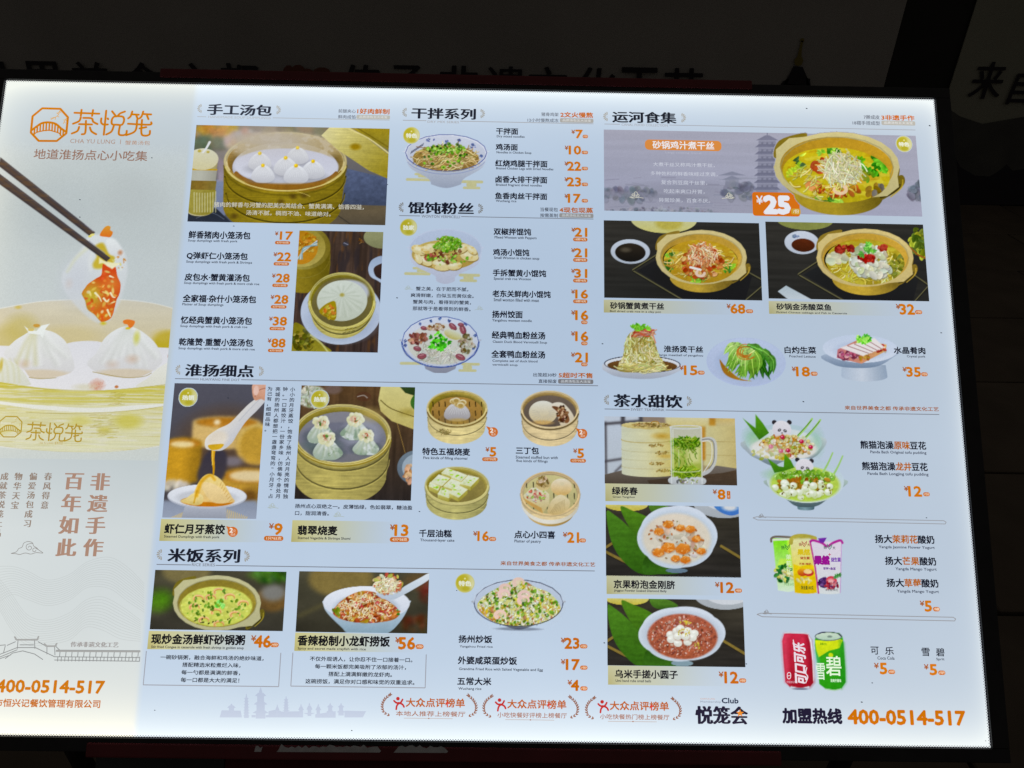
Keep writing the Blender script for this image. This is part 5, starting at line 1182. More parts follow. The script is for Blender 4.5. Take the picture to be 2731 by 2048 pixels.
c.done('dish_picture', 'printed cut-out of wontons with scallions in a plain white bowl')

c = Pic(7, 50, 375, 880, 955, cut=True)
bars(c, [((75, 858), (300, 860), 28), ((690, 866), (848, 868), 28), ((660, 930), (816, 932), 26), ((715, 900), (760, 902), 50)])
bowl(c, 467, 640, 388, 255, 240, 150, (176, 182, 200), (130, 134, 150), (200, 212, 232), (204, 212, 228), line=(44, 70, 150), rimw=.04)
c.arc(467, 645, 388, 254, 0, 9, (44, 70, 150), t0=0, t1=180); c.ell(470, 665, 330, 205, (206, 208, 206), (196, 198, 186))
for x, y in ((375, 440), (460, 412), (560, 436), (720, 470), (815, 575), (800, 710), (118, 635), (118, 680), (268, 465)): bits(c, x, y, 14, 14, 6, 4, 8, [(60, 84, 150), (90, 110, 170)])
noods(c, 460, 760, 230, 90, 110, 90, 6, [(216, 218, 208), (190, 192, 180), (226, 228, 220), (176, 178, 160)], spread=90)
for x, y, s, r in ((300, 505, 32, 10), (590, 490, 46, 40), (690, 520, 50, 70), (235, 710, 40, 10), (280, 785, 46, -10), (665, 795, 50, 20), (230, 590, 50, -20), (730, 590, 34, 30), (670, 470, 30, 0)):
    c.ell(x + 3, y + 5, s, s * .6, (90, 60, 60), rot=r); m = c.ell(x, y, s, s * .58, (130, 60, 80), (150, 84, 90), rot=r); c.ell(x, y - s * .2, s * .6, s * .15, (190, 150, 150), rot=r, a=.6)
bits(c, 240, 610, 90, 60, 34, 8, 20, [(160, 100, 80), (130, 70, 60), (200, 150, 120)]); bits(c, 420, 500, 80, 40, 24, 8, 18, [(190, 160, 130), (150, 110, 60), (220, 210, 190)]); bits(c, 730, 660, 80, 90, 44, 8, 20, [(176, 160, 130), (210, 206, 190), (110, 96, 50)])
c.ell(590, 570, 90, 46, (206, 212, 200), (180, 170, 90), rot=20)
leaves(c, 455, 640, 100, 85, 46, 36, [(60, 170, 20), (40, 140, 16), (90, 200, 40), (30, 110, 20)])
c.done('dish_picture', 'printed cut-out of duck blood vermicelli soup with coriander in a blue rimmed bowl')
# ---- crescent dumpling under a pouring spoon
c = Pic(8, 172, 190, 840, 1302); c.grad((84, 84, 96), (70, 66, 70), 90)
c.ell(600, 700, 400, 300, (96, 70, 46), soft=60, a=.7)
def bst(x, y, rx, ry, h, col=(196, 150, 50)):
    c.body(x, y, rx, ry, h, tuple(v * .95 for v in col), col, tuple(v * .7 for v in col), .02); c.ell(x, y, rx, ry, tuple(v * .86 for v in col)); c.ell(x, y + 3, rx * .9, ry * .8, (170, 110, 20), (190, 130, 40))
bst(600, 510, 280, 50, 170, (214, 180, 110)); bst(250, 680, 150, 45, 290, (200, 150, 34)); c.ell(235, 690, 100, 26, (226, 206, 150)); c.ell(520, 510, 26, 20, (240, 230, 200))
c.ell(850, 690, 180, 170, (206, 176, 96), (190, 150, 60)); c.ell(830, 690, 120, 140, (186, 146, 50)); bst(780, 950, 220, 70, 260, (190, 146, 50)); c.ell(790, 950, 170, 46, (216, 196, 150)); c.ell(640, 830, 90, 40, (120, 112, 120), soft=14)
c.poly([(360, 980), (420, 780), (520, 720), (600, 780), (560, 980)], (60, 56, 70), (70, 64, 70), sm=True); c.ell(780, 1120, 70, 60, (110, 76, 30), soft=20); bits(c, 180, 1030, 110, 40, 20, 10, 26, [(210, 200, 180), (230, 224, 210)])
c.poly([(40, 1150), (850, 1150), (850, 1310), (40, 1310)], (130, 140, 160), (150, 160, 180)); c.blur(11)
for i in range(12): c.line([(590 + i * 16, 1220 + i * 6), (600 + i * 14, 1300)], 6, (206, 180, 110)); c.line([(120 + i * 12, 1300 - i * 5), (130 + i * 12, 1310)], 6, (206, 180, 110))
c.poly([(255, 1200), (590, 1200), (600, 1310), (225, 1310)], (170, 176, 190), (140, 146, 160), g=90)
c.ell(438, 1118, 326, 100, (176, 182, 196)); c.ell(438, 1112, 320, 92, (222, 226, 234), (206, 212, 222)); c.ell(438, 1128, 250, 62, (192, 196, 204), soft=12); c.ell(440, 1158, 215, 44, (196, 130, 20), (190, 112, 10), soft=5)
m = c.poly([(330, 1150), (340, 1060), (400, 960), (470, 935), (560, 990), (640, 1120), (660, 1160), (560, 1172), (480, 1165)], (226, 206, 130), (216, 180, 110), sm=True)
m = c.poly([(225, 1160), (270, 1130), (330, 1090), (400, 1110), (400, 1170), (340, 1190)], (226, 210, 150), (206, 180, 100), sm=True)
c.poly([(390, 1010), (480, 1010), (560, 1060), (640, 1130), (600, 1170), (500, 1170), (430, 1110)], (230, 206, 150), (214, 186, 126), sm=True); c.line([(350, 1110), (390, 1000), (460, 945), (500, 980)], 34, (216, 160, 20), w2=20, a=.85, soft=6)
for i in range(7): c.line([(555 + i * 14, 1000 + i * 24), (545 + i * 12, 1030 + i * 22)], 7, (190, 150, 80), a=.7)
c.line([(330, 1170), (355, 1070)], 14, (200, 150, 20), a=.7)
c.line([(490, 740), (486, 800), (492, 880), (490, 940)], 34, (206, 150, 10), w2=10); c.line([(484, 745), (482, 860)], 8, (240, 206, 90), a=.8)
c.poly([(425, 720), (430, 640), (520, 570), (620, 520), (700, 440), (780, 360), (860, 300), (910, 260), (940, 300), (860, 400), (760, 500), (690, 600), (640, 680), (560, 740), (480, 740)], (224, 220, 212), (196, 198, 206), sm=True, g=40)
c.ell(525, 650, 82, 62, (216, 206, 190), (228, 220, 206), rot=-30, soft=12); c.poly([(445, 700), (500, 690), (575, 690), (540, 730), (470, 735)], (206, 164, 30), sm=True); c.line([(700, 500), (790, 400), (870, 320)], 8, (176, 180, 190), a=.6)
c.poly([(820, 190), (940, 190), (930, 330), (880, 320), (830, 330), (808, 270)], (216, 170, 150), (196, 140, 110), sm=True); c.line([(830, 300), (860, 250), (920, 230)], 8, (170, 110, 90)); c.ell(840, 250, 22, 40, (226, 190, 176))
c.done('dish_picture', 'printed picture of a crescent dumpling under a pouring spoon')

# ---- jade shaomai
c = Pic(8, 1212, 208, 2107, 1153); c.grad((98, 72, 44), (50, 44, 42), 90); m = c.full(); c.tex(m, .2, 30, 500); c.line([(1990, 500), (2060, 760)], 5, (150, 120, 60), sm=False)
c.ell(1300, 300, 120, 90, (190, 196, 176), soft=8); bits(c, 1290, 300, 100, 90, 70, 8, 18, [(200, 206, 190), (160, 166, 130), (214, 218, 206)]); c.ell(1470, 240, 70, 40, (110, 90, 80), soft=10); c.ell(1720, 300, 60, 40, (90, 60, 40)); c.line([(1670, 300), (1720, 290), (1750, 310)], 8, (150, 140, 130))
c.poly([(1860, 215), (1840, 330), (1860, 420), (1950, 500), (2160, 580), (2160, 200)], (206, 198, 130), (186, 172, 96)); c.line([(1860, 330), (1950, 400), (2150, 470)], 7, (90, 76, 24)); m = c.ell(2080, 430, 60, 30, (150, 130, 40), soft=20, a=.5)
c.poly([(2000, 200), (2160, 200), (2160, 300), (2060, 270)], (60, 84, 40), (40, 60, 30)); c.poly([(2160, 270), (2110, 320), (2110, 380), (2160, 410)], (60, 110, 40), sm=True)
c.ell(2150, 880, 155, 140, (110, 126, 140), (90, 104, 118)); c.ell(2160, 880, 125, 112, (150, 166, 180)); bits(c, 2110, 930, 60, 70, 20, 12, 26, [(196, 140, 90), (214, 170, 130)])
steamer(c, 1545, 610, 400, 250, 330, wall=(170, 158, 86), rim=(196, 184, 118), inner=(154, 138, 44), inner2=(180, 164, 86), floor=(130, 130, 140), fd=38, fr=.9, lines=(.14, .6), dark=.72, taper=.06)
c.ell(1780, 450, 80, 50, (190, 166, 90), soft=30, a=.6)
c.ell(1540, 640, 340, 130, (110, 112, 128), soft=10); c.ell(1700, 600, 160, 110, (150, 154, 170), soft=20, a=.7); c.ell(1380, 700, 160, 60, (80, 100, 96), soft=20, a=.6)
def shao(x, y, s):
    c.ell(x, y + s * .35, s * 1.2, s * .5, (70, 82, 84), soft=16, a=.7)
    j = lambda v: v * s * R_.uniform(.9, 1.1)
    P = [(x - j(.34), y - s * .5), (x - j(.75), y - s * .1), (x - j(1.05), y + s * .4), (x - j(.7), y + s * .8), (x, y + j(.9)), (x + j(.7), y + s * .8), (x + j(1.05), y + s * .4), (x + j(.8), y - s * .1), (x + j(.34), y - s * .5)]
    m = c.poly(P, (206, 214, 208), (150, 168, 150), sm=True)
    c.mottle(m, (116, 142, 116), .15, 50, 44, .7); c.mottle(m, (222, 228, 232), .2, 40, 40, .7)
    for i in range(8):
        t = -1 + i * .28 + R_.uniform(-.1, .1); c.line([(x + t * s * .25, y - s * .4), (x + t * s * R_.uniform(.6, .95), y + s * R_.uniform(.3, .7))], R_.uniform(8, 22), (226, 230, 222) if i % 2 else (150, 166, 130), w2=5, a=.6, soft=6)
    for i in range(8):
        a = i * .8 + R_.uniform(-.2, .2); q = R_.uniform(.2, .32); c.ell(x + s * .42 * math.cos(a), y - s * .68 + s * .3 * math.sin(a), s * q, s * q * .8, (230, 232, 216), (206, 206, 160), rot=R_.uniform(0, 90)); c.ell(x + s * .36 * math.cos(a), y - s * .66 + s * .24 * math.sin(a), s * .13, s * .09, (190, 184, 130), soft=5, a=.7)
    c.ell(x, y - s * .68, s * .3, s * .2, (206, 170, 146)); bits(c, x, y - s * .68, s * .28, s * .18, 12, 6, 12, [(210, 130, 100), (226, 190, 160), (90, 130, 50), (226, 216, 190)])
shao(1650, 560, 110); shao(1370, 590, 110); shao(1740, 690, 105); shao(1420, 720, 118)
c.arc(1545, 612, 396, 246, 6, 26, (150, 130, 40), t0=10, t1=170); c.arc(1545, 610, 400, 250, 0, 8, (206, 194, 120), t0=5, t1=175)
c.done('dish_picture', 'printed picture of four jade shaomai in a bamboo steamer')

# ---- four small steamers
c = Pic(9, 140, 165, 680, 625, cut=True)
steamer(c, 412, 320, 240, 142, 150, wall=(206, 190, 130), rim=(206, 190, 130), inner=(150, 132, 30), inner2=(190, 168, 90), floor=(170, 130, 60), fd=34, fr=.86, lines=(.5,), dark=.86, slats=9, taper=.06)
c.arc(412, 322, 238, 140, 8, 10, (120, 96, 40), t0=10, t1=170); bits(c, 310, 510, 60, 24, 60, 3, 6, [(150, 130, 70)], a=.6)
bao(c, 412, 400, 102, 120, (204, 204, 206), None, 8, (150, 146, 150)); c.ell(420, 425, 80, 22, (190, 150, 50), soft=14, a=.6)
for x, y in ((385, 268), (420, 290), (455, 278), (405, 262), (440, 300)): c.ell(x, y, 32, 24, (226, 220, 190), (180, 150, 80)); c.ell(x, y, 20, 14, (170, 140, 70))
c.done('dish_picture', 'printed cut-out of one gathered shaomai in a small steamer')
c = Pic(9, 900, 170, 1400, 640, cut=True)
steamer(c, 1145, 332, 230, 150, 148, wall=(206, 186, 140), rim=(210, 190, 146), inner=(170, 140, 80), inner2=(196, 166, 100), floor=(110, 96, 84), fd=24, fr=.9, lines=(.62,), dark=.85, taper=.06)
c.arc(1145, 334, 228, 148, 8, 12, (110, 92, 56), t0=10, t1=170)
m = c.ell(1092, 355, 112, 92, (222, 222, 212), (196, 176, 130)); c.ell(1090, 435, 80, 18, (190, 150, 80), soft=10, a=.7)
for i in range(14): t = i * .3 - .4; c.line([(1100 + 40 * math.cos(t), 360 + 30 * math.sin(t)), (1092 + 90 * math.cos(t), 362 + 66 * math.sin(t))], 4, (176, 172, 160), a=.6)
c.poly([(1155, 300), (1200, 275), (1260, 290), (1320, 360), (1330, 410), (1260, 460), (1230, 455), (1200, 370)], (222, 216, 200), (206, 190, 160), sm=True); c.poly([(1160, 310), (1210, 310), (1270, 340), (1300, 410), (1280, 440), (1240, 420), (1210, 360)], (110, 70, 40), (130, 84, 50), sm=True); bits(c, 1240, 370, 40, 60, 34, 6, 14, [(150, 100, 60), (90, 54, 30), (200, 170, 130)])
c.done('dish_picture', 'printed cut-out of a round bun beside a split stuffed bun')
c = Pic(9, 130, 775, 690, 1220, cut=True)
steamer(c, 412, 930, 255, 148, 132, wall=(176, 170, 104), rim=(190, 184, 120), inner=(160, 146, 40), inner2=(186, 170, 90), floor=(150, 136, 70), fd=26, fr=.88, lines=(.55,), dark=.72, taper=.06)
def block(x, y, dx, dy, ex, ey, h):
    """a soft cake block: top parallelogram with two edges (dx, dy), (ex, ey), sides h deep"""
    A, B, C_, D = (x, y), (x + dx, y + dy), (x + dx + ex, y + dy + ey), (x + ex, y + ey)
    c.poly([D, C_, (C_[0], C_[1] + h), (D[0], D[1] + h)], (190, 186, 100), (164, 154, 60)); c.poly([B, C_, (C_[0], C_[1] + h), (B[0], B[1] + h)], (176, 168, 70), (150, 140, 50)); c.poly([A, D, (D[0], D[1] + h), (A[0], A[1] + h)], (204, 204, 140), (180, 176, 90))
    m = c.poly([A, B, C_, D], (222, 228, 208), (206, 214, 176)); c.mottle(m, (190, 204, 140), .25, 26, 20, .6); c.tex(m, .04, 12, 10); c.line([A, B, C_, D, A], 5, (226, 230, 200), sm=False, a=.6)
    for i in range(3): q, r = R_.random() * .8 + .1, R_.random() * .8 + .1; c.ell(x + dx * q + ex * r, y + dy * q + ey * r, R_.uniform(6, 15), R_.uniform(4, 9), J((160, 204, 50), 16))
for x, y, dx, dy, ex, ey in ((330, 795, 80, 28, -40, 38), (414, 822, 76, 30, -46, 46), (268, 846, 84, 30, -60, 60), (368, 880, 84, 30, -62, 56), (500, 852, 84, 20, -64, 66), (200, 906, 72, 34, -10, 30), (290, 950, 86, 30, -30, 50), (420, 930, 74, 34, -70, 62)):
    block(x, y, dx, dy, ex, ey, 34)
c.arc(412, 930, 250, 144, 8, 10, (196, 186, 120), t0=20, t1=160)
c.done('dish_picture', 'printed cut-out of thousand layer cake blocks in a steamer')
c = Pic(9, 900, 810, 1400, 1275, cut=True)
c.body(1148, 1060, 215, 150, 60, (190, 160, 100), (180, 150, 84), (150, 120, 60), .1); c.body(1148, 1010, 236, 175, 56, (214, 212, 200), (224, 222, 212), (196, 190, 170), .03)
steamer(c, 1148, 995, 236, 176, 36, wall=(206, 186, 140), rim=(206, 180, 130), inner=(206, 184, 140), inner2=(200, 176, 126), floor=(196, 188, 130), fd=12, fr=.9, lines=(), dark=.85, slats=8, taper=.02)
c.poly([(935, 1010), (1000, 950), (1080, 950), (1140, 1000), (1140, 1080), (1090, 1150), (960, 1060)], (216, 214, 186), (190, 170, 110)); c.poly([(935, 1030), (1080, 1110), (1090, 1155), (960, 1070)], (190, 150, 80)); bits(c, 1040, 1010, 80, 50, 26, 5, 12, [(160, 190, 80), (200, 90, 70), (206, 150, 130), (226, 226, 210)])
c.ell(1092, 925, 58, 48, (176, 150, 90), (206, 186, 130)); bits(c, 1085, 905, 46, 42, 26, 6, 14, [(216, 200, 160), (150, 120, 60), (190, 160, 100)])
c.ell(1236, 945, 84, 68, (226, 218, 196), (196, 160, 90)); c.ell(1240, 920, 20, 14, (206, 196, 160), a=.7)
c.poly([(1125, 1130), (1160, 1050), (1230, 1005), (1300, 1050), (1290, 1120), (1220, 1160), (1150, 1160)], (214, 204, 170), (196, 170, 110), sm=True)
for i in range(8): c.line([(1150 + i * 16, 1150 - i * 4), (1190 + i * 10, 1080 - i * 5)], 4, (150, 130, 80), a=.6)
c.done('dish_picture', 'printed cut-out of four assorted pastries in a steamer')

# ---- congee and crayfish rice
def darkbg(c, cols=((58, 56, 44), (50, 48, 40))):
    c.grad(cols[0], cols[1]); c.tex(c.full(), .15, 300, 60)
c = Pic(10, 150, 220, 1090, 672); darkbg(c, ((74, 72, 56), (62, 60, 52)))
c.ell(380, 230, 180, 90, (120, 110, 70), soft=10); c.ell(190, 440, 90, 70, (70, 120, 20), soft=30); c.ell(170, 480, 60, 50, (90, 140, 30), soft=24, a=.6); c.ell(1000, 260, 150, 36, (90, 140, 40), soft=20); bits(c, 1000, 270, 130, 40, 30, 12, 26, [(80, 130, 40), (60, 100, 40)])
c.ell(1010, 440, 130, 90, (110, 84, 44)); c.ell(1020, 390, 90, 60, (120, 120, 116), soft=12); c.blur(12)
s = pot(c, 605, 465, 325, 205, 60, (196, 206, 104), wall=(150, 136, 40), rim=(186, 184, 140), inner=(130, 116, 40), so=.83, sy=.12)
c.clip = c.ell(600, 490, 268, 150, 0, mask=True); m = c.ell(600, 490, 268, 150, (198, 206, 96), (186, 196, 80)); c.tex(m, .08, 30, 14); c.mottle(m, (214, 218, 130), .2, 26, 16, .6)
for x, y in ((470, 430), (440, 495), (620, 380), (700, 420), (800, 470), (740, 550), (600, 530), (510, 590), (620, 620), (560, 425)):
    c.arc(x, y, 34, 20, 0, 20, J((226, 180, 130), 8), t0=150, t1=380, w2=10); c.arc(x, y + 6, 34, 20, 0, 6, (190, 130, 40), t0=160, t1=370, a=.8)
leaves(c, 620, 470, 50, 22, 12, 30, [(80, 170, 50), (110, 190, 80)]); bits(c, 600, 490, 240, 130, 44, 4, 12, [(110, 160, 30), (140, 190, 60), (90, 140, 30)]); bits(c, 560, 600, 200, 30, 10, 3, 6, [(60, 60, 30)]); c.clip = None
c.arc(600, 490, 268, 150, 0, 6, (150, 136, 40), t0=0, t1=360, a=.7)
c.done('dish_picture', 'printed picture of golden shrimp congee in a clay casserole')
c = Pic(10, 1212, 230, 2155, 690); darkbg(c, ((76, 74, 58), (56, 54, 44)))
c.ell(1520, 290, 240, 130, (126, 110, 60), soft=12); c.line([(1210, 560), (1400, 470)], 26, (96, 90, 56), a=.7); c.ell(2100, 300, 120, 60, (96, 78, 50), soft=20); bits(c, 2080, 620, 120, 60, 20, 14, 30, [(110, 50, 30), (90, 70, 40)], a=.5); bits(c, 2130, 390, 40, 80, 10, 14, 30, [(120, 50, 40)], a=.5); c.blur(12)
c.poly([(1440, 440), (1394, 480), (1420, 540), (1520, 640), (1600, 700), (1830, 700), (1950, 610), (2020, 480), (1975, 440)], (196, 212, 228), (120, 150, 170), sm=True)
c.ell(1707, 465, 320, 125, (206, 214, 228)); c.ell(1707, 462, 316, 120, (224, 230, 240), (196, 206, 222)); c.ell(1707, 500, 240, 100, (180, 192, 208), soft=10)
P = [(1460, 540), (1500, 470), (1580, 410), (1680, 375), (1780, 390), (1850, 440), (1920, 490), (1950, 550), (1880, 595), (1700, 612), (1540, 590)]
c.poly(P, (196, 120, 50), (170, 90, 30), sm=True); c.clip = c.poly(P, 0, sm=True, mask=True)
bits(c, 1700, 500, 250, 115, 170, 8, 18, [(214, 130, 60), (190, 80, 40), (226, 170, 100), (200, 60, 60), (150, 70, 20), (190, 150, 40)], hl=.25); noods(c, 1700, 490, 240, 105, 130, 30, 6, [(232, 222, 180), (240, 232, 200), (220, 196, 140)], spread=90, curl=.9); c.clip = None
bits(c, 1485, 530, 24, 22, 8, 7, 14, [(130, 150, 30)]); bits(c, 1930, 530, 20, 24, 8, 7, 12, [(90, 150, 50), (214, 130, 60)])
c.poly([(1780, 390), (1900, 400), (1990, 340), (2100, 280), (2170, 245), (2170, 290), (2060, 360), (1970, 410), (1900, 440), (1820, 430)], (216, 226, 236), (176, 190, 206), sm=True)
bits(c, 1865, 320, 105, 70, 70, 9, 18, [(226, 196, 140), (214, 130, 80), (206, 90, 60), (190, 190, 80), (236, 230, 200)], hl=.3); noods(c, 1860, 340, 95, 55, 60, 34, 7, [(236, 232, 206), (226, 214, 170)], spread=90, curl=.9)
c.done('dish_picture', 'printed picture of crayfish rice in a white bowl with a loaded spoon')

# ---- fried rice
c = Pic(11, 425, 140, 1195, 680, cut=True)
for i in range(110):
    t = i * 2 * math.pi / 110; c.line([(808 + 375 * math.cos(t), 400 + 225 * math.sin(t)), (808 + 395 * math.cos(t), 400 + 250 * math.sin(t))], 3, (190, 200, 212), a=.6, sm=False)
bowl(c, 808, 392, 368, 192, 150, 150, (170, 178, 190), (96, 104, 120), (196, 206, 222), (186, 200, 220), line=(50, 56, 80), rimw=.02, fh=.05)
P = [(475, 440), (500, 360), (600, 290), (700, 240), (780, 200), (860, 215), (960, 270), (1060, 310), (1140, 400), (1145, 470), (1050, 540), (900, 580), (760, 582), (600, 545)]
c.poly(P, (200, 206, 150), (196, 190, 90), sm=True); c.clip = c.poly(P, 0, sm=True, mask=True)
bits(c, 808, 410, 350, 185, 260, 8, 17, [(222, 228, 206), (206, 214, 170), (214, 206, 60), (190, 180, 40), (206, 150, 110), (110, 160, 30)], hl=.15); noods(c, 808, 410, 340, 180, 240, 22, 8, [(232, 236, 226), (222, 228, 210), (212, 214, 150)], spread=90, shade=True)
bits(c, 808, 400, 330, 170, 46, 8, 16, [(90, 160, 20), (60, 130, 30), (130, 180, 40)], el=1.3); bits(c, 808, 420, 330, 160, 40, 4, 8, [(100, 90, 20), (60, 80, 30), (170, 100, 50)]); bits(c, 560, 490, 90, 60, 26, 7, 14, [(206, 170, 30), (196, 130, 70)]); c.clip = None
for x, y in ((810, 225), (700, 275), (850, 370), (690, 320), (855, 330), (660, 490)):
    c.arc(x, y, 40, 30, 0, 34, J((222, 190, 180), 8), t0=140, t1=380, w2=16); c.ell(x, y, 24, 16, (230, 206, 196), a=.7)
c.arc(808, 394, 364, 190, 0, 6, (50, 56, 80), t0=0, t1=180); c.ell(808, 606, 180, 14, (70, 78, 96), soft=14, a=.5)
c.done('dish_picture', 'printed cut-out of fried rice with shrimps in a wide bowl')

# ---- canal banner with pagoda, and the pot in front of it
c = Pic(12, 68, 193, 1985, 717); c.grad((158, 160, 178), (160, 162, 184), 90); c.tex(c.full(), .03, 500, 30)
c.poly([(60, 560), (300, 530), (700, 520), (1000, 540), (1200, 560), (1200, 720), (60, 720)], (140, 142, 160), (158, 158, 174), soft=30, a=.7)
for i in range(60):
    x = R_.uniform(60, 1100); y = R_.uniform(480, 700); L = R_.uniform(40, 200); c.line([(x, y), (x + L, y + R_.uniform(-6, 12))], R_.uniform(3, 9), J((134, 136, 154), 10), a=.45, sm=False)
bits(c, 200, 580, 180, 40, 40, 10, 26, [(130, 134, 152), (146, 148, 166)], a=.5); bits(c, 900, 560, 120, 50, 30, 10, 24, [(128, 132, 150)], a=.5); bits(c, 1960, 560, 80, 50, 30, 12, 24, [(124, 128, 148)], a=.6)
c.poly([(60, 560), (700, 600), (700, 630), (60, 590)], (134, 136, 154), soft=6, a=.6); bits(c, 400, 690, 340, 30, 120, 4, 12, [(176, 178, 192), (130, 132, 150)], a=.5)
for w_, y in ((50, 445), (36, 470)): c.poly([(840 - w_ * 1.6, y + 24), (840, y), (840 + w_ * 1.6, y + 24)], (122, 126, 146), soft=3, a=.8)
c.poly([(800, 490), (880, 490), (880, 540), (800, 540)], (132, 136, 154), soft=4, a=.7)
c.line([(1052, 205), (1052, 235)], 5, (112, 114, 136)); c.poly([(985, 258), (1040, 228), (1064, 228), (1120, 258)], (118, 120, 142), soft=2)
for i in range(8):
    y = 258 + i * 43; w_ = 52 + i * 1.5; c.poly([(1052 - w_, y), (1052 + w_, y), (1052 + w_, y + 43), (1052 - w_, y + 43)], (140, 142, 162), (124, 126, 148), soft=2)
    c.poly([(1052 - w_ - 22, y + 42), (1052 - w_, y + 24), (1052 + w_, y + 24), (1052 + w_ + 22, y + 42)], (104, 106, 128), (120, 122, 144), soft=2); c.line([(1052 - w_, y + 10), (1052 + w_, y + 10)], 3, (110, 112, 134), a=.6)
    for x in (-30, 0, 30): c.poly([(1052 + x - 6, y + 12), (1052 + x + 6, y + 12), (1052 + x + 6, y + 24), (1052 + x - 6, y + 24)], (100, 102, 122), soft=2, a=.6)
c.done('dish_picture', 'grey printed banner with a canal pagoda behind the lettering')
o = ngons('price_plaque', [rrect(12, 960, 569, 1250, 712, 18)], (214, 112, 20), .00042)
T(12, 987, 592, 642, 1025, '¥', (226, 228, 236), .012, 'yen_sign', z=.0008); T(12, 1038, 597, 695, 1185, '25', (230, 232, 240), .05, 'price', z=.0008)
o = ngons('price_pill', [rrect(12, 1195, 669, 1253, 704, 10)], (206, 160, 50), .00075); T(12, 1208, 674, 698, 1243, '/份', (236, 226, 206), .008, 'pill_lettering', z=.0003, parent=o)
def broth(c, cx, cy, rx, ry, col=(196, 178, 20)):
    c.clip = c.ell(cx, cy, rx, ry, 0, mask=True); m = c.ell(cx, cy, rx, ry, col, tuple(v * .92 for v in col)); c.mottle(m, (206, 196, 60), .1, rx * .3, ry * .2, .6); c.mottle(m, (180, 130, 10), .35, rx * .3, ry * .2, .5); return m
c = Pic(12, 1085, 200, 1900, 765, cut=True)
gm = (c.V < M(12, 1985, 717)[1])[..., None]; c.im = np.where(gm, np.array((159, 161, 181.)), c.im)
pot(c, 1470, 420, 378, 212, 170, (196, 178, 20), wall=(160, 138, 34), rim=(196, 186, 130), inner=(166, 130, 30), so=.84, sy=.16)
broth(c, 1478, 468, 312, 165); leaves(c, 1430, 325, 80, 20, 10, 40, GR); leaves(c, 1690, 420, 90, 70, 22, 44, [(60, 140, 20), (90, 160, 30), (40, 110, 20)]); leaves(c, 1240, 400, 60, 90, 8, 40, [(150, 180, 40), (60, 90, 50)]); leaves(c, 1430, 620, 90, 18, 8, 36, GR); bits(c, 1700, 560, 60, 50, 14, 12, 24, [(110, 110, 90), (150, 110, 20)])
c.ell(1330, 530, 50, 36, (206, 120, 60), (220, 160, 90)); c.ell(1560, 470, 120, 50, (190, 110, 20), soft=20, a=.5); bits(c, 1470, 560, 130, 40, 24, 8, 20, [(200, 110, 40), (210, 160, 40), (190, 80, 20)]); bits(c, 1380, 410, 50, 40, 10, 12, 24, [(190, 80, 30)])
noods(c, 1400, 500, 190, 100, 44, 80, 9, [(206, 196, 110), (190, 170, 60)], spread=70); noods(c, 1500, 430, 120, 85, 150, 90, 8, [(220, 220, 190), (206, 206, 160), (190, 190, 130)], ang=60, spread=60); c.arc(1490, 555, 36, 24, 0, 24, (226, 196, 160), t0=-40, t1=200, w2=14); c.clip = None
c.done('dish_picture', 'printed cut-out of a clay pot of chicken broth with tofu threads', z=.0006)

def tablebg(c, x0, y0, x1, y1, tray):
    c.grad((56, 54, 50), (44, 44, 42), 60); c.tex(c.full(), .12, 400, 20)
    for a, b, w_ in tray: c.line([a, b], w_, (110, 106, 70), sm=False, a=.9); c.line([(a[0], a[1] + w_ * .8), (b[0], b[1] + w_ * .8)], w_ * .6, (30, 30, 28), sm=False)
c = Pic(13, 68, 62, 1022, 545); tablebg(c, 0, 0, 0, 0, [((243, 365), (540, 540), 8), ((243, 360), (385, 270), 8), ((1020, 460), (920, 545), 8), ((930, 370), (1020, 420), 8)])
c.poly([(270, 365), (400, 290), (960, 400), (920, 545), (560, 545)], (40, 40, 42), (34, 34, 36)); c.ell(430, 55, 200, 84, (190, 196, 176), (196, 190, 110)); c.ell(460, 80, 80, 40, (176, 160, 50), soft=12, a=.7)
c.ell(228, 250, 118, 74, (196, 206, 220), (176, 186, 200)); c.ell(228, 256, 92, 56, (54, 46, 36), (30, 28, 26)); c.ell(200, 240, 30, 14, (120, 110, 90), soft=10, a=.5)
pot(c, 655, 285, 274, 165, 120, (0, 0, 0), wall=(176, 146, 50), rim=(206, 190, 130), inner=(176, 140, 50), so=.82, sy=.1)
broth(c, 652, 310, 224, 130, (190, 150, 30)); leaves(c, 470, 300, 30, 60, 8, 34, GR); leaves(c, 620, 425, 60, 16, 8, 34, GR); leaves(c, 820, 350, 30, 40, 8, 30, GR); noods(c, 640, 320, 190, 90, 80, 60, 7, [(214, 200, 120), (206, 160, 60)], spread=70)
bits(c, 660, 320, 120, 90, 90, 7, 16, [(200, 90, 30), (214, 120, 50), (190, 70, 20), (220, 170, 100)]); bits(c, 650, 270, 80, 60, 60, 7, 15, [(214, 150, 90), (196, 100, 50)]); noods(c, 660, 270, 90, 70, 90, 44, 6, [(226, 190, 140), (214, 130, 80), (230, 216, 180)], ang=80, spread=70); c.arc(650, 380, 24, 18, 0, 16, (226, 200, 180), t0=0, t1=220); c.line([(590, 345), (650, 360)], 14, (230, 230, 226)); c.clip = None
c.done('dish_picture', 'printed picture of crab roe and tofu threads in a clay pot beside a dark sauce dish')
c = Pic(13, 1040, 70, 2027, 550); tablebg(c, 0, 0, 0, 0, [((1240, 390), (1520, 550), 8), ((1240, 385), (1370, 300), 8), ((2020, 460), (1940, 550), 8), ((1920, 380), (2020, 450), 8)])
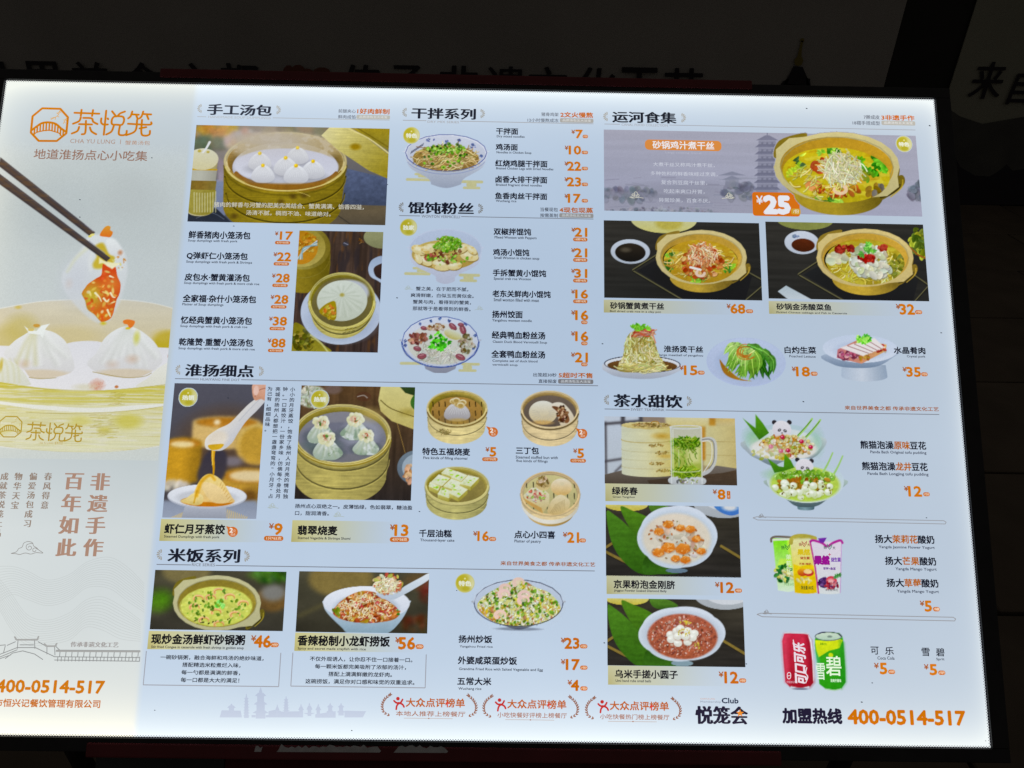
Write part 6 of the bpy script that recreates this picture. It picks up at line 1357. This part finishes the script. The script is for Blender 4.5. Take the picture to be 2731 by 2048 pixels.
c.poly([(1270, 390), (1390, 320), (1960, 420), (1930, 550), (1540, 550)], (42, 44, 46), (34, 34, 36)); c.ell(1280, 60, 170, 60, (130, 136, 70)); c.poly([(1115, 490), (1165, 455), (1330, 545), (1250, 550), (1180, 540)], (170, 186, 196), (196, 206, 214))
c.ell(1260, 196, 104, 70, (200, 208, 222), (180, 190, 204)); c.ell(1268, 212, 70, 40, (96, 44, 20), (70, 34, 16)); bits(c, 1225, 158, 20, 8, 8, 3, 6, [(120, 140, 180)])
leaves(c, 1960, 180, 50, 80, 26, 46, [(130, 140, 30), (90, 104, 20), (70, 84, 24)], rot=60); c.line([(1900, 215), (1960, 270), (2010, 290)], 10, (150, 90, 30))
pot(c, 1640, 288, 292, 175, 128, (0, 0, 0), wall=(182, 152, 50), rim=(206, 186, 120), inner=(184, 146, 50), so=.82, sy=.1)
broth(c, 1640, 312, 236, 138, (176, 156, 34)); noods(c, 1640, 330, 210, 110, 120, 60, 7, [(216, 212, 140), (206, 190, 80), (190, 176, 60)], spread=80); bits(c, 1840, 340, 50, 80, 30, 6, 14, [(150, 150, 40), (120, 130, 40)])
bits(c, 1660, 300, 110, 80, 60, 14, 28, [(224, 228, 210), (210, 214, 180), (230, 232, 222), (196, 200, 160)], hl=.3); bits(c, 1460, 290, 60, 24, 14, 14, 26, [(216, 214, 180)]); bits(c, 1700, 360, 90, 40, 30, 13, 26, [(226, 228, 214), (206, 206, 170), (214, 216, 196)], hl=.3)
bits(c, 1650, 290, 50, 22, 26, 6, 13, [(190, 40, 24), (160, 24, 14)]); bits(c, 1520, 235, 60, 22, 26, 6, 14, [(190, 60, 40), (150, 30, 20)]); bits(c, 1740, 225, 30, 14, 10, 6, 12, [(190, 60, 40)]); leaves(c, 1650, 240, 40, 24, 14, 30, [(110, 180, 70), (80, 150, 60)]); c.clip = None
c.done('dish_picture', 'printed picture of fish and pickled cabbage in a clay pot beside a red sauce dish')

# ---- three small plates
c = Pic(13, 60, 675, 540, 1025, cut=True)
c.poly([(72, 925), (110, 990), (230, 1014), (370, 1014), (490, 985), (528, 930)], (206, 212, 222), (160, 168, 184), sm=True); c.ell(300, 928, 230, 52, (60, 64, 80)); c.ell(300, 929, 224, 47, (214, 220, 228)); c.ell(300, 938, 210, 40, (120, 84, 40), (90, 60, 30))
P = [(150, 965), (190, 880), (200, 800), (235, 740), (300, 715), (350, 740), (370, 800), (400, 880), (445, 960), (300, 978)]
c.poly(P, (170, 160, 80), (150, 134, 60), sm=True); c.clip = c.poly([(p[0] + (6 if p[0] > 300 else -6), p[1]) for p in P], 0, sm=True, mask=True); noods(c, 300, 850, 150, 130, 260, 70, 7, [(216, 212, 150), (200, 190, 110), (226, 224, 180), (170, 156, 70)], ang=75, spread=60, curl=.7, pw=.6); c.clip = None
noods(c, 300, 950, 140, 20, 60, 70, 7, [(216, 212, 150), (200, 190, 110)], spread=30); noods(c, 300, 738, 60, 20, 26, 80, 7, [(206, 120, 90), (190, 70, 40), (220, 170, 140)], spread=30); c.line([(360, 740), (380, 800)], 8, (206, 140, 110)); leaves(c, 290, 708, 50, 18, 16, 26, [(90, 160, 30), (60, 120, 20)])
c.done('dish_picture', 'printed cut-out of a tall heap of tofu threads on a sauce plate')
c = Pic(13, 680, 760, 1165, 1070, cut=True)
c.ell(925, 915, 238, 147, (176, 190, 222)); c.ell(925, 912, 232, 142, (184, 198, 226), (172, 186, 216)); c.ell(920, 925, 180, 108, (164, 180, 210), soft=12, a=.8)
c.poly([(765, 900), (790, 980), (860, 1020), (960, 1030), (880, 1010), (800, 940)], (150, 100, 20), (170, 120, 30), sm=True)
def frond(x0, y0, x1, y1, w_, c1, c2, bend):
    mx, my = (x0 + x1) / 2 - bend * (y1 - y0), (y0 + y1) / 2 + bend * (x1 - x0)
    pts = cat([(x0, y0), (mx, my), (x1, y1)], 6)
    L_, Rr = [], []
    for i, (x, y) in enumerate(pts):
        t = i / (len(pts) - 1); a_ = pts[min(i + 1, len(pts) - 1)]; b_ = pts[max(i - 1, 0)]; d = math.hypot(a_[0] - b_[0], a_[1] - b_[1]) or 1
        h = w_ * math.sin(math.pi * min(1, .12 + t * .9)) * R_.uniform(.8, 1.15); nx_, ny_ = -(a_[1] - b_[1]) / d * h, (a_[0] - b_[0]) / d * h
        L_.append((x + nx_, y + ny_)); Rr.append((x - nx_, y - ny_))
    m = c.poly(L_ + Rr[::-1], c1, c2, g=60); c.mottle(m, tuple(v * .6 for v in c1), .2, 14, 14, .6); c.line(pts, w_ * .3, tuple(min(255, v * 1.35 + 30) for v in c1), w2=2, a=.7, sm=False)
for i in range(13): frond(1000 + R_.uniform(-60, 40), 850 + R_.uniform(-20, 40), 1010 + R_.uniform(-60, 80), 985 + R_.uniform(-50, 40), R_.uniform(14, 24), J((50, 116, 24), 14), J((24, 80, 14), 8), R_.uniform(-.2, .2))
for i in range(12): t = i / 11; frond(880 + t * 90 + R_.uniform(-10, 10), 818 + t * 20, 800 + t * 190, 960 + 60 * math.sin(t * 2.4) + R_.uniform(-14, 14), R_.uniform(16, 28), J((130, 180, 60), 16), J((90, 150, 40), 14), R_.uniform(-.25, .1))
for i in range(6): frond(905 + i * 14, 815 + i * 6, 790 + i * 26, 870 + i * 18, R_.uniform(16, 26), J((170, 206, 110), 12), J((120, 180, 60), 12), .2)
for i in range(5): frond(930 + i * 24, 812 + i * 8, 1040 + i * 12, 900 + i * 22, 18, J((90, 150, 50), 14), J((50, 120, 26), 12), -.2)
for r in range(7): c.arc(930 + R_.uniform(-14, 14), 850 + R_.uniform(-8, 16), R_.uniform(24, 56), R_.uniform(22, 44), 0, 5, J((196, 110, 30), 14), t0=R_.uniform(0, 90), t1=R_.uniform(200, 360), a=.9)
c.done('dish_picture', 'printed cut-out of poached lettuce on a pale plate')
c = Pic(13, 1370, 735, 1860, 1035, cut=True)
c.body(1632, 930, 132, 30, 70, (170, 186, 206), (196, 206, 220), (140, 158, 180), -.05); c.poly([(1395, 870), (1450, 930), (1560, 950), (1700, 945), (1790, 900), (1832, 840)], (180, 194, 214), (110, 130, 156), sm=True)
c.ell(1612, 835, 226, 84, (190, 204, 226), (204, 214, 230)); c.ell(1612, 845, 160, 56, (180, 194, 218), soft=12, a=.7)
c.poly([(1475, 840), (1600, 780), (1770, 810), (1765, 850), (1620, 925), (1470, 890)], (190, 110, 120), (206, 160, 90), g=0); bits(c, 1540, 875, 60, 26, 30, 6, 14, [(190, 90, 120), (216, 150, 170), (150, 60, 90)]); bits(c, 1640, 890, 30, 24, 14, 6, 12, [(206, 130, 60), (190, 150, 50)]); bits(c, 1730, 835, 34, 20, 20, 5, 10, [(190, 50, 40), (226, 200, 160)])
for i in range(5): c.poly([(1490 + i * 42, 830 - i * 11), (1530 + i * 42, 815 - i * 11), (1660 + i * 24, 862 - i * 9), (1630 + i * 24, 880 - i * 9)], (228, 222, 222), soft=3)
for i in range(4): c.line([(1535 + i * 42, 818 - i * 10), (1660 + i * 26, 862 - i * 9)], 5, (140, 90, 90), a=.8, sm=False)
leaves(c, 1630, 780, 34, 22, 16, 28, [(100, 190, 40), (60, 150, 30), (140, 210, 80)])
c.done('dish_picture', 'printed cut-out of sliced crystal pork on a white footed plate')
# ---- tea mug beside steamers
c = Pic(14, 113, 322, 1377, 980); c.grad((176, 176, 168), (150, 130, 80), 0)
c.poly([(100, 320), (480, 320), (480, 400), (290, 520), (290, 880), (100, 880)], (190, 200, 214), (180, 190, 200))
for a, b, w_ in (((290, 320), (290, 400), 40), ((460, 320), (460, 390), 36), ((100, 395), (480, 365), 26), ((124, 380), (130, 870), 20), ((110, 752), (290, 725), 20), ((215, 850), (290, 780), 16)): c.line([a, b], w_, (74, 72, 78), sm=False)
c.poly([(480, 320), (700, 320), (700, 420), (480, 400)], (140, 124, 110)); c.poly([(690, 330), (1110, 330), (1110, 420), (1060, 440), (700, 420)], (206, 200, 160), (196, 180, 110)); c.poly([(1110, 330), (1380, 340), (1380, 420), (1110, 400)], (196, 170, 100), (190, 178, 130)); c.poly([(1110, 330), (1170, 330), (1170, 420), (1110, 410)], (180, 130, 40))
c.poly([(1060, 410), (1380, 410), (1380, 830), (1060, 790)], (196, 190, 140), (186, 170, 110), g=0); c.poly([(1030, 420), (1075, 420), (1075, 740), (1030, 740)], (190, 140, 50), (176, 120, 30)); c.blur(8)
for y in (560, 690): c.line([(1080, y), (1370, y + 8)], 5, (160, 140, 80), a=.7)
c.poly([(100, 880), (300, 830), (1050, 860), (1180, 790), (1380, 820), (1380, 990), (100, 990)], (116, 108, 100), (76, 66, 56)); c.tex(c.poly([(520, 930), (1240, 860), (1380, 830), (1380, 990), (560, 990)], (84, 68, 52), (70, 58, 48)), .1, 200, 20)
m = c.body(525, 420, 250, 34, 440, (200, 204, 180), (206, 204, 164), (196, 180, 100), .0); c.tex(m, .03, 200, 20)
for y, cc, w_ in ((120, (170, 150, 80), 8), (210, (170, 164, 120), 5), (290, (180, 176, 136), 5), (370, (176, 166, 120), 5)): c.arc(525, 420, 250, 34, y, w_, cc, a=.8)
c.ell(660, 510, 70, 24, (190, 146, 40), soft=20, a=.8); c.ell(690, 700, 60, 16, (190, 150, 50), soft=14, a=.6); c.ell(525, 410, 250, 34, (206, 196, 140), (190, 170, 100)); m = c.ell(560, 405, 190, 20, (176, 150, 80)); bits(c, 560, 405, 170, 16, 60, 6, 12, [(190, 166, 100), (150, 124, 60)]); c.arc(595, 385, 34, 16, 0, 8, (176, 130, 40), t0=170, t1=370)
for y, x in ((600, 540), (670, 590), (770, 540), (840, 600)): bits(c, x + 70, y, 70, 14, 22, 3, 8, [(180, 150, 70), (150, 120, 50)], a=.8)
c.poly([(735, 420), (1035, 425), (1040, 640), (1050, 960), (760, 960), (745, 640)], (176, 186, 120), (150, 170, 40), a=.92); c.poly([(735, 425), (1035, 428), (1030, 530), (745, 525)], (186, 186, 170), (190, 190, 176), a=.9)
c.poly([(900, 600), (1020, 620), (1020, 760), (900, 780)], (206, 206, 150), soft=12, a=.7); c.poly([(750, 900), (1050, 905), (1045, 975), (760, 970)], (196, 202, 206), (170, 176, 180), sm=True)
noods(c, 890, 570, 130, 50, 80, 70, 11, [(110, 160, 20), (70, 120, 10), (150, 190, 50)], spread=60); noods(c, 890, 700, 120, 120, 22, 90, 9, [(110, 150, 30), (150, 180, 60)], ang=60, spread=50); noods(c, 890, 850, 130, 50, 90, 60, 10, [(120, 160, 20), (80, 120, 10), (150, 180, 40)], spread=60)
for x in (745, 1035): c.line([(x, 430), (x + 6, 700), (x + 8, 960)], 12, (206, 212, 214), a=.8); 
c.line([(765, 450), (770, 900)], 6, (226, 232, 230), a=.7); c.line([(820, 640), (824, 800)], 5, (226, 230, 200), a=.6); c.arc(885, 425, 150, 16, 0, 8, (206, 210, 214), t0=0, t1=360); c.arc(885, 835, 140, 18, 0, 8, (206, 214, 180), a=.8)
c.line([(1040, 545), (1120, 535), (1165, 580), (1165, 740), (1120, 830), (1055, 870)], 34, (190, 194, 196), a=.9); c.line([(1045, 545), (1115, 540), (1155, 585), (1155, 740), (1110, 820)], 10, (110, 110, 106), a=.8); c.line([(1050, 560), (1110, 560), (1135, 600), (1130, 730), (1060, 850)], 8, (226, 230, 234), a=.8); bits(c, 900, 940, 110, 20, 22, 5, 12, [(110, 110, 110), (226, 230, 234), (150, 160, 90)])
c.done('dish_picture', 'printed picture of a glass mug of green tea beside stacked steamers')

# ---- two dessert bowls on leaves
def leafbg(c, k, X, Y, bowl2):
    """X, Y: offsets of the frame in the zoom's coordinates; s: its scale relative to zoom 15"""
    q = lambda pts: [(X + x, Y + y) for x, y in pts]
    c.grad((62, 58, 48), (46, 44, 42), 90); c.tex(c.full(), .16, 260, 30)
    for a, b in (((-20, 380), (330, 560)), ((940, 340), (1140, 460)), ((-20, 360), (90, 290))):
        c.line(q([a, b]), 22, (128, 110, 50), sm=False); c.line(q([(a[0], a[1] + 16), (b[0], b[1] + 16)]), 6, (40, 36, 30), sm=False)
    c.ell(X + 160, Y, 180, 54, (206, 204, 150), (190, 176, 60))
    for P, c1, c2 in ((q([(0, 60), (60, 80), (170, 170), (280, 290), (370, 430), (430, 560), (260, 560), (110, 430), (30, 270)]), (78, 130, 34), (52, 98, 22)), (q([(115, 15), (215, 50), (350, 110), (410, 180), (340, 300), (240, 250), (160, 140)]), (84, 134, 30), (60, 104, 24)), (q([(350, 0), (470, 0), (580, 60), (480, 90), (380, 70)]), (90, 136, 44), (60, 100, 30)), (q([(330, 420), (500, 500), (600, 560), (420, 570), (300, 560)]), (44, 84, 20), (60, 110, 30))):
        m = c.poly(P, c1, c2, sm=True); c.tex(m, .08, 120, 20)
    c.ell(X + 960, Y + (-10 if bowl2 else -30), 250, 120, (186, 192, 198), (160, 168, 176)); c.ell(X + 980, Y - 20, 170, 70, (200, 206, 214))
    if bowl2: c.poly(q([(890, 0), (930, 60), (1030, 90), (1120, 50), (1120, 0)]), (70, 130, 196), (60, 110, 190), sm=True); c.ell(X + 1010, Y + 20, 60, 30, (206, 210, 214), soft=10)
def lobed(c, cx, cy, rx, ry, n=6, d=.045):
    return [(cx + rx * (1 - d + d * abs(math.cos(n / 2 * t + .5)) ** .6) * math.cos(t), cy + ry * (1 - d + d * abs(math.cos(n / 2 * t + .5)) ** .6) * math.sin(t)) for t in np.linspace(0, 2 * math.pi, 64, endpoint=False)]
TLu, TLv = M(14, 125, 1162); BRu, BRv = M(15, 1218, 310)
c = Pic(15, 0, 0, 0, 0, box=(TLu, TLv, BRu, BRv))
Z15y = (px(14, 125, 1162)[1] - 1440) * 3.0726
leafbg(c, 15, 115, Z15y, True)
c.ell(690, 250, 90, 20, (96, 120, 140)); c.poly(lobed(c, 695, -25, 330, 262), (206, 216, 230), (190, 204, 220)); c.ell(695, -15, 296, 228, (182, 198, 214), soft=14, a=.8); m = c.ell(690, -10, 280, 210, (216, 206, 190), (206, 202, 186), soft=10); c.tex(m, .03, 60, 40)
bits(c, 690, 10, 230, 170, 26, 14, 28, [(224, 216, 200), (226, 222, 210), (214, 200, 180), (216, 176, 150)], a=.7); bits(c, 690, 0, 240, 170, 30, 5, 12, [(190, 110, 60), (160, 140, 90)])
for x, y, s in ((620, -130, 46), (720, -100, 40), (800, -90, 44), (545, -70, 44), (850, -10, 40), (620, 60, 60), (740, 70, 64), (540, 100, 50), (890, 90, 40), (680, 150, 40), (760, 160, 44)):
    c.ell(x + 4, y + 8, s, s * .7, (150, 100, 60), soft=6, a=.6); m = c.poly([(x - s, y), (x - s * .3, y - s * .7), (x + s * .8, y - s * .5), (x + s, y + s * .3), (x + s * .1, y + s * .8), (x - s * .8, y + s * .5)], (216, 140, 50), (196, 100, 20)); c.mottle(m, (226, 180, 110), .2, 20, 16, .7)
c.done('dish_picture', 'printed picture of amber jelly cubes in milk in a lobed bowl on leaves')
c = Pic(15, 120, 477, 1253, 1042); leafbg(c, 15, 122, 480, False)
c.ell(735, 1010, 90, 24, (120, 146, 160)); c.poly(lobed(c, 733, 770, 358, 228), (206, 216, 230), (190, 204, 220)); c.ell(735, 785, 320, 200, (176, 188, 204), soft=14, a=.8); m = c.ell(738, 790, 286, 186, (170, 90, 66), (160, 84, 56), soft=5); c.tex(m, .12, 20, 16); c.mottle(m, (120, 60, 50), .3, 24, 20, .7); c.mottle(m, (196, 130, 110), .35, 16, 12, .6)
bits(c, 738, 790, 260, 165, 120, 4, 10, [(206, 150, 130), (190, 110, 90), (130, 66, 50), (220, 190, 180)], a=.8); bits(c, 738, 790, 250, 160, 40, 3, 6, [(230, 214, 206)])
for x, y in ((640, 775), (690, 745), (720, 725), (780, 745), (835, 765), (645, 815), (700, 845), (780, 835), (820, 800), (700, 790), (760, 790)):
    c.ell(x + 3, y + 8, 36, 28, (140, 90, 70), soft=6, a=.5); c.ell(x, y, 35, 30, (228, 232, 226), (206, 208, 200)); c.ell(x - 8, y - 9, 12, 8, (240, 244, 240), soft=5)
bits(c, 750, 760, 60, 30, 14, 3, 7, [(210, 190, 50)]); bits(c, 760, 680, 50, 16, 8, 5, 9, [(214, 196, 70)]); bits(c, 860, 870, 30, 40, 5, 4, 8, [(206, 190, 80)])
c.done('dish_picture', 'printed picture of red bean soup with white rice balls in a lobed bowl')

# ---- two bowls of tofu pudding, each with a bear-faced dumpling
c = Pic(16, 125, 195, 1010, 1045, cut=True)
def pleaf(P): c.poly(P, (90, 160, 20), (60, 120, 20))
def panda(x, y, r, g=0):
    for s in (-1, 1): c.ell(x + s * r * .8, y - r * .75 + s * g, r * .26, r * .24, (50, 46, 52), rot=s * 30)
    c.ell(x, y, r, r * .92, (222, 220, 226), (206, 204, 214)); 
    for s in (-1, 1): c.ell(x + s * r * .3 + 4, y + r * .12 + s * 3, r * .19, r * .15, (70, 66, 72), rot=s * 30); c.ell(x + s * r * .3 + 4, y + r * .1 + s * 3, r * .06, r * .06, (200, 200, 206))
    c.ell(x + 2, y + r * .38, r * .07, r * .06, (50, 46, 50)); 
for b, cols in ((0, None), (1, None)):
    if b == 0:
        c.poly([(260, 590), (360, 640), (520, 690), (640, 620), (780, 540), (800, 400), (150, 430), (180, 540)], (196, 206, 214), (90, 110, 120), sm=True)
        c.ell(478, 440, 325, 150, (172, 196, 206), (190, 206, 216)); c.ell(478, 460, 290, 130, (206, 216, 220), (190, 204, 206), soft=8); c.ell(230, 400, 60, 60, (90, 170, 90), soft=40, a=.5); c.ell(760, 440, 40, 80, (110, 180, 120), soft=40, a=.4)
        pleaf([(130, 240), (240, 325), (238, 205), (300, 280), (355, 365), (270, 425)])
        for x, y in ((720, 245), (790, 255)): c.line([(x, y), (x - 55, y + 75), (x - 125, y + 150)], 16, (150, 200, 100), w2=20); c.line([(x - 6, y + 14), (x - 130, y + 150)], 5, (60, 110, 30), sm=False)
        panda(462, 335, 80)
        c.ell(480, 500, 280, 100, (216, 216, 210), soft=8); c.ell(500, 470, 170, 80, (196, 120, 20), soft=10); bits(c, 500, 470, 220, 85, 150, 8, 16, [(214, 170, 60), (190, 110, 20), (230, 226, 190), (170, 180, 50), (222, 214, 140)], hl=.3); bits(c, 520, 480, 220, 90, 34, 14, 18, [(228, 220, 196), (216, 196, 130)], el=1)
        for x, y in ((468, 402), (630, 438), (708, 486), (370, 482), (515, 515), (525, 555), (455, 518)): c.ell(x, y, 20, 18, (200, 30, 80), (170, 20, 60)); c.ell(x - 5, y - 6, 6, 5, (240, 160, 180))
        bits(c, 300, 540, 100, 50, 12, 5, 14, [(150, 160, 50), (214, 200, 110)]); bits(c, 470, 565, 60, 20, 14, 10, 18, [(214, 190, 40), (190, 170, 60)]); c.ell(340, 520, 140, 60, (222, 226, 226), soft=20, a=.5)
    else:
        c.body(665, 960, 82, 14, 52, (90, 120, 130), (120, 150, 160), (70, 96, 106), .15)
        c.poly([(340, 760), (400, 860), (500, 930), (590, 990), (750, 990), (850, 930), (940, 860), (990, 760)], (176, 196, 190), (70, 90, 96), sm=True)
        c.ell(663, 770, 328, 190, (180, 200, 214), (200, 214, 220)); c.ell(660, 800, 295, 150, (180, 206, 80), (170, 200, 70), soft=8); c.ell(480, 720, 120, 40, (90, 170, 60), soft=40, a=.5)
        pleaf([(340, 580), (440, 650), (478, 655), (485, 540), (540, 600), (570, 660), (480, 690), (400, 705)])
        for x, y in ((895, 535), (980, 562)): c.line([(x, y), (x - 40, y + 90), (x - 90, y + 180)], 12, (150, 196, 110), w2=18)
        panda(655, 655, 76, 5)
        c.clip = c.ell(660, 790, 292, 155, 0, mask=True)
        bits(c, 660, 740, 250, 50, 120, 14, 24, [(130, 190, 40), (150, 206, 70), (100, 160, 30), (176, 216, 110)], el=1.1, hl=.5); bits(c, 660, 800, 240, 60, 30, 12, 24, [(190, 130, 20), (170, 110, 20)])
        for _ in range(34): x, y = inell(640, 845, 260, 75); r = R_.uniform(24, 36); c.ell(x + 4, y + 6, r, r * .9, (150, 170, 60), soft=6, a=.6); c.ell(x, y, r, r * .9, (228, 234, 220), (196, 210, 170)); c.ell(x - 8, y - 10, r * .4, r * .3, (242, 246, 240), soft=5)
        bits(c, 660, 840, 250, 90, 24, 4, 9, [(150, 130, 30), (110, 90, 20)]); c.clip = None
c.done('dish_picture', 'printed cut-out of two bowls of tofu pudding topped with panda faced dumplings')

# ---- three yogurt cups
c = Pic(16, 350, 1215, 1000, 1735, cut=True)
def cup(x0, x1, y0, y1, xb0, xb1, c1, c2): return c.poly([(x0, y0), (x1, y0), (xb1, y1), ((xb0 + xb1) / 2, y1 + 14), (xb0, y1)], c1, c2)
m = cup(385, 560, 1262, 1705, 430, 600, (120, 220, 20), (206, 226, 206)); c.mottle(m, (190, 230, 70), .1, 90, 120, .8)
c.line([(372, 1290), (375, 1262), (420, 1248), (560, 1255)], 18, (110, 100, 90)); c.line([(392, 1275), (560, 1268)], 16, (214, 220, 206)); bits(c, 480, 1560, 80, 70, 44, 8, 18, [(30, 110, 50), (226, 230, 180), (60, 150, 60), (210, 220, 90)])
m = cup(532, 735, 1270, 1725, 574, 760, (214, 214, 160), (214, 190, 20)); c.poly([(560, 1480), (620, 1500), (700, 1480), (745, 1500), (762, 1725), (670, 1738), (575, 1722)], (222, 196, 10), (214, 180, 0), sm=False)
c.line([(540, 1300), (550, 1262), (600, 1243), (680, 1245), (745, 1262)], 34, (170, 160, 60)); c.line([(560, 1268), (700, 1262)], 10, (190, 186, 110)); c.ell(635, 1550, 40, 34, (222, 170, 20), (190, 60, 20)); c.ell(690, 1555, 44, 30, (190, 50, 40)); c.ell(684, 1545, 36, 20, (226, 196, 130)); bits(c, 660, 1620, 80, 20, 10, 6, 14, [(236, 226, 140)])
m = cup(700, 975, 1290, 1730, 775, 960, (214, 206, 222), (206, 214, 216)); c.line([(705, 1290), (730, 1280), (800, 1300), (850, 1330), (900, 1300), (960, 1280), (978, 1300)], 20, (176, 40, 150)); c.poly([(770, 1262), (845, 1256), (820, 1300), (790, 1300)], (110, 40, 160)); c.line([(705, 1300), (745, 1500), (775, 1728)], 12, (176, 30, 130), sm=False); c.line([(970, 1310), (960, 1725)], 5, (176, 120, 190), sm=False)
c.ell(820, 1640, 46, 44, (80, 40, 110)); bits(c, 820, 1640, 44, 42, 40, 8, 12, [(90, 50, 120), (60, 24, 90), (130, 90, 160)], el=1); c.ell(885, 1620, 46, 36, (200, 50, 70)); c.ell(880, 1630, 30, 24, (226, 170, 170), soft=8); bits(c, 885, 1660, 60, 30, 26, 6, 12, [(190, 40, 60), (110, 30, 90), (220, 120, 130)]); leaves(c, 930, 1590, 26, 22, 8, 26, [(60, 120, 60)])
c.done('dish_picture', 'printed cut-out of three yogurt cups, green, yellow and purple')
for x, y, cc in ((508, 1335, (30, 110, 60)), (653, 1308, (170, 60, 60)), (868, 1332, (40, 130, 100))):
    strokes('cup_emblem', 16, [[(x - 20, y - 22), (x - 16, y + 4), (x, y + 24), (x + 16, y + 4), (x + 20, y - 22)], [(x - 12, y - 12), (x, y + 6), (x + 12, y - 12)]], 5, cc, .0006, smooth=False)
T(16, 457, 1325, 1355, 485, '扬', (30, 90, 50), .01, 'cup_lettering'); T(16, 607, 1300, 1328, 632, '扬', (150, 60, 50), .01, 'cup_lettering'); T(16, 818, 1325, 1353, 844, '扬', (40, 70, 70), .01, 'cup_lettering'); T(16, 895, 1328, 1356, 918, '大', (40, 70, 70), .01, 'cup_lettering'); T(16, 678, 1304, 1330, 702, '大', (150, 60, 50), .01, 'cup_lettering')
VT(16, 518, 1400, 524, 1550, 44, '茉莉花', (214, 236, 190), .01, 'cup_lettering'); T(16, 598, 1355, 1402, 700, '果然', (214, 190, 30), .04, 'cup_lettering'); T(16, 620, 1418, 1440, 698, '益生菌', (170, 60, 40), .03, 'cup_lettering'); T(16, 610, 1470, 1488, 712, '芒果+酸奶', (170, 70, 40), .02, 'cup_lettering')
T(16, 742, 1412, 1482, 866, '果然', (150, 20, 140), .05, 'cup_lettering'); T(16, 882, 1425, 1460, 962, '益生菌', (110, 40, 170), .03, 'cup_lettering'); T(16, 815, 1508, 1530, 920, '草莓+桑葚', (110, 60, 150), .02, 'cup_lettering'); strokes('cup_mark', 16, [[(868, 1390), (868, 1410)], [(858, 1400), (878, 1400)]], 5, (190, 50, 100), .0006, smooth=False)
T(17, 505, 62, 92, 600, '净含量180克', (60, 84, 30), .01, 'cup_lettering'); T(17, 690, 86, 104, 788, '净含量180克', (60, 60, 70), .01, 'cup_lettering'); T(17, 375, 40, 62, 450, '净含量180克', (110, 170, 90), .0, 'cup_lettering')

# ---- two drink cans
c = Pic(17, 345, 405, 865, 870, cut=True)
c.poly([(378, 425), (560, 432), (583, 480), (590, 560), (600, 700), (604, 800), (570, 840), (490, 850), (420, 838), (385, 800), (368, 600), (361, 485)], (198, 40, 70), (160, 20, 40), sm=False)
c.poly([(361, 485), (378, 430), (420, 432), (400, 480), (420, 820), (385, 800), (366, 600)], (216, 70, 100), soft=12, a=.6); c.poly([(540, 435), (583, 480), (604, 800), (575, 838), (560, 640)], (140, 16, 36), soft=12, a=.7); c.line([(378, 425), (460, 418), (558, 430)], 8, (200, 204, 214)); c.line([(430, 838), (500, 850), (565, 838)], 12, (190, 196, 210)); c.poly([(556, 430), (586, 480), (598, 600), (606, 760), (600, 810), (592, 640), (576, 500)], (220, 222, 232), soft=2); c.line([(500, 480), (520, 620), (530, 700)], 40, (206, 60, 90), a=.3, soft=12)
c.ell(500, 852, 60, 8, (60, 60, 90), soft=6, a=.6)
c.poly([(612, 470), (625, 440), (700, 418), (800, 425), (822, 450), (832, 500), (845, 700), (848, 800), (815, 850), (760, 860), (690, 850), (645, 815), (630, 650), (610, 520)], (60, 170, 30), (40, 150, 20))
c.poly([(612, 480), (700, 485), (800, 470), (825, 480), (800, 540), (720, 560), (640, 610), (622, 560)], (206, 222, 20), (190, 210, 20)); c.poly([(615, 560), (640, 615), (650, 700), (640, 720), (626, 640)], (60, 170, 110), soft=10); c.ell(733, 594, 18, 17, (190, 210, 20)); c.poly([(800, 480), (832, 500), (846, 700), (848, 800), (815, 850), (800, 700)], (30, 140, 30), soft=12, a=.6)
c.ell(715, 452, 102, 30, (196, 214, 196), (170, 200, 180)); c.arc(715, 450, 102, 32, 0, 6, (90, 100, 110), t0=0, t1=360); c.line([(640, 430), (660, 422), (690, 418)], 8, (50, 50, 80)); c.line([(790, 430), (812, 450)], 8, (50, 50, 80)); c.line([(720, 418), (760, 420)], 5, (70, 80, 90)); c.ell(725, 452, 20, 8, (120, 140, 130)); c.line([(690, 852), (760, 862), (810, 852)], 8, (150, 190, 150))
c.done('dish_picture', 'printed cut-out of a red cola can and a green lemonade can')
# brand lettering on the cans: slanted uprights, drawn as strokes
def cjk_line(k, pts, wd, col, name, z=.0008): strokes(name, k, pts, wd, col, z)
CW = (226, 214, 226)
T(17, 455, 498, 806, 545, '可口可乐', CW, .02, 'can_lettering', z=.0008, label='white brand lettering 可口可乐 running up the red can', box=(M(17, 450, 650)[0], M(17, 500, 498)[1], M(17, 540, 650)[0], M(17, 500, 808)[1]), rot=1, sh=.25)
strokes('can_swash', 17, [[(445, 478), (452, 505), (480, 522), (500, 560)], [(548, 690), (540, 730), (556, 760), (540, 806)]], 7, CW, .0008)
strokes('can_mark', 17, [[(400, 735), (412, 725), (424, 735), (424, 765), (412, 775), (400, 765), (400, 735)], [(405, 752), (420, 750)]], 5, CW, .0008)
T(17, 395, 790, 808, 480, '中国驰名商标', (214, 170, 190), 0, 'can_caption')
f = lambda s, x, y: (x, y)
T(17, 626, 655, 780, 690, '雪', (214, 236, 214), .008, 'can_lettering', z=.0008); T(17, 700, 600, 750, 815, '碧', (220, 240, 214), .008, 'can_lettering', z=.0008)
T(17, 730, 775, 800, 812, '清爽柠檬味', (206, 236, 206), .01, 'can_caption', z=.0008); T(17, 650, 497, 517, 700, '清爽出击', (90, 150, 20), .01, 'can_caption', z=.0008)
flush_text()
print('TRIS', sum(len(o.data.loops) - 2 * len(o.data.polygons) for o in COL.objects if o.type == 'MESH'))
